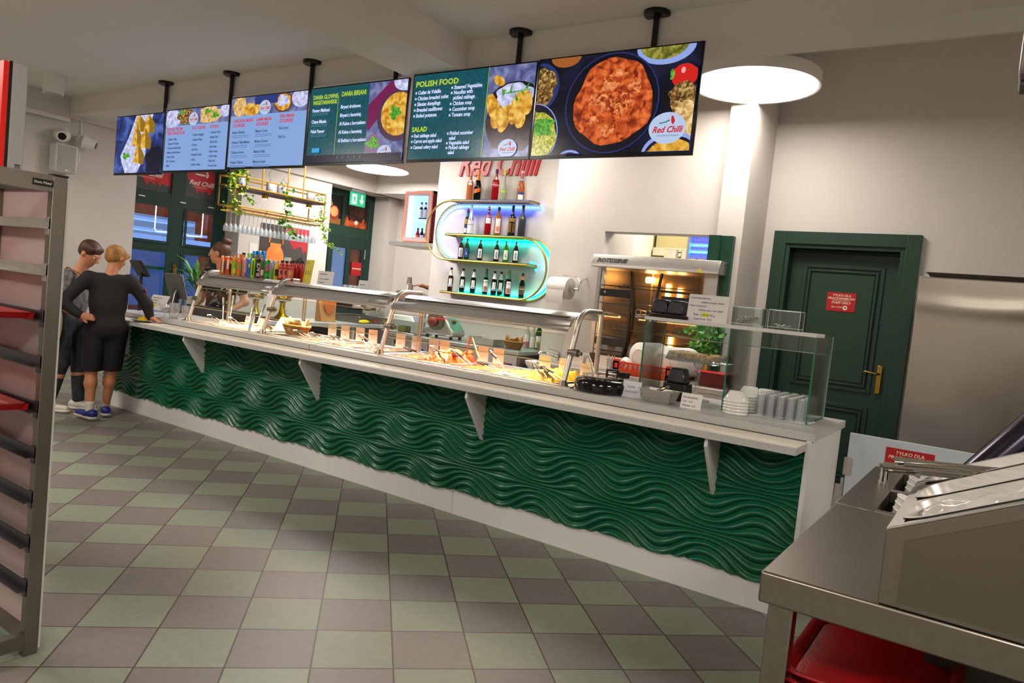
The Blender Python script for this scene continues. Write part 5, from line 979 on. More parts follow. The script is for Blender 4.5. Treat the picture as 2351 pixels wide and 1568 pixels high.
c2 = card('price_card',(-4.60,.52,TZ+.12),.09,.085,0,.0,'white price card fixed above the cans with number 13',[('13',.025,.025,.045)],foot=False); obj('card_stick', B().cyl((0,.003,-.12),(0,.003,.02),.003,n=6), chrome, c2)
# ---------------- hot dishes: pans, food, tongs, cards ----------------
def food_m(n, c1, c2, sc=40, rough=.35): return M('food_'+n, c1, rough, noise=(sc,c2,.9), bump=(sc*2,.8))
F_rice = food_m('rice','#e8c41c','#c8901a',70); F_orange = food_m('curry_orange','#c8561a','#9a3410',20,.2); F_red = food_m('tikka','#a8321a','#e0661c',30); F_brown = food_m('brown_curry','#8a4a1c','#5a2a10',25,.2); F_cream = food_m('dumpling','#d8b888','#b88a50',30); F_green = food_m('greens','#5a7a2a','#c8a83a',35); F_veg = food_m('vegetables','#d8801c','#a8c03a',22)
def heap(w, d, h, seed, amp=.012):
    rn = random.Random(seed); ox, oy = rn.uniform(0,50), rn.uniform(0,50)
    def fn(u, v):
        x, y = (u-.5)*w, (v-.5)*d; e = min(1, 6*min(u,1-u,v,1-v))
        return (x, y, h*e + amp*mnoise.noise(Vector((x*28+ox, y*28+oy, 0)))*e + amp*.5*mnoise.noise(Vector((x*70+ox, y*70+oy, 3)))*e)
    return B().grid(fn, 26, 34)
def pan(x, y, w, d, label, fm=None, h=.03, seed=1, amp=.012, z=.935, lid=False):
    t = thing('food_pan', label, 'food pan', (x,y,z-.10), 0, 'steel pans in the warming well')
    obj('pan', gn(B(),w-.024,d-.024,.10), steel, t)
    if fm: o = obj('food_heap', heap(w-.06,d-.06,h,seed,amp).xf(Matrix.Translation((0,0,.074))), fm, t, smooth=True); o['kind'] = 'stuff'
    if lid: obj('pan_lid', B().box(-w/2+.01,w/2-.01,-d/2+.01,d/2-.01,.103,.107).tube([(0,-.03,.107),(0,-.03,.125),(0,.03,.125),(0,.03,.107)],.005,6), steel, t)
    return t
rows = [(-5.22,'leftmost in the well, empty',None,0),(-4.92,'with pale dumplings in the first canopy bay',F_cream,.03),(-4.62,'with light fried slices in the first bay',F_cream,.02),
        (-4.12,'under the bread basket',None,0),(-3.82,'with brown curry right of the basket',F_brown,.02),(-3.53,'with orange sauce in the middle bay',F_orange,.025),(-3.24,'with dark red curry left of the third post',F_brown,.02),
        (-2.83,'with glowing red curry right of the third post',F_orange,.03),(-2.55,'heaped with red tandoori chicken',F_red,.075),(-2.26,'with flat orange curry in the last bay',F_orange,.02),(-1.97,'with mixed vegetables in the last bay',F_veg,.03),(-1.68,'heaped with yellow rice, nearest the soup',F_rice,.075)]
for i, (x, l, fm, h) in enumerate(rows):
    pan(x,.385,.285,.50,'steel pan '+l,fm,h,i+3,.016 if h > .05 else .010)
tag(obj('chicken_pieces', (lambda b: [b.ball((-2.55+random.uniform(-.09,.09),.42+random.uniform(-.12,.14),.972+random.uniform(0,.03)),random.uniform(.022,.036),10,7,1.3,.9,.7) for _ in range(22)] and b)(B()), F_red),'heap of red chicken pieces piled over the pan rim','food')['kind'] = 'stuff'
basket((-4.14,.30,.945), .10, .075, 'large wicker basket lined with yellow paper on the warming well', wax, sx=1.3)
bx = thing('steel_lid','long wooden brown cover board over the first pans','lid',(-4.9,.56,.937)); obj('board', B().box(-.28,.28,-.05,.05,0,.012), M('steel_warm_lit','#b98c62',.4), bx, bevel=.003)  # brown colour imitates warm lamp light on steel
def tongs(x, y, z, L, rz, pitch, label, kind=0):
    t = thing('serving_tongs' if kind == 0 else 'serving_spoon', label, 'tongs' if kind == 0 else 'spoon', (x,y,z), rz, 'serving tongs and spoons in the pans')
    t.rotation_euler = (0,-pitch,rz)
    if kind == 0:
        for s in (-1,1): obj('tong_arm', B().tube([(0,s*.022,0),(L*.2,s*.024,.004),(L*.6,s*.018,.008),(L,s*.002,.006)],[.006,.007,.006,.006],6,flat=.5), steel_dark, t, smooth=True); obj('handle_grip', B().tube([(L*.55,s*.020,.008),(L*.95,s*.006,.007)],[.010,.009],8,flat=.7), black_m, t, smooth=True)
        obj('hinge', B().cyl((L,-.016,.006),(L,.016,.006),.009,n=10), chrome, t, smooth=True)
    else:
        obj('spoon_stem', B().tube([(0,0,0),(L*.5,0,.01),(L,0,.0)],[.005,.0045,.007],8,flat=.6), steel_dark, t, smooth=True); obj('spoon_bowl', B().lathe([(.0,-.012),(.02,-.008),(.032,.004)],14,(-.03,0,0),cap1=False), steel, t, smooth=True); obj('handle_grip', B().tube([(L*.60,0,.008),(L,0,0)],[.009,.011],8), black_m, t, smooth=True)
T_ = [(-5.15,.30,.97,.24,2.6,.9,'spoon standing upright beside the first canopy post',1),(-5.02,.28,.97,.26,2.4,1.0,'black tipped spoon leaning left of the dumplings',1),(-4.78,.30,.97,.25,2.3,0.72,'spoon leaning over the second pan',1),(-4.66,.30,.97,.25,2.2,0.76,'spoon leaning over the third pan',1),
      (-4.98,.15,.96,.26,2.9,.12,'tongs lying on the rim before the second pan',0),(-4.70,.14,.96,.26,2.8,.14,'tongs lying on the rim before the third pan',0),(-4.20,.14,.955,.26,2.85,.12,'black handled tongs lying before the bread basket',0),
      (-3.80,.15,.955,.26,2.9,.10,'tongs lying on the rim right of the basket',0),(-3.62,.17,.955,.26,2.9,.10,'wide tongs with copper glow in the middle bay',0),(-3.42,.16,.955,.24,2.8,.14,'short tongs before the orange sauce',0),(-3.13,.17,.955,.25,2.75,.28,'tongs propped up left of the third post',0),
      (-2.60,.16,.955,.26,2.9,.12,'tongs resting before the red chicken',0),(-2.44,.17,.955,.24,2.7,.28,'black ended tongs propped over the chicken pan',0),(-2.21,.16,.955,.24,2.8,.26,'tongs with ring end propped before the orange curry',0),(-1.98,.15,.955,.20,2.9,.08,'small tongs lying flat before the vegetables',0),(-1.92,.16,.955,.25,2.7,.42,'steeply propped ladle handle right of the flat tongs',1),(-1.62,.15,.955,.22,2.5,.30,'short tongs before the yellow rice',0),(-1.50,.15,.955,.22,2.7,.22,'ring ended tongs at the right end of the rice',0)]
for a in T_: tongs(*a)
cp_m = M('copper_glow_steel','#b06a3a',.25,1)
st_ = thing('serving_spoon','copper coloured spatula standing bent in the chicken pan','spatula',(-2.42,.45,.985),0,'serving tongs and spoons in the pans'); obj('spatula_stem', B().tube([(-.05,0,0),(-.035,0,.12),(-.01,0,.13),(.10,-.05,.0)],.008,6,flat=.4), cp_m, st_, smooth=True)
# price cards along the back rim
pk = M('card_pinkish','#efeef4',.6); inkp = M('ink_pink','#c87a8a',.7); inkb = M('ink_sky','#8ab8d8',.7); inky = M('ink_straw','#c8a86a',.7); pcw = M('card_cream','#efeae6',.6)
nm = ['Pierogi','Kluski','Kurczak','Ryba','Curry','Tikka Masala','Butter Chicken','Tandoori','Korma','Warzywa','Ziemniaki','Ryż','Bombay']
for i, (x, z) in enumerate(((-4.10,.913),(-3.94,.913),(-3.76,.912),(-3.61,.904),(-3.30,.914),(-3.13,.914),(-2.95,.903),(-2.84,.922),(-2.47,.92),(-2.33,.922),(-1.93,.891),(-1.77,.893),(-1.60,.906))):
    x += -.0; lab = ['white card with pink writing, first right of the basket','white card with pink print, second right of the basket','plain white card in the middle bay','white card with a pale blue splash','pinkish card just behind the third post','white card with pink line right of the third post','blank white card before the back post','cream card behind the red chicken','cream card, left of the pair in the last bay','cream card, right of the pair in the last bay','large cream card behind the yellow rice','cream card right of the rice by the end post','cream card behind the soup kettle'][i]
    t = card('price_card',(x,.655,.935),.085,.115,.22,-.05,lab,[(nm[i],.012,.07,.016),('15 zł',.02,.035,.014)],'price cards along the pans',mat=pk if i < 7 else pcw,col=(inkp if i < 7 else inky) if i != 3 else inkb)
for x, l in ((-5.22,'cream card lying beside the first back post'),(-5.02,'cream card right of the first back post')): card('price_card',(x,.63,.935),.12,.07,.1,.2,l,[('PLN',.01,.03,.02)],mat=pcw,col=inkp)
card('price_card',(-4.52,.12,.93),.06,.17,-.3,.2,'tall narrow card with purple spots leaning left of the second post',[('o o o',.01,.10,.02),('o o',.01,.04,.02)],mat=M('card_grey','#c8c8ce',.6),col=M('ink_purple','#8a5a8a',.6))
nb = obj('napkin_pile', B().frust(-4.62,-4.40,.44,.66,.937,-4.60,-4.42,.50,.62,1.05), M('napkin_white','#f2efea',.9,bump=(20,.6))); tag(nb,'crumpled white napkins piled left of the bread basket','napkins'); nb['kind'] = 'stuff'
# ---------------- soup kettle ----------------
sp_ = thing('soup_kettle','round black soup kettle with hinged lid and ladle beyond the canopy','soup kettle',(-1.24,.20,.926))
obj('kettle_rim', B().lathe([(.150,0),(.168,.012),(.170,.055),(.155,.075),(.125,.082)],40,cap1=False), black_gloss, sp_, smooth=True)
obj('kettle_lid', B().lathe([(.125,.080),(.128,.094),(.10,.100),(.0,.104)],40,cap0=False), M('lid_steel','#b8b4ac',.15,1), sp_, smooth=True)
obj('lid_handle', B().tube([(.03,-.02,.10),(.03,-.02,.135),(.08,.02,.135),(.08,.02,.10)],.010,8), black_m, sp_, smooth=True)
obj('lid_hinge', B().box(.06,.12,.07,.11,.09,.125), black_m, sp_, bevel=.004)
ld = thing('soup_ladle','steel soup ladle with hooked handle in the kettle','ladle',(-1.31,.16,1.01)); obj('ladle_stem', B().tube([(.03,0,-.0),(-.005,.0,.09),(-.02,0,.115),(-.045,0,.11),(-.05,0,.07)],[.007,.007,.008,.011,.011],8,flat=.5), steel, ld, smooth=True)
card('price_card',(-1.03,.15,.926),.11,.095,.10,.12,'lined paper card reading ZUPA beside the soup kettle',[('ZUPA',.028,.055,.018),('CHRZTALNA',.014,.03,.013)],mat=M('card_lined','#dcdde4',.6),col=M('ink_grey2','#6a6a80',.7))
# ---------------- inside and on the glass display box ----------------
tr2 = thing('sauce_pan','small steel pan of dark red sauce in front of the glass box','pan',(-.86,.16,.926)); obj('pan', gn(B(),.19,.13,.072,.003,.010), steel, tr2); obj('sauce', B().box(-.08,.08,-.05,.05,.045,.055), food_m('sauce','#5a1a10','#2a0c08',40,.15), tr2, bevel=.01); obj('spoon', B().tube([(-.02,.02,.06),(.03,0,.085),(.05,-.01,.095)],[.012,.005,.012],8), chrome, tr2, smooth=True)
nd = thing('napkin_dispenser','black plastic napkin dispenser beside the cake stand','napkin dispenser',(-.86,.42,.926)); obj('dispenser_body', B().frust(-.075,.075,-.06,.06,0,-.07,.07,-.055,.055,.10), black_m, nd, bevel=.006); obj('dispenser_top', B().frust(-.062,.062,-.052,.052,.10,-.045,.045,-.035,.035,.19), M('smoke_plastic','#202226',.2), nd, bevel=.012); obj('dispenser_lip', B().box(-.10,-.02,-.10,-.05,.055,.07), black_m, nd, bevel=.004)
cs = thing('cake_stand','tall glass cake stand holding a tray of golden nuts','cake stand',(-.79,.55,.926))
cgl = thin_glass('stand_glass','#f0f4f5',None,.25,.06)
obj('stand_stem', B().lathe([(.085,0),(.082,.006),(.03,.014),(.014,.04),(.011,.12),(.017,.19),(.034,.222),(.05,.228)],28,cap1=False), cgl, cs, smooth=True)
obj('stand_dish', B().frust(-.135,.135,-.12,.12,.228,-.165,.165,-.14,.14,.238).frust(-.165,.165,-.14,-.135,.238,-.150,.150,-.125,-.120,.285).frust(-.165,.165,.135,.14,.238,-.150,.150,.12,.125,.285).frust(-.165,-.160,-.14,.14,.238,-.150,-.145,-.12,.12,.285).frust(.160,.165,-.14,.14,.238,.145,.150,-.12,.12,.285), cgl, cs)
nuts = B(); rn = random.Random(4)
for _ in range(330): nuts.ball((rn.uniform(-.142,.142),rn.uniform(-.118,.118),.247+rn.uniform(0,.03)),rn.uniform(.007,.011),7,5,rn.uniform(.9,1.5),1,.8)
no = obj('nut_pile', nuts, food_m('nuts','#f0c468','#c89040',30), cs, smooth=True); no['kind'] = 'stuff'
card('price_card',(-.655,.10,.926),.115,.085,.0,.18,'small white hand written card in front of the cake stand',[('GULAB JAMUN',.008,.058,.0125),('2 szt. - 6 zł',.008,.036,.0125),('100 gram - 6 zł',.008,.014,.0125)],col=black_m)
bowl_pr = [(.0,.058),(.036,.058),(.040,.056),(.066,.010),(.068,0),(.064,0),(.038,.05),(0,.053)]
def bowlstack(x, y, n, lab):
    for i in range(n):
        w = ('bottom',)+tuple('second third fourth fifth sixth'.split()) if n > 1 else ()
        pos = 'top' if i == n-1 else w[i]
        t = thing('soup_bowl','white upturned soup bowl, %s of the %s' % (pos, lab),'bowl',(x,y,.926+i*.0165),0,'stacked white soup bowls')
        obj('bowl', B().lathe(bowl_pr,32,cap0=False,cap1=False), porc, t, smooth=True); obj('bowl_edge', B().tube([(.067*math.cos(a),.067*math.sin(a),.004) for a in [2*PI*k/32 for k in range(32)]],.003,6,closed=True), porc, t, smooth=True)
bowlstack(-.455,.245,5,'front left stack'); bowlstack(-.445,.45,6,'tall middle stack'); bowlstack(-.40,.62,5,'back right stack')
pt = obj('white_tissue', B().grid(lambda u,v:(-.40+.30*u+.02*math.sin(v*5),.29+.36*v,.927+.004*math.sin(u*9)*math.sin(v*7)),12,12), M('tissue','#efeeea',.9), solid=.002); tag(pt,'white paper under the drinking glasses','paper')
gl0 = None; pos_w = ('front','second','third','fourth','fifth','rear')
for i in range(5):
    for j in range(7):
        x = -.345+i*.052; y = .325+j*.052
        lab = 'upturned clear drinking glass standing among the group inside the glass box'
        if gl0 is None:
            gl0 = thing('drinking_glass',lab,'glass',(x,y,.932),0,'upturned glasses in the glass box')
            obj('glass_wall', B().lathe([(.0225,0),(.0235,.005),(.0205,.11),(.018,.118),(.0,.118),(.0,.108),(.017,.108),(.0215,.004),(.0225,0)],18,cap0=False,cap1=False), tumbler_m, gl0, smooth=True)
            obj('glass_rim', B().tube([(.023*math.cos(a),.023*math.sin(a),.002) for a in [2*PI*k/18 for k in range(18)]],.0013,5,closed=True), M('rim_glint','#e6ecee',.08,spec=.8), gl0, smooth=True)
        else: dup(gl0,(x,y,.932))
# top shelf
sz = .926+.4755
for x, l in ((-1.0,'black plastic cutlery box, left of two on the white shelf'),(-.90,'black plastic cutlery box, right one behind the sign')):
    q = thing('black_box',l,'box',(x,.40,sz+.022),0,'black boxes on the glass case'); obj('box_body', B().frust(-.055,.055,-.06,.06,0,-.045,.045,-.05,.05,.085), M('satin_black','#26262c',.3), q, bevel=.012)
for i in range(3): q = thing('black_tray',('lowest black plastic tray under the black boxes','middle black plastic tray under the black boxes','upper black plastic tray under the black boxes')[i],'tray',(-.955,.40,sz+i*.007),0,'black trays on the glass case'); obj('tray_base', B().box(-.10,.14,-.075,.075,0,.006), black_m, q, bevel=.002)
card('customer_sign',(-.71,.345,sz),.235,.155,.0,.12,'large white sign with yellow price mark on the white shelf',[('Szanowny kliencie',.01,.130,.016),('wybierz swoje danie!',.075,.107,.016),('Dear customer',.01,.085,.016),('choice your own dish!',.065,.062,.016),('Bufet  6.90 zł/100 g',.04,.034,.016),('Zupa/Soup  8 zł',.045,.010,.016)],yellow=(.088,.029,.042,.022),col=M('ink_lilac','#5a5670',.6))
def vase(x, y, label, fill):
    t = thing('glass_vase',label,'vase',(x,y,sz)); W2, D2, H2 = .082, .05, .105
    b = B(); b.box(-W2,W2,-D2,D2,0,.012)
    for (x0,x1,y0,y1) in ((-W2,W2,-D2,-D2+.004),(-W2,W2,D2-.004,D2),(-W2,-W2+.004,-D2,D2),(W2-.004,W2,-D2,D2)): b.box(x0,x1,y0,y1,.012,H2)
    obj('glass_wall', b, pane_m, t)
    r_ = B()
    for (x0,y0,x1,y1) in ((-W2,-D2,W2,-D2),(W2,-D2,W2,D2),(W2,D2,-W2,D2),(-W2,D2,-W2,-D2)): r_.cyl((x0,y0,H2),(x1,y1,H2),.0022,n=6).cyl((x0,y0,0),(x0,y0,H2),.002,n=6).cyl((x0,y0,.012),(x1,y1,.012),.002,n=6)
    obj('glass_edge', r_, M('vase_edge','#dfe6e4',.05,trans=.3), t)
    rn = random.Random(int(abs(x)*100)); b = B()
    for _ in range(60 if fill else 8):
        a = rn.uniform(0,PI); c = Vector((rn.uniform(-.05,.05),rn.uniform(-.03,.03),.02+rn.uniform(0,.035 if fill else .012))); d = Vector((math.cos(a),math.sin(a)*.6,rn.uniform(-.3,.3)))*.025
        b.obox(c, d, Vector((-d.y,d.x,0)).normalized()*.003, (0,0,.001))
    o = obj('sugar_sticks' if fill else 'paper_packets', b, M('stick_brown','#6a4a40',.5,noise=(90,'#e8e4e0',.9)) if fill else lab_w, t); o['kind'] = 'stuff'
vase(-.485,.40,'rectangular glass vase full of sugar sticks on the white shelf',True); vase(-.285,.40,'rectangular glass vase nearly empty at the right of the shelf',False)
# ---------------- tray rack at the left edge ----------------
tk = thing('tray_rack','tall stainless tray rack cut by the left edge','rack',(-2.0,-2.5,0))
def post(x, y): return B().box(x-.0,x+.035,y-.045,y,0.0,1.68)
for x, y in ((-.035,0),(-.50,0),(-.035,-.62),(-.50,-.62)): obj('post', post(x,y), steel_dark, tk, bevel=.002)
obj('top_rail', B().box(-.035,0,-.62,-.045,1.625,1.68).box(-.5,-.465,-.62,-.045,1.625,1.68).box(-.465,-.035,-.03,0,1.64,1.68).box(-.465,-.035,-.665,-.635,1.64,1.68), steel_dark, tk)
obj('bottom_rail', B().box(-.035,0,-.62,-.045,.03,.08).box(-.465,-.035,-.03,0,.03,.08), steel_dark, tk)
obj('post_cap', B().box(-.037,.002,-.047,.002,1.68,1.686), black_m, tk)
obj('side_panel', B().box(-.465,-.035,-.012,-.006,.08,1.64), M('milky_panel_reflection','#b8a8a8',.6,noise=(1.2,'#c89898',.7)), tk)  # pink in the panel colour imitates a red reflection
obj('outer_panel', B().box(-.50,0.002,.0,.006,.02,1.665), M('panel_edge_white','#c8c6c0',.4), tk)
tray_rail = M('rail_dark_steel','#5c5a60',.4,1)
for k in range(9):
    z = 1.50-.158*k; obj('tray_guide', B().box(-.47,-.005,-.075,-.045,z,z+.004).box(-.47,-.005,-.048,-.044,z,z+.035).box(-.03,-.005,-.05,-.045,z-.02,z+.04), steel if k < 2 else tray_rail, tk)
    obj('tray_guide', B().box(-.47,-.005,-.62,-.59,z,z+.004), tray_rail, tk)
bdg = obj('badge', B().box(.001,.004,-.108,-.046,1.640,1.662), black_m, tk)
obj('lettering', text_b('Dora Metal', .0115, (.0045,-.1055,1.647), EY, EZ, .0008, .1, 'LEFT', .0002), lab_w, bdg)
red_tray = M('red_tray_plastic','#a81016',.3,noise=(90,'#8c0c12',.4),bump=(200,.15))
for z, l in ((1.188,'red serving tray on the third guide of the rack'),(.872,'red serving tray on the fifth guide of the rack')):
    t = thing('serving_tray',l,'tray',(-2.25,-2.83,z),0,'red trays in the rack'); obj('tray_base', B().box(-.20,.17,-.26,.26,0,.006), red_tray, t, bevel=.003); obj('tray_rim', B().frust(.17,.185,-.27,.27,0,.18,.20,-.275,.275,.022).frust(-.2,.2,.255,.27,0,-.21,.2,.265,.275,.022), red_tray, t)
kk = thing('order_kiosk','red faced self order kiosk with white side and barcode sticker behind the rack','kiosk',(-3.1,-2.2,0))
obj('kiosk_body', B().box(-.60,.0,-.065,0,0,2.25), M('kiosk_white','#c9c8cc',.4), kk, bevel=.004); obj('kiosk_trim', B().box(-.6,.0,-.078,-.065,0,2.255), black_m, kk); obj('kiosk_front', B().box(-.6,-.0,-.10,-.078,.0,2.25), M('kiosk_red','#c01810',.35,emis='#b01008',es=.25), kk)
bc_ = B(); rn = random.Random(3); z = 1.66
while z < 1.80: h = rn.choice((.002,.003,.005)); bc_.box(.0005,.0012,-.035,-.012,z,z+h); z += h+rn.choice((.002,.003,.004))
obj('barcode', bc_, black_m, kk)
# ---------------- right foreground: steel station ----------------
fs = M('station_steel','#8f8880',.3,1,noise=(40,'#857e76',.5),stretch=(1,8,1))
stn = thing('cutlery_station','stainless steel station with cup holes in the right foreground','table',(.316,-2.035,0))
obj('table_top', B().box(0,1.6,0,.87,.80,.872), fs, stn, bevel=.006)
for (x, y) in ((.04,.02),(.04,.80),(1.4,.02),(1.4,.80)): obj('leg', B().box(x-.02,x+.035,y,y+.05,0,.80), fs, stn, bevel=.004)
obj('back_frame', B().box(.15,.19,.60,.64,0,.80).box(.25,.45,.66,.68,.0,.80), M('frame_brown','#4a3a36',.5), stn)
obj('lower_cabinet', B().box(.32,1.6,.40,.85,.05,.79), M('cabinet_dark','#3a332e',.5), stn)
obj('lower_shelf', B().box(.06,1.55,.05,.8,.50,.52), fs, stn)
hz = B().box(0,.12,.87,1.75,.83,.872).box(.12,.62,.87,.90,.83,.872).box(.12,.62,1.27,1.30,.83,.872).box(.12,.62,1.68,1.75,.83,.872).box(.30,.62,.90,1.68,.83,.872)
obj('cup_top', B().box(0,.115,.872,1.76,.83,.873).box(.115,.60,.872,.91,.83,.873).box(.115,.60,1.27,1.31,.83,.873).box(.115,.60,1.70,1.76,.83,.873).box(.30,.60,.91,1.70,.83,.873), fs, stn, bevel=.002)
obj('cup_well', B().box(.112,.116,.90,1.70,.62,.83).box(.30,.304,.90,1.70,.62,.83).box(.112,.304,.896,.90,.62,.83).box(.112,.304,1.70,1.704,.62,.83).box(.112,.304,.90,1.70,.615,.62).box(.112,.304,1.285,1.29,.62,.83), M('well_dark','#3f3d3a',.4,1), stn)
obj('unit_leg', B().box(.0,.04,1.70,1.74,0,.83).box(.56,.6,1.70,1.74,0,.83), fs, stn)
for x, y, l in ((.385,-.66,'steel salt shaker standing left on the station'),(.395,-.60,'steel pepper shaker standing right on the station')):
    q = thing('salt_shaker',l,'shaker',(x,y,.874)); obj('shaker_body', B().lathe([(.009,0),(.009,.045),(.010,.05),(.010,.058),(.004,.064)],14), chrome, q, smooth=True)
def cupstack(x, y, lab):
    for i in range(5):
        t = thing('white_cup',('lowest','second','middle','fourth','topmost')[i]+' white cup of the stack in '+lab,'cup',(x-.03+i*.004,y,.735+i*.022),0,'white cups in the station holes')
        t.rotation_euler = (0,.35,0)
        obj('cup_body', B().lathe([(.026,0),(.040,.07),(.037,.07),(.024,.006),(0,.006)],22,cap1=False), porc, t, smooth=True); obj('cup_rim', B().tube([(.040*math.cos(a),.040*math.sin(a),.07) for a in [2*PI*k/22 for k in range(22)]],.003,6,closed=True), porc, t, smooth=True)
cupstack(.500,-.96,'the nearer hole'); cupstack(.495,-.55,'the farther hole')
# wedge of cutlery pans, rising to the right
wg = thing('cutlery_wedge','sloping stainless cutlery holder with three long pans','cutlery holder',(.553,-2.035,.874))
sl_ = math.radians(26); WL = .78; WD = .78; H0 = .158
cx, sx_ = math.cos(sl_), math.sin(sl_)
U = Vector((cx,0,sx_)); Nn = Vector((-sx_,0,cx))
obj('wedge_front', B().prism([(0,0),(WL*cx,0),(WL*cx,H0+WL*sx_),(0,H0)],(0,0,0),EX,EZ,(0,.012,0)), fs, wg, bevel=.003); obj('wedge_back', B().prism([(0,0),(WL*cx,0),(WL*cx,H0+WL*sx_),(0,H0)],(0,WD,0),EX,EZ,(0,.012,0)), fs, wg); obj('wedge_side', B().box(.001,.012,.013,WD-.001,0,H0-.004), steel, wg)
obj('front_inset', B().prism([(.035,.012),(WL*cx,.012),(WL*cx,H0+WL*sx_-.035),(.035,H0-.018)],(0,-.004,0),EX,EZ,(0,.003,0)), M('inset_steel','#7d766c',.35,1), wg)
def P(u, v, n=0): return Vector((0,v,H0))+U*u+Nn*n
tp = B()
def slab(u0,u1,v0,v1,n0=-.004,n1=0): tp.add([P(u0,v0,n0),P(u1,v0,n0),P(u1,v1,n0),P(u0,v1,n0),P(u0,v0,n1),P(u1,v0,n1),P(u1,v1,n1),P(u0,v1,n1)],[(0,3,2,1),(4,5,6,7),(0,1,5,4),(1,2,6,5),(2,3,7,6),(3,0,4,7)])
vs_ = [(.03,.25),(.29,.49),(.53,.73)]
slab(0,.03,0,WD); slab(.70,WL,0,WD); slab(.03,.70,0,.03); slab(.03,.70,.25,.29); slab(.03,.70,.49,.53); slab(.03,.70,.73,WD)
obj('wedge_top', tp, steel, wg)
for i, (v0, v1) in enumerate(vs_):
    b = B()
    def rr2(u, v, n, k=.05): return P(u,v,n)
    def ring(n, inset):
        out = []; u0, u1, a, c_ = .03+inset, .70-inset, v0+inset, v1-inset; r = max(.01,.06-inset)
        for (cu, cv, s0) in ((u0+r,a+r,PI),(u1-r,a+r,1.5*PI),(u1-r,c_-r,0),(u0+r,c_-r,.5*PI)):
            for k in range(6): t_ = s0+PI/2*k/5; out.append(P(cu+r*math.cos(t_),cv+r*math.sin(t_),n))
        return out
    R0, R1, R2, R3 = ring(.004,-.008), ring(.004,.004), ring(-.02,.008), ring(-.085,.022)
    n_ = len(R0); allv = R0+R1+R2+R3; fsx = [(q*n_+k, q*n_+(k+1)%n_, (q+1)*n_+(k+1)%n_, (q+1)*n_+k) for q in range(3) for k in range(n_)]+[tuple(3*n_+k for k in range(n_))]
    obj('pan', B().add(allv,fsx), steel, wg, smooth=True)
wrap_m = M('plastic_wrap','#e6dfdc',.12,trans=.35,bump=(9,1.0),alpha=.92)
def wf(u, v): x, y = .05+.63*u, .04+.20*v; return P(x,y,-.012+.022*mnoise.noise(Vector((x*9,y*14,0)))+.010*mnoise.noise(Vector((x*25,y*30,5))))
wp = obj('plastic_wrap', B().grid(wf,60,26), wrap_m, wg, smooth=True)
rn = random.Random(9)
for i in range(16):
    u0 = -.01+rn.uniform(-.05,.02); v = .50+rn.uniform(0,.20)+.012*(i%3); n0 = .012+.010*(i//4)+rn.uniform(0,.01); dv = rn.uniform(-.03,.03)
    p0 = Vector((.553,-2.035,.874))+P(u0,v,n0+.03); p1 = Vector((.553,-2.035,.874))+P(u0+.22,v+dv,n0-.05)
    t = thing('fork','steel cutlery piece in the heaped pan of the sloping holder','cutlery',tuple(p0),0,'cutlery heaped in the rear pan'); d = p1-p0
    obj('cutlery_handle', B().tube([(0,0,0),d*.08,d*.5,d],[.0085,.009,.006,.005],8,flat=.6), chrome, t, smooth=True)
lidm = M('dark_violet_lid','#3a3644',.18,.8)
tl = thing('tilted_lid','dark glossy rounded lid tilted up behind the cutlery holder','lid',(.60,-.90,.874))
d = Vector((.191,0,.265)).normalized(); n2 = Vector((.265,0,-.191)).normalized()
b = B(); sec = [(0,0)]+[(.09*(1-math.cos(a)),.09*math.sin(a)) for a in [PI/2*k/6 for k in range(1,7)]]
prof2 = [(-.14,.0),(-.10,.05),(-.03,.085),(.05,.095),(.12,.08),(.18,.05)]
b.tube([Vector((.0,0,.06))+d*q+n2*.05 for q in (0,.2,.4,.7)],.075,20)
obj('lid_shell', b, lidm, tl, smooth=True); obj('lid_side', B().prism([(0,0),(.30,.0),(.62,.46),(.50,.55),(.06,.06)],(.06,.06,.02),EX,EZ,(0,.02,0)), black_m, tl); obj('lid_foot', B().box(-.02,.20,-.06,.10,0,.05), steel_dark, tl, bevel=.004)
# red trays under the table
for i in range(6):
    t = thing('serving_tray',('red tray at the bottom of the stack under the station','second red tray of the stack under the station','third red tray of the stack under the station','fourth red tray of the stack under the station','fifth red tray of the stack under the station','topmost red tray of the stack under the station')[i],'tray',(.545,-1.76,.521+i*.022),0,'red trays stacked under the station')
    b = B(); w_, d_ = .165, .215
    def rg(z, e, r=.045):
        o_ = []
        for (qx,qy,s0) in ((-w_-e+r,-d_-e+r,PI),(w_+e-r,-d_-e+r,1.5*PI),(w_+e-r,d_+e-r,0),(-w_-e+r,d_+e-r,.5*PI)):
            for k in range(6): a = s0+PI/2*k/5; o_.append((qx+r*math.cos(a),qy+r*math.sin(a),z))
        return o_
    L4 = [rg(0,-.012),rg(.004,-.012),rg(.016,0),rg(.018,.012),rg(.014,.014)]; n_ = len(L4[0])
    b.add(sum(L4,[]),[(q*n_+k,q*n_+(k+1)%n_,(q+1)*n_+(k+1)%n_,(q+1)*n_+k) for q in range(4) for k in range(n_)]+[tuple(range(n_-1,-1,-1))])
    obj('tray_base', b, red_tray, t, smooth=True, solid=.002)
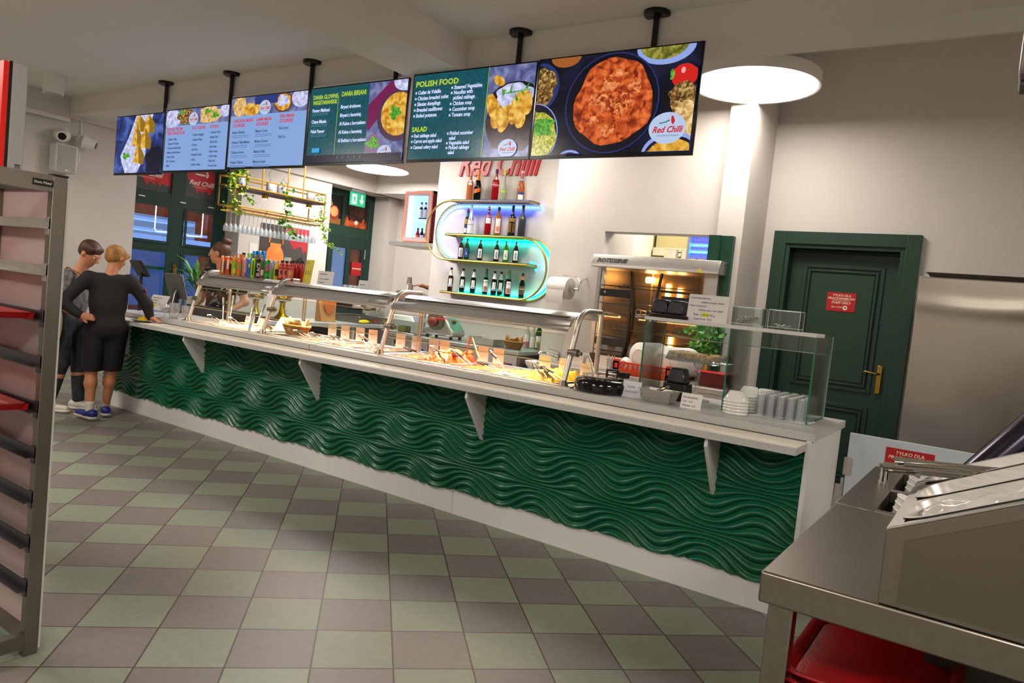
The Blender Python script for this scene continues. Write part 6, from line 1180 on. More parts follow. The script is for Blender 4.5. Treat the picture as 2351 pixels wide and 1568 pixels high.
# steel fridge by the door wall
sf = thing('steel_fridge','tall dented stainless steel fridge right of the green door','fridge',(.17,2.0,0))
obj('cabinet', B().box(0,.85,.02,.8,.05,1.86), steel_dark, sf, bevel=.004)
dent = M('dented_steel','#a39c92',.27,1,bump=(2.2,.15))
def df(u, v):
    x, z = .005+.84*u, .08+1.77*v; s = .006*math.exp(-((z-1.66-.18*(x-.35)**2)/.05)**2)+.005*math.exp(-((z-.62-.5*(x-.3)**2)/.05)**2)+.002*mnoise.noise(Vector((x*3,z*3,0)))
    return (x, .018-s, z)
obj('fridge_door', B().grid(df,60,120), dent, sf, smooth=True)
obj('foot', B().cyl((.06,.1,0),(.06,.1,.06),.025).cyl((.78,.1,0),(.78,.1,.06),.025).cyl((.06,.7,0),(.06,.7,.06),.025).cyl((.78,.7,0),(.78,.7,.06),.025), black_m, sf)
ft = thing('oven_tray','shallow steel tray lying on top of the steel fridge','tray',(.60,2.30,1.861)); obj('tray_base', gn(B(),.78,.46,.035), steel_dark, ft)
ac = thing('air_curtain','pale grey metal unit hanging at the top right corner','air unit',(.635,0,2.50))
obj('unit_body', B().box(-.01,.6,-.15,.15,.03,.60), M('unit_grey','#9a9894',.3,.6), ac, bevel=.02); obj('unit_base', B().tube([(.0,0,.02),(.6,0,.02)],.06,16,flat=.5), steel_dark, ac, smooth=True); obj('unit_rod', B().cyl((.1,0,.6),(.1,0,.8),.008).cyl((.5,0,.6),(.5,0,.8),.008), steel, ac)
obj('white_label', B().box(.012,.07,-.152,-.150,.05,.08), lab_w, ac)
# ---------------- gold hanging glass rack with plants ----------------
hr = thing('glass_rack','gold metal hanging rack with plants, spot lamps and wine glasses','hanging rack',(-6.85,2.05,2.1))
gold_l = M('gold_lacquer','#c8952a',.35,.5)
xa, xb, ya, yb_ = -.15, .15, -.66, .66
bar = lambda *p: B().tube(p, .009, 6)
for x in (xa, xb):
    obj('rail', bar((x,ya,.40),(x,yb_,.40)), gold_l, hr); obj('rail', bar((x,ya,.29),(x,yb_,.29)), gold_l, hr); obj('rail', bar((x,ya,.06),(x,yb_,.06)), gold_l, hr)
    for y in (ya, yb_): obj('rack_upright', bar((x,y,.06),(x,y,.40)), gold_l, hr)
    for y in (-.30, .30): obj('ceiling_rod', bar((x,y,.29),(x,y,1.738)), gold_l, hr)
for y in (ya, yb_):
    for z in (.06,.29,.40): obj('rail', bar((xa,y,z),(xb,y,z)), gold_l, hr)
obj('shelf_board', B().box(xa,xb,ya,yb_,.265,.292), M('dark_wood','#2c2228',.5,noise=(12,'#3c3038',.6)), hr)
for y in (-.47,-.14,.20,.53):
    obj('spot_lamp', B().cyl((0,y,.265),(0,y,.215),.036,n=18), gold_l, hr, smooth=True); obj('spot_glow', B().cyl((0,y,.214),(0,y,.212),.028,n=18), M('spot_glow','#ffe0a0',emis='#ffcf80',es=14), hr)
zig = B()
for k in range(12): zig.tube([(-.10,-.62+k*.11,.045),(.10,-.565+k*.11,.02),(-.10,-.51+k*.11,.045)],.004,5)
obj('glass_rail', zig, gold_l, hr)
for x in (-.09,0,.09): obj('glass_rail', bar((x,ya,.0),(x,yb_,.0)), gold_l, hr)
for y in (-.6,-.2,.2,.6): obj('rail_hook', B().tube([(xa,y,.06),(-.1,y,.0),(.1,y,0),(xb,y,.06)],.004,5), gold_l, hr)
wgl = thin_glass('wine_glass','#f4f7f9',None,.4,.22)
g0 = None
for i in range(21):
    for j, x in enumerate((-.045,.045)):
        loc = (-6.85+x, 2.05-.61+i*.061, 1.868)
        if g0 is None:
            g0 = thing('wine_glass','clear wine glass hanging upside down in the gold rack','glass',loc,0,'wine glasses hanging in the gold rack')
            obj('bowl', B().lathe([(.024,0),(.028,.03),(.026,.06),(.012,.085),(.004,.095),(.004,.09),(.011,.082),(.0245,.058),(.0265,.03),(.0228,0)],16,cap0=False,cap1=False), wgl, g0, smooth=True)
            obj('stem', B().lathe([(.004,.092),(.003,.20),(.004,.215),(.028,.224),(.028,.226)],14), wgl, g0, smooth=True)
            obj('rim', B().tube([(.0235*math.cos(a),.0235*math.sin(a),.0) for a in [2*PI*k/16 for k in range(16)]],.0012,5,closed=True), _mats['rim_glint'], g0, smooth=True)
        else: dup(g0, loc)
for y, r, h, l in ((1.56,.055,.14,'white plant pot at the left end of the gold rack'),(1.99,.060,.13,'white plant pot left of the pair in the gold rack'),(2.14,.052,.125,'white plant pot right of the pair in the gold rack'),(2.60,.055,.13,'white plant pot at the right end of the gold rack')):
    t = thing('plant_pot',l,'pot',(-6.85,y,2.393),0,'white pots in the gold rack'); obj('pot', B().lathe([(r*.85,0),(r,.02),(r,h),(r*.9,h),(r*.85,h-.02),(0,h-.02)],24,cap1=False), M('pot_white','#e2dfe2',.5,noise=(9,'#d0ccd2',.6)), t, smooth=True); obj('soil', B().cyl((0,0,h-.025),(0,0,h-.018),r*.85,n=16), M('soil','#3a2c20',.9), t)
leaf_l = M('ivy_light','#9cc83a',.5,noise=(8,'#5a8a1c',.8)); leaf_d = M('ivy_green','#3f7a1e',.5,noise=(8,'#5a9a2c',.8))
def leafp(b, p, d, s, rn):
    d = Vector(d).normalized(); u = d.cross(Vector((rn.uniform(-1,1),rn.uniform(-1,1),rn.uniform(-1,1)))).normalized(); w = d.cross(u)*.15
    p = Vector(p); b.add([p, p+d*s*.35+u*s*.45+w*s, p+d*s+w*s*.5, p+d*s*.35-u*s*.45+w*s, p+d*s*.45-w*s*.3],[(0,1,4),(1,2,4),(2,3,4),(3,0,4)])
def ivy(name, label, strands, seed, mat, s=.035, dens=.016):
    rn = random.Random(seed); t = thing(name,label,'plant',strands[0][0]); o = Vector(strands[0][0]); st_ = B(); lf = B()
    for pts in strands:
        P_ = [Vector(p)-o for p in pts]; st_.tube(P_, .0025, 5)
        for a, c_ in zip(P_, P_[1:]):
            n = max(2, int((c_-a).length/dens))
            for k in range(n):
                q = a.lerp(c_, k/n)+Vector((rn.gauss(0,.018),rn.gauss(0,.022),rn.gauss(0,.014))); leafp(lf, q, (rn.gauss(0,1),rn.gauss(0,1),rn.gauss(-.4,.7)), s*rn.uniform(.6,1.3), rn)
    obj('stems', st_, M('ivy_stem','#5a6a2a',.6), t); o_ = obj('leaves', lf, mat, t); o_['kind'] = 'stuff'; return t
ivy('trailing_ivy','bushy light green ivy trailing over the left end of the gold rack',[[(-6.85,1.53,2.54),(-6.74,1.45,2.56),(-6.68,1.36,2.45),(-6.66,1.36,2.28),(-6.68,1.40,2.13),(-6.68,1.46,2.08)],[(-6.85,1.5,2.54),(-6.76,1.42,2.50),(-6.68,1.31,2.40),(-6.67,1.27,2.32)],[(-6.85,1.5,2.53),(-6.72,1.50,2.58),(-6.66,1.50,2.42),(-6.66,1.48,2.28)],[(-6.70,1.40,2.22),(-6.66,1.30,2.17),(-6.67,1.26,2.12)],[(-6.68,1.38,2.15),(-6.66,1.46,2.08),(-6.65,1.52,2.09)],[(-6.80,1.56,2.56),(-6.7,1.44,2.62),(-6.7,1.38,2.6)],[(-6.72,1.52,2.3),(-6.66,1.62,2.24),(-6.66,1.66,2.22)]],5,leaf_l,.042,.009)
ivy('trailing_ivy','green ivy trailing from the middle pots below the gold rack',[[(-6.85,2.13,2.53),(-6.72,2.12,2.46),(-6.68,2.14,2.25),(-6.68,2.10,2.05)],[(-6.68,2.08,2.06),(-6.66,2.18,1.99),(-6.66,2.28,1.92)],[(-6.70,2.12,2.10),(-6.66,2.05,2.07),(-6.66,1.98,2.07)],[(-6.68,2.12,2.02),(-6.64,2.20,1.94),(-6.64,2.3,1.90)]],6,leaf_d,.055,.016)
ivy('trailing_ivy','bright ivy hanging at the right end of the gold rack with one long shoot',[[(-6.85,2.62,2.52),(-6.72,2.70,2.40),(-6.68,2.66,2.22),(-6.67,2.70,2.05),(-6.67,2.72,1.93),(-6.66,2.84,1.86),(-6.66,3.05,1.79)],[(-6.72,2.66,2.26),(-6.66,2.60,2.20),(-6.66,2.58,2.14)],[(-6.68,2.68,2.10),(-6.66,2.78,2.06)],[(-6.68,2.66,2.2),(-6.66,2.72,2.14),(-6.66,2.66,2.04)]],7,leaf_l,.040,.010)
ivy('small_climber','thin sprig rising behind the middle white pots',[[(-6.85,1.98,2.50),(-6.86,1.95,2.62),(-6.85,1.97,2.68)],[(-6.85,2.1,2.51),(-6.86,2.16,2.6),(-6.85,2.22,2.54)]],8,leaf_d,.016,.03)
# ---------------- counter end by the till ----------------
mo = thing('till_monitor','dark till monitor turned away with a cable at the back','monitor',(-6.47,.62,.926))
mo.rotation_euler = (0,0,-.15)
mb = B().obox((0,0,.27),(.20,0,0),(0,.012,.003),(0,-.035,.125)); obj('monitor_back', mb, M('monitor_grey','#4a4848',.45), mo, bevel=.01)
obj('monitor_edge', B().obox((0,.016,.27),(.203,0,0),(0,.004,.001),(0,-.036,.128)), steel, mo, bevel=.004)
obj('monitor_stand', B().box(-.09,.09,-.10,.12,0,.02).obox((0,-.01,.12),(.06,0,0),(0,.02,0),(0,.02,.11)), M('monitor_dark','#2c2c30',.4), mo, bevel=.008)
obj('monitor_cable', B().tube([(.10,-.03,.23),(.14,-.06,.20),(.13,-.07,.10),(.10,-.06,.02)],.005,6), lab_w, mo, smooth=True)
cd = thing('customer_display','tilted black customer display behind the boy','display',(-6.50,.25,.926)); obj('display_panel', B().obox((0,0,.42),(.10,0,0),(0,.014,.008),(0,-.05,.075)), black_m, cd, bevel=.008); obj('display_pole', B().cyl((0,.02,0),(0,.02,.40),.015), black_m, cd)
card('price_card',(-6.03,.16,.97),.21,.16,.25,.5,'white sheet with yellow mark leaning beside the till',[('Szanowni Państwo',.02,.125,.014),('zapraszamy do',.02,.10,.013),('samoobsługi',.03,.07,.013),('Bufet 6.90',.03,.03,.013)],foot=True,yellow=(.06,.04,.05,.02))
tb = thing('till_desk','dark low till desk unit at the far end of the counter','desk',(-6.0,.42,.926)); obj('desk_body', B().box(-.35,.75,.27,.36,0,.10), M('desk_dark','#3a3836',.5), tb); 
su = thing('sundae_glass','glass sundae cup with pink and white mints on the counter','glass',(-5.70,.07,.926)); obj('glass_cup', B().lathe([(.035,0),(.033,.005),(.010,.015),(.010,.035),(.030,.06),(.050,.10),(.055,.125),(.052,.125),(.045,.10),(.02,.06),(0,.05)],24,cap1=False), tumbler_m, su, smooth=True)
b = B(); rn = random.Random(2)
for _ in range(26): b.ball((rn.uniform(-.03,.03),rn.uniform(-.03,.03),.065+rn.uniform(0,.035)),.009,8,6)
o_ = obj('mint_sweets', b, M('mint_pink','#e8a8a8',.4,noise=(40,'#f4ecec',.9)), su, smooth=True); o_['kind'] = 'stuff'
for x, y, r, h, l in ((-5.575,.09,.045,.145,'tall glass jar holding toothpicks beside the canopy foot'),(-5.83,.36,.04,.11,'short clear glass mug behind the sundae cup')):
    t = thing('glass_jar',l,'jar',(x,y,.926)); obj('jar_wall', B().lathe([(r,0),(r,h),(r-.003,h),(r-.003,.006),(0,.006)],24,cap1=False), tumbler_m, t, smooth=True); obj('toothpicks', B().cyl((0,0,.007),(0,0,.03),r*.6,n=10), M('toothpick','#d8b070',.7), t)
wb = thing('white_pot','white pot of the palm standing at the till','pot',(-6.68,1.0,.0265)); 
obj('pot', B().lathe([(.085,.90),(.10,1.06),(.095,1.06),(0,1.04)],24,cap1=False), lab_w, wb, smooth=True)
for x, y, l in ((-6.86,.95,'clear water bottle with blue cap, left one beside the palm pot'),(-6.79,.98,'clear water bottle with blue cap, right one beside the palm pot')):
    t = thing('water_bottle',l,'bottle',(x,y,.927),0,'water bottles beside the palm'); obj('bottle_body', B().lathe([(.032,0),(.033,.01),(.033,.11),(.012,.14),(.012,.155)],16), M('water_plastic','#a8c8e8',.1,trans=.6), t, smooth=True); obj('blue_cap', B().cyl((0,0,.15),(0,0,.172),.016), M('cap_bright_blue','#1c6ad8',.4), t)
bd_ = thing('side_desk','small grey side desk carrying the palm and water bottles','desk',(-6.75,1.0,0)); obj('desk_top', B().box(-.25,.17,-.17,.17,.90,.926), M('board_grey','#6a6866',.5), bd_)
for q_ in ((-.23,-.15),(.12,-.15),(-.23,.12),(.12,.12)): obj('desk_leg', B().box(q_[0],q_[0]+.03,q_[1],q_[1]+.03,0,.90), _mats['board_grey'], bd_)
pl_ = thing('potted_palm','green palm with long pointed leaves rising from the white pot by the window','plant',(-6.68,1.0,1.085))
rn = random.Random(12); st_ = B(); lf = B()
st_.tube([(0,0,-.02),(-.02,0,.10),(-.05,0,.20)],.010,8)
for k in range(34):
    a = rn.uniform(0,2*PI); r_ = rn.uniform(.12,.36); h0 = rn.uniform(.04,.22); top = Vector((-.06+r_*math.cos(a), r_*math.sin(a), h0+rn.uniform(-.06,.26))); base = Vector((-.03,0,h0)); mid = (base+top)/2+Vector((0,0,.06))
    side = (top-base).cross(Vector((0,0,1))).normalized()*.022
    lf.add([base, mid+side, top, mid-side, mid+Vector((0,0,.006))],[(0,1,4),(1,2,4),(2,3,4),(3,0,4)])
obj('palm_stem', st_, M('palm_stem','#6a5a34',.7), pl_); o_ = obj('palm_leaves', lf, M('palm_leaf','#2f6a2a',.45,noise=(8,'#4a8a34',.6)), pl_)
pl2 = thing('green_plant','bushy green plant standing behind the cake stand by the green post','plant',(-1.30,2.08,.911)); rn = random.Random(15); lf = B()
for k in range(150):
    c = Vector((rn.gauss(0,.065),rn.gauss(0,.05),.22+rn.uniform(0,.24))); leafp(lf, c, (rn.gauss(-.5,.8),rn.gauss(0,.7),rn.gauss(0,.6)), rn.uniform(.035,.07), rn)
obj('plant_leaves', lf, M('bush_leaf','#3f8a2a',.4,noise=(9,'#5aa83a',.7)), pl2)['kind'] = 'stuff'; obj('plant_stems', B().tube([(0,0,.10),(.0,0,.30)],.012,6).tube([(0,0,.12),(.05,0,.36)],.008,6), M('ivy_stem','#5a6a2a',.6), pl2); obj('plant_pot', B().lathe([(.05,0),(.065,.14),(.06,.14),(0,.12)],20,cap1=False), M('pot_steel','#8a8884',.4,.6), pl2, smooth=True)
# ---------------- people ----------------
def surf_nets(fn, lo, hi, h):
    """mesh of the zero level of a distance field sampled on a grid"""
    ax = [np.arange(lo[i], hi[i]+h, h, dtype=np.float32) for i in range(3)]
    X, Y, Z = np.meshgrid(*ax, indexing='ij'); V = fn(X, Y, Z).astype(np.float32)
    s = V < 0; nx, ny, nz = V.shape
    c = np.zeros((nx-1,ny-1,nz-1), np.uint8)
    for dx in (0,1):
        for dy in (0,1):
            for dz in (0,1): c += s[dx:nx-1+dx, dy:ny-1+dy, dz:nz-1+dz]
    act = (c > 0) & (c < 8); idx = -np.ones(act.shape, np.int64); ids = np.argwhere(act); idx[act] = np.arange(len(ids))
    acc = np.zeros((len(ids),3)); cnt = np.zeros(len(ids)); I, J, K = ids.T
    cor = [(a,b,c_) for a in (0,1) for b in (0,1) for c_ in (0,1)]
    for p in cor:
        for d in range(3):
            if p[d]: continue
            q = list(p); q[d] = 1
            v0 = V[I+p[0],J+p[1],K+p[2]]; v1 = V[I+q[0],J+q[1],K+q[2]]; m = (v0 < 0) != (v1 < 0)
            t = np.where(m, v0/np.where(m, v0-v1, 1), 0)
            pt = np.stack([np.full(len(I),p[0],float),np.full(len(I),p[1],float),np.full(len(I),p[2],float)],1); pt[:,d] += t
            acc[m] += pt[m]; cnt[m] += 1
    P = (ids + acc/np.maximum(cnt,1)[:,None])*h + np.array([a[0] for a in ax])
    faces = []
    for d in range(3):
        o1, o2 = (d+1) % 3, (d+2) % 3
        sl0 = [slice(None)]*3; sl1 = [slice(None)]*3; sl0[d] = slice(0,-1); sl1[d] = slice(1,None)
        a = s[tuple(sl0)]; b = s[tuple(sl1)]; e = np.argwhere(a != b)
        ok = (e[:,o1] > 0) & (e[:,o2] > 0) & (e[:,o1] < V.shape[o1]-1) & (e[:,o2] < V.shape[o2]-1); e = e[ok]
        def at(da, db):
            q = e.copy(); q[:,o1] -= da; q[:,o2] -= db; return idx[q[:,0],q[:,1],q[:,2]]
        f = np.stack([at(1,1),at(0,1),at(0,0),at(1,0)],1); inside = a[e[:,0],e[:,1],e[:,2]]
        f[~inside] = f[~inside][:,::-1]; faces.append(f)
    F = np.concatenate(faces); F = F[(F >= 0).all(1)]
    b = B(); b.v = [tuple(map(float,p)) for p in P]; b.f = [tuple(map(int,f)) for f in F]; return b
class SDF:
    """smooth union of round cones and ellipsoids, with optional cuts"""
    def __init__(s, k=.02): s.p = []; s.k = k; s.cuts = []
    def cone(s, a, b, r0, r1, k=None): s.p.append(('c', np.array(a,float), np.array(b,float), r0, r1, k)); return s
    def ell(s, c, r, R=None, k=None): s.p.append(('e', np.array(c,float), np.array(r,float), R, None, k)); return s
    def cut(s, n, d): s.cuts.append((np.array(n,float), d)); return s          # keep where n.p < d
    def __call__(s, X, Y, Z):
        D = None
        for kind, a, b, r0, r1, k in s.p:
            k = k or s.k
            if kind == 'c':
                ab = b-a; L2 = max(1e-9, ab@ab); t = np.clip(((X-a[0])*ab[0]+(Y-a[1])*ab[1]+(Z-a[2])*ab[2])/L2, 0, 1)
                d = np.sqrt((X-a[0]-t*ab[0])**2+(Y-a[1]-t*ab[1])**2+(Z-a[2]-t*ab[2])**2)-(r0+(r1-r0)*t)
            else:
                x, y, z = X-a[0], Y-a[1], Z-a[2]
                if r0 is not None: R = r0; x, y, z = R[0,0]*x+R[1,0]*y+R[2,0]*z, R[0,1]*x+R[1,1]*y+R[2,1]*z, R[0,2]*x+R[1,2]*y+R[2,2]*z
                q = np.sqrt((x/b[0])**2+(y/b[1])**2+(z/b[2])**2); d = (q-1)*b.min()*.5+(q-1)*.5*b.mean()
            if D is None: D = d
            else: h = np.clip(.5+.5*(D-d)/k, 0, 1); D = D*(1-h)+d*h-k*h*(1-h)
        for n, dd in s.cuts: D = np.maximum(D, n[0]*X+n[1]*Y+n[2]*Z-dd)
        return D
    def mesh(s, h):
        lo = np.full(3,9.); hi = np.full(3,-9.)
        for kind, a, b, r0, r1, k in s.p:
            if kind == 'c': r = max(r0,r1)+.03; lo = np.minimum(lo, np.minimum(a,b)-r); hi = np.maximum(hi, np.maximum(a,b)+r)
            else: r = b.max()+.03; lo = np.minimum(lo, a-r); hi = np.maximum(hi, a+r)
        return surf_nets(s, lo, hi, h)
def hand(S, w, d, up, curl, side, size=1.0):
    """palm, four fingers of different lengths and a thumb; w wrist, d pointing direction, up the back of the hand"""
    w, d, up = Vector(w), Vector(d).normalized(), Vector(up).normalized(); sd = d.cross(up).normalized()*side; up = sd.cross(d).normalized()*side
    S.cone(w, w+d*.035*size, .024*size, .026*size, .015)
    for i, (o, L) in enumerate(((-.028,.058),(-.010,.066),(.009,.062),(.026,.048))):
        base = w+d*.075*size+sd*o*size; S.cone(w+d*.03*size+sd*o*.6*size, base, .017*size, .0125*size, .012)
        c1 = curl*(.6+.15*i); d1 = d*math.cos(c1)-up*math.sin(c1); d2 = d*math.cos(c1*2)-up*math.sin(c1*2)
        m_ = base+d1*L*.55*size; S.cone(base, m_, .0105*size, .0095*size, .004); S.cone(m_, m_+d2*L*.5*size, .0093*size, .0078*size, .004)
    tb_ = w+d*.028*size-sd*.022*size; td = (d*.55-sd*.8-up*.15).normalized(); t1 = tb_+td*.035*size; S.cone(tb_, t1, .015*size, .0115*size, .008); S.cone(t1, t1+(td*.6+d*.6).normalized()*.03*size, .011*size, .009*size, .004)
def Rmat(yaw, pitch, roll=0):
    return np.array((Matrix.Rotation(yaw,3,'Z') @ Matrix.Rotation(pitch,3,'X') @ Matrix.Rotation(roll,3,'Y')))
def make_person(name_label, loc, rz, J, skin, tops, hair, h=.009):
    """J: joints in the figure's frame (x = its right, y = forward)"""
    t = thing('person', name_label, 'person', loc, rz)
    S = SDF(.03); sc_ = J.get('s',1.0); P_ = lambda k: np.array(J[k],float)
    sh, hp = (P_('shL')+P_('shR'))/2, (P_('hipL')+P_('hipR'))/2; ch = sh*.72+hp*.28; wa = sh*.42+hp*.58
    S.cone(P_('shL')*.8+sh*.2+np.array([0,0,-.02]), P_('shR')*.8+sh*.2+np.array([0,0,-.02]), .060*sc_, .060*sc_, .05)
    S.ell(ch+np.array([0,.01,-.02]), (.155*sc_,.105*sc_,.16*sc_), None, .05); S.ell(wa, (.130*sc_,.098*sc_,.14*sc_), None, .05)
    S.ell(hp+np.array([0,-.01,.03]), (.158*sc_,.115*sc_,.12*sc_), None, .05)
    nk = P_('neck'); hd = P_('head'); S.cone(nk+np.array([0,-.01,-.06]), nk*.35+hd*.65, .058*sc_, .050*sc_, .03)
    for q in 'LR':
        S.cone(P_('sh'+q), P_('el'+q), .050*sc_, .038*sc_); S.cone(P_('el'+q), P_('wr'+q), .038*sc_, .024*sc_)
        S.cone(P_('hip'+q), P_('kn'+q), .082*sc_, .052*sc_); S.cone(P_('kn'+q)*.7+P_('an'+q)*.3, P_('an'+q), .054*sc_, .033*sc_); S.cone(P_('kn'+q), P_('kn'+q)*.7+P_('an'+q)*.3, .050*sc_, .056*sc_)
        a = P_('an'+q); fd = np.array(J.get('ft'+q,(0,1,0)),float); S.cone(a+np.array([0,0,-.03])-fd*.03, a+fd*.13+np.array([0,0,-.05]), .033, .026)
        S_h = J['hand'+q]; hand(S, J['wr'+q], S_h[0], S_h[1], S_h[2], -1 if q == 'L' else 1, .95*sc_)
    Rh = Rmat(J['yaw'], J['pitch'], J.get('roll',0)); hc = hd
    def H(x, y, z): return hc + Rh @ np.array([x,y,z])*sc_
    S.ell(H(0,-.012,.02), np.array((.075,.092,.095))*sc_, Rh, .02); S.ell(H(0,.022,-.04), np.array((.056,.066,.062))*sc_, Rh, .03)
    S.cone(H(0,.055,-.088), H(0,.060,-.085), .022*sc_, .020*sc_, .02)                                   # chin
    S.cone(H(0,.085,.012), H(0,.108,-.022), .010*sc_, .0135*sc_, .012)                                 # nose
    S.cone(H(-.03,.076,.022), H(.03,.076,.022), .012*sc_, .012*sc_, .015)                              # brow
    S.cone(H(-.016,.082,-.048), H(.016,.082,-.048), .008*sc_, .008*sc_, .010)                          # mouth
    for q in (-1,1): S.ell(H(q*.078,-.008,-.008), np.array((.012,.022,.032))*sc_, Rh, .008)            # ears
    body = obj('body', S.mesh(h*.85), skin, t, smooth=True)
    for q in (-1,1):
        e = H(q*.030,.0795,.004); obj('eye', B().ball(tuple(e),.0105*sc_,10,8), M('eye_white','#e8e4de',.3), t, smooth=True); e2 = H(q*.031,.0885,.004); obj('iris', B().ball(tuple(e2),.0052*sc_,8,6), M('iris_dark','#2a1c14',.2), t, smooth=True)
    l0, l1 = H(-.020,.089,-.048), H(.020,.089,-.048); obj('lips', B().tube([tuple(l0),tuple(H(0,.0935,-.047)),tuple(l1)],[.003,.0055,.003],8), M('lips','#a85a50',.5), t, smooth=True)
    for nm_, Sg, m, hh in tops(J, P_, sh, hp, ch, wa, sc_): obj(nm_, Sg.mesh(hh or h), m, t, smooth=True)
    Sh = hair(H, Rh, sc_); obj('hair', Sh[0].mesh(h*.8), Sh[1], t, smooth=True)
    return t, H
skin_a = M('skin_fair','#c98a68',.5,noise=(30,'#bd7a5a',.4)); skin_b = M('skin_tan','#b87a58',.5,noise=(30,'#a86a4a',.4)); skin_c = M('skin_brown','#7a4a34',.5)
def torso_shell(P_, sh, hp, ch, wa, sc_, g, low):
    S = SDF(.03); S.cone(P_('shL')*.86+sh*.14+np.array([0,0,-.018]), P_('shR')*.86+sh*.14+np.array([0,0,-.018]), .060*sc_+g, .060*sc_+g, .05)
    S.ell(ch+np.array([0,.01,-.02]), (.155*sc_+g,.105*sc_+g,.16*sc_+g), None, .05); S.ell(wa, (.130*sc_+g+.012,.098*sc_+g+.012,.15*sc_+g), None, .05)
    if low: S.ell(hp+np.array([0,-.01,.03]), (.158*sc_+g,.115*sc_+g,.12*sc_+g), None, .05)
    return S
def shoe(P_, q, J, sc_, col, sole, t):
    a = P_('an'+q); fd = np.array(J.get('ft'+q,(0,1,0)),float); fd /= np.linalg.norm(fd); z0 = a[2]-.075
    S = SDF(.02); S.cone(a*[1,1,0]+[0,0,z0+.045]-fd*.045, a*[1,1,0]+[0,0,z0+.045]+fd*.02, .040, .040); S.cone(a*[1,1,0]+[0,0,z0+.035]+fd*.02, a*[1,1,0]+[0,0,z0+.030]+fd*.15, .038, .030); S.cut((0,0,-1), -(z0+.018)).cut((0,0,1), z0+.085)
    S2 = SDF(.02); S2.cone(a*[1,1,0]+[0,0,z0+.02]-fd*.045, a*[1,1,0]+[0,0,z0+.02]+fd*.155, .043, .036); S2.cut((0,0,-1), -z0).cut((0,0,1), z0+.024)
    return [('shoe', S, col, .008), ('shoe_sole', S2, sole, .008)]
# the boy in black at the counter
def boy_clothes(J, P_, sh, hp, ch, wa, sc_):
    S = torso_shell(P_, sh, hp, ch, wa, sc_, .016, True)
    for q in 'LR': S.cone(P_('sh'+q), P_('el'+q), .066*sc_, .056*sc_); S.cone(P_('el'+q), P_('wr'+q)*.92+P_('el'+q)*.08, .056*sc_, .042*sc_)
    S.cut((0,0,-1), -(hp[2]-.07))
    T = SDF(.03); T.ell(hp+np.array([0,-.01,.0]), (.170*sc_,.125*sc_,.12*sc_), None, .04)
    for q in 'LR': T.cone(P_('hip'+q), P_('kn'+q)+np.array([0,0,.0]), .105*sc_, .092*sc_, .03)
    T.cut((0,0,-1), -(P_('knR')[2]+.01))
    C = SDF(.01)
    out = [('sweater', S, M('black_knit','#121013',.8,noise=(60,'#1c1a1e',.5)), None), ('shorts', T, M('black_shorts','#08080a',.75), None)]
    for q in 'LR':
        a = P_('an'+q); K = SDF(.01); K.cone(a+np.array([0,0,.065]), a+np.array([0,0,-.02]), .043*sc_, .040*sc_); K.cut((0,0,1), a[2]+.075); out.append(('sock', K, M('sock_white','#c9c4bf',.8), .008)); out += shoe(P_, q, J, sc_, M('shoe_blue','#1a2f8c',.5,noise=(20,'#10142a',.8)), M('sole_pale','#c8bfae',.6), None)
    return out
def boy_hair(H, Rh, sc_):
    S = SDF(.015); S.ell(H(0,-.020,.040), np.array((.090,.104,.086))*sc_, Rh); S.ell(H(0,-.045,-.005), np.array((.080,.070,.070))*sc_, Rh); S.cone(H(-.05,.075,.055), H(.05,.075,.055), .022*sc_, .024*sc_, .02); S.cone(H(.06,.05,.03),H(.07,.02,-.01),.02*sc_,.012*sc_)
    n = Rh @ np.array([0,.75,-.66]); S.cut(n, float(n @ H(0,.030,-.03)) + .012)
    return S, M('hair_blond','#a87838',.6,noise=(40,'#7a5226',.8),stretch=(1,1,.2),bump=(90,.6))
BJ = dict(s=.87, shL=(-.165,0,1.235), shR=(.165,.0,1.235), hipL=(-.085,0,.80), hipR=(.085,.0,.80), neck=(.0,.01,1.30), head=(.04,.05,1.425), yaw=-.85, pitch=-.35, roll=.0,
  elL=(-.34,-.06,1.01), wrL=(-.20,-.13,.915), handL=((.9,-.1,-.1),(-.2,-1,.3),.5), elR=(.30,.0,1.045), wrR=(.335,-.0,.925), handR=((.75,-.62,-.25),(.05,.0,1),.12),
  knL=(-.095,-.0,.42), anL=(-.085,-.06,.095), knR=(.06,.06,.42), anR=(.035,.12,.095), ftL=(-.55,.83,0), ftR=(-.1,1,0))
boy, _H = make_person('blond boy in black sweater, shorts and blue shoes, one hand on the counter ledge', (-5.77,-.41,0), math.radians(63), BJ, skin_b, boy_clothes, boy_hair)
for k in range(5):
    z = 1.17-.055*k; x = .245+.012*k; obj('red_print', B().ball((x+.038,-.025,z),.014,8,6,.35,1,1.7), M('print_red','#c81c24',.6), boy)
pp_ = thing('dinner_plate','grey plate with yellow rice on the ledge beside the boy','plate',(-5.64,-.165,.882)); obj('plate', B().lathe([(.05,0),(.10,.018),(.098,.020),(.0,.008)],28,cap1=False), M('plate_grey','#7a7a7a',.3), pp_, smooth=True); o_ = obj('rice_heap', B().grid(lambda u,v:((u-.5)*.13,(v-.5)*.13,.012+.04*max(0,1-6*((u-.5)**2+(v-.5)**2))+.006*mnoise.noise(Vector((u*20,v*20,0)))),18,18), F_rice, pp_, smooth=True); o_['kind'] = 'stuff'
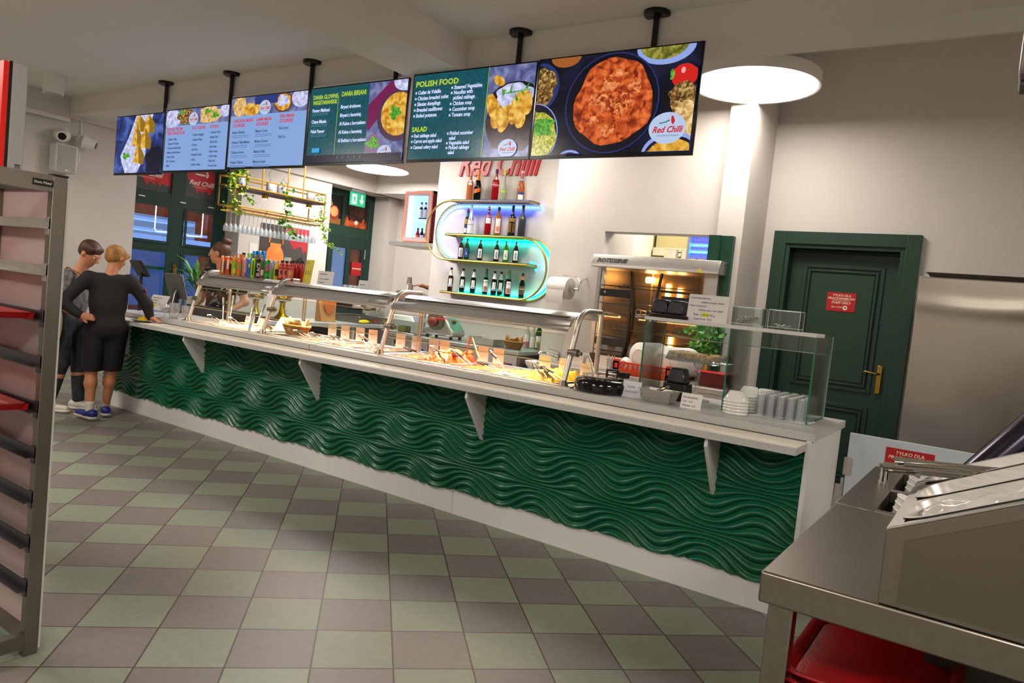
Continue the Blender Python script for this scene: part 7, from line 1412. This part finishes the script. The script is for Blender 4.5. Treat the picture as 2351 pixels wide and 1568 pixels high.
# the woman with the beige backpack
def woman_clothes(J, P_, sh, hp, ch, wa, sc_):
    S = torso_shell(P_, sh, hp, ch, wa, sc_, .012, True)
    for q in 'LR': S.cone(P_('sh'+q), P_('el'+q), .058*sc_, .050*sc_)
    S.cut((0,0,-1), -(hp[2]+.02))
    T = SDF(.03); T.ell(hp+np.array([0,-.01,.01]), (.168*sc_,.125*sc_,.13*sc_), None, .04)
    for q in 'LR': T.cone(P_('hip'+q), P_('kn'+q), .092*sc_, .066*sc_, .03); T.cone(P_('kn'+q), P_('an'+q)+np.array([0,0,.02]), .066*sc_, .052*sc_, .03)
    T.cut((0,0,1), hp[2]+.10); T.cut((0,0,-1), -(P_('anR')[2]+.0))
    out = [('patterned_top', S, M('grey_print_top','#8a8886',.8,noise=(28,'#4a4a4c',.9)), None), ('plaid_trousers', T, M('plaid_grey','#26282c',.8,noise=(26,'#3c4048',.8),stretch=(1,1,.6)), None)]
    for q in 'LR': out += shoe(P_, q, J, sc_, M('shoe_white','#c8c2b8',.5), M('sole_white','#dcd6ca',.6), None)
    return out
def short_brown(H, Rh, sc_):
    S = SDF(.015); S.ell(H(0,-.022,.040), np.array((.088,.102,.086))*sc_, Rh); S.ell(H(0,-.055,.0), np.array((.074,.060,.066))*sc_, Rh); S.cone(H(-.05,.045,.072), H(.05,.045,.072), .022*sc_, .022*sc_, .02)
    n = Rh @ np.array([0,.72,-.69]); S.cut(n, float(n @ H(0,.020,-.03)) + .010)
    return S, M('hair_brown','#3a2016',.5,noise=(40,'#5a3422',.6),stretch=(1,1,.2),bump=(90,.5))
WJ = dict(s=.95, shL=(-.165,.02,1.23), shR=(.165,.0,1.23), hipL=(-.09,-.03,.82), hipR=(.09,-.03,.82), neck=(.0,.04,1.31), head=(.0,.12,1.44), yaw=-.15, pitch=-.55,
  elL=(-.22,.10,.98), wrL=(-.12,.30,.98), handL=((.3,.9,-.1),(0,0,1),.5), elR=(.24,.02,.97), wrR=(.16,.20,.86), handR=((-.1,.9,-.3),(.3,0,1),.5),
  knL=(-.09,.02,.45), anL=(-.10,.04,.08), knR=(.09,-.02,.45), anR=(.10,-.10,.08))
wm, _H = make_person('person with short brown hair, grey patterned top and plaid trousers, wearing a beige backpack', (-6.25,-.47,0), math.radians(-55.7), WJ, skin_a, woman_clothes, short_brown)
bp_ = thing('backpack','beige canvas backpack with zip on the back of the brown haired person','backpack',(-6.25,-.47,0),math.radians(-55.7))
canv = M('beige_canvas','#a8966e',.8,noise=(40,'#968460',.5),bump=(150,.2))
Sb = SDF(.05); Sb.ell((.22,-.13,.82),(.10,.165,.23)); Sb.ell((.23,-.14,.70),(.10,.15,.13)); obj('bag_body', Sb.mesh(.012), canv, bp_, smooth=True)
obj('bag_pocket', B().box(.30,.345,-.25,-.03,.64,.82), canv, bp_, bevel=.02); obj('zip', B().tube([(.347,-.25,.80),(.35,-.14,.815),(.347,-.03,.80)],.004,6), M('zip_brown','#4a3826',.5), bp_)
for x in (-.10,.12): obj('shoulder_strap', B().tube([(x,-.16,.98),(x,-.10,1.20),(x,-.0,1.302),(x,.09,1.25),(x,.135,1.10)],.016,8,flat=.4), M('strap_tan','#9a6a48',.7), bp_, smooth=True)
# the man in black behind the rack
def man_clothes(J, P_, sh, hp, ch, wa, sc_):
    S = torso_shell(P_, sh, hp, ch, wa, sc_, .018, True)
    for q in 'LR': S.cone(P_('sh'+q), P_('el'+q)*.8+P_('sh'+q)*.2, .072*sc_, .068*sc_)
    S.cut((0,0,-1), -(hp[2]-.02))
    T = SDF(.03); T.ell(hp, (.17*sc_,.13*sc_,.13*sc_), None, .04)
    for q in 'LR': T.cone(P_('hip'+q), P_('kn'+q), .10*sc_, .075*sc_, .03); T.cone(P_('kn'+q), P_('an'+q), .075*sc_, .06*sc_, .03)
    T.cut((0,0,1), hp[2]+.08)
    out = [('t_shirt', S, M('black_cotton','#0f0f12',.8), None), ('trousers', T, M('black_trousers','#101014',.8), None)]
    for q in 'LR': out += shoe(P_, q, J, sc_, M('shoe_black','#17171a',.5), M('sole_black','#202022',.6), None)
    return out
MJ = dict(WJ); MJ.update(s=1.03, shL=(-.19,.0,1.36), shR=(.19,.0,1.36), hipL=(-.09,.0,.90), hipR=(.09,.0,.90), neck=(0,.02,1.44), head=(0,.06,1.58), pitch=-.4, elL=(-.27,.06,1.08), wrL=(-.18,.28,1.02), elR=(.235,.12,1.105), wrR=(.12,.0,1.02), handR=((-.8,-.2,0),(0,0,1),.6), knL=(-.1,.0,.49), anL=(-.11,-.05,.08), knR=(.1,.03,.49), anR=(.11,.10,.08))
make_person('person in black t-shirt and black shoes standing half hidden behind the tray rack', (-6.02,-1.20,0), math.radians(-56), MJ, skin_b, man_clothes, short_brown, .012)
# the cashier
def cash_clothes(J, P_, sh, hp, ch, wa, sc_):
    S = torso_shell(P_, sh, hp, ch, wa, sc_, .014, True)
    for q in 'LR': S.cone(P_('sh'+q), P_('sh'+q)*.45+P_('el'+q)*.55, .062*sc_, .064*sc_)
    S.cut((0,0,-1), -(hp[2]-.02))
    T = SDF(.03); T.ell(hp, (.172*sc_,.128*sc_,.13*sc_), None, .04)
    for q in 'LR': T.cone(P_('hip'+q), P_('kn'+q), .10*sc_, .07*sc_, .03); T.cone(P_('kn'+q), P_('an'+q), .07*sc_, .055*sc_, .03)
    T.cut((0,0,1), hp[2]+.07)
    out = [('blouse', S, M('black_print_blouse','#121216',.7), None), ('jeans', T, M('blue_jeans','#22345e',.8,noise=(60,'#2c4272',.6)), None)]
    for q in 'LR': out += shoe(P_, q, J, sc_, M('shoe_black','#17171a',.5), M('sole_black','#202022',.6), None)
    return out
def bun_hair(H, Rh, sc_):
    S = SDF(.012); S.ell(H(0,-.026,.036), np.array((.084,.098,.086))*sc_, Rh); S.ell(H(0,-.05,-.01), np.array((.074,.062,.07))*sc_, Rh); S.ell(H(0,-.085,.125), np.array((.042,.040,.034))*sc_, Rh); S.ell(H(.02,-.10,.12), np.array((.030,.028,.026))*sc_, Rh); S.ell(H(-.02,-.07,.14), np.array((.026,.026,.022))*sc_, Rh)
    n = Rh @ np.array([0,.80,-.60]); S.cut(n, float(n @ H(0,.028,-.005)) + .006)
    return S, M('hair_dark_brown','#4a3020',.5,noise=(40,'#6a4630',.6),stretch=(1,1,.2),bump=(90,.5))
CJ = dict(s=1.0, shL=(-.185,0,1.36), shR=(.185,.0,1.36), hipL=(-.09,0,.88), hipR=(.09,.0,.88), neck=(.0,.01,1.44), head=(.04,.03,1.585), yaw=-1.28, pitch=-.06,
  elL=(-.27,-.05,1.10), wrL=(-.20,.12,.985), handL=((.5,.8,-.2),(0,0,1),.4), elR=(.27,.0,1.08), wrR=(.24,.16,.96), handR=((-.1,.9,-.1),(0,0,1),.4), knL=(-.09,.03,.48), anL=(-.09,0,.08), knR=(.09,.03,.48), anR=(.09,0,.08))
csh, _H = make_person('cashier with hair bun in black patterned blouse and jeans looking left behind the counter', (-6.20,.98,0), math.radians(-165), CJ, skin_a, cash_clothes, bun_hair)
pb_ = B(); rn = random.Random(5)
pm = [o for o in csh.children if o.name.startswith('blouse')][0]
vs = pm.data.vertices
for k in range(150):
    v = vs[rn.randrange(len(vs))]; n = v.normal; p = v.co+n*.002; a = n.cross(Vector((rn.gauss(0,1),rn.gauss(0,1),rn.gauss(0,1)))).normalized(); c_ = n.cross(a)
    pb_.obox(p, a*.015, c_*.005, n*.001)
obj('blouse_print', pb_, M('print_cream','#c8c0ba',.7), csh)['kind'] = 'stuff'
# the person reaching over the bar cabinet, hidden by the shelf wall but for a hand
HJ = dict(MJ); HJ.update(s=.95, elR=(.14,.34,1.42), wrR=(.14,.60,1.47), handR=((.45,.85,.05),(0,0,1),.35), elL=(-.26,.0,1.08), wrL=(-.24,.15,.98), handL=((0,.9,-.3),(0,0,1),.4))
make_person('person hidden behind the shelf wall, one hand reaching towards the paper cups', (-5.70,4.45,0), math.radians(168), HJ, skin_b, cash_clothes, bun_hair, .012)
obj('name_tag', B().box(.03,.11,.128,.132,1.24,1.29), lab_w, csh)
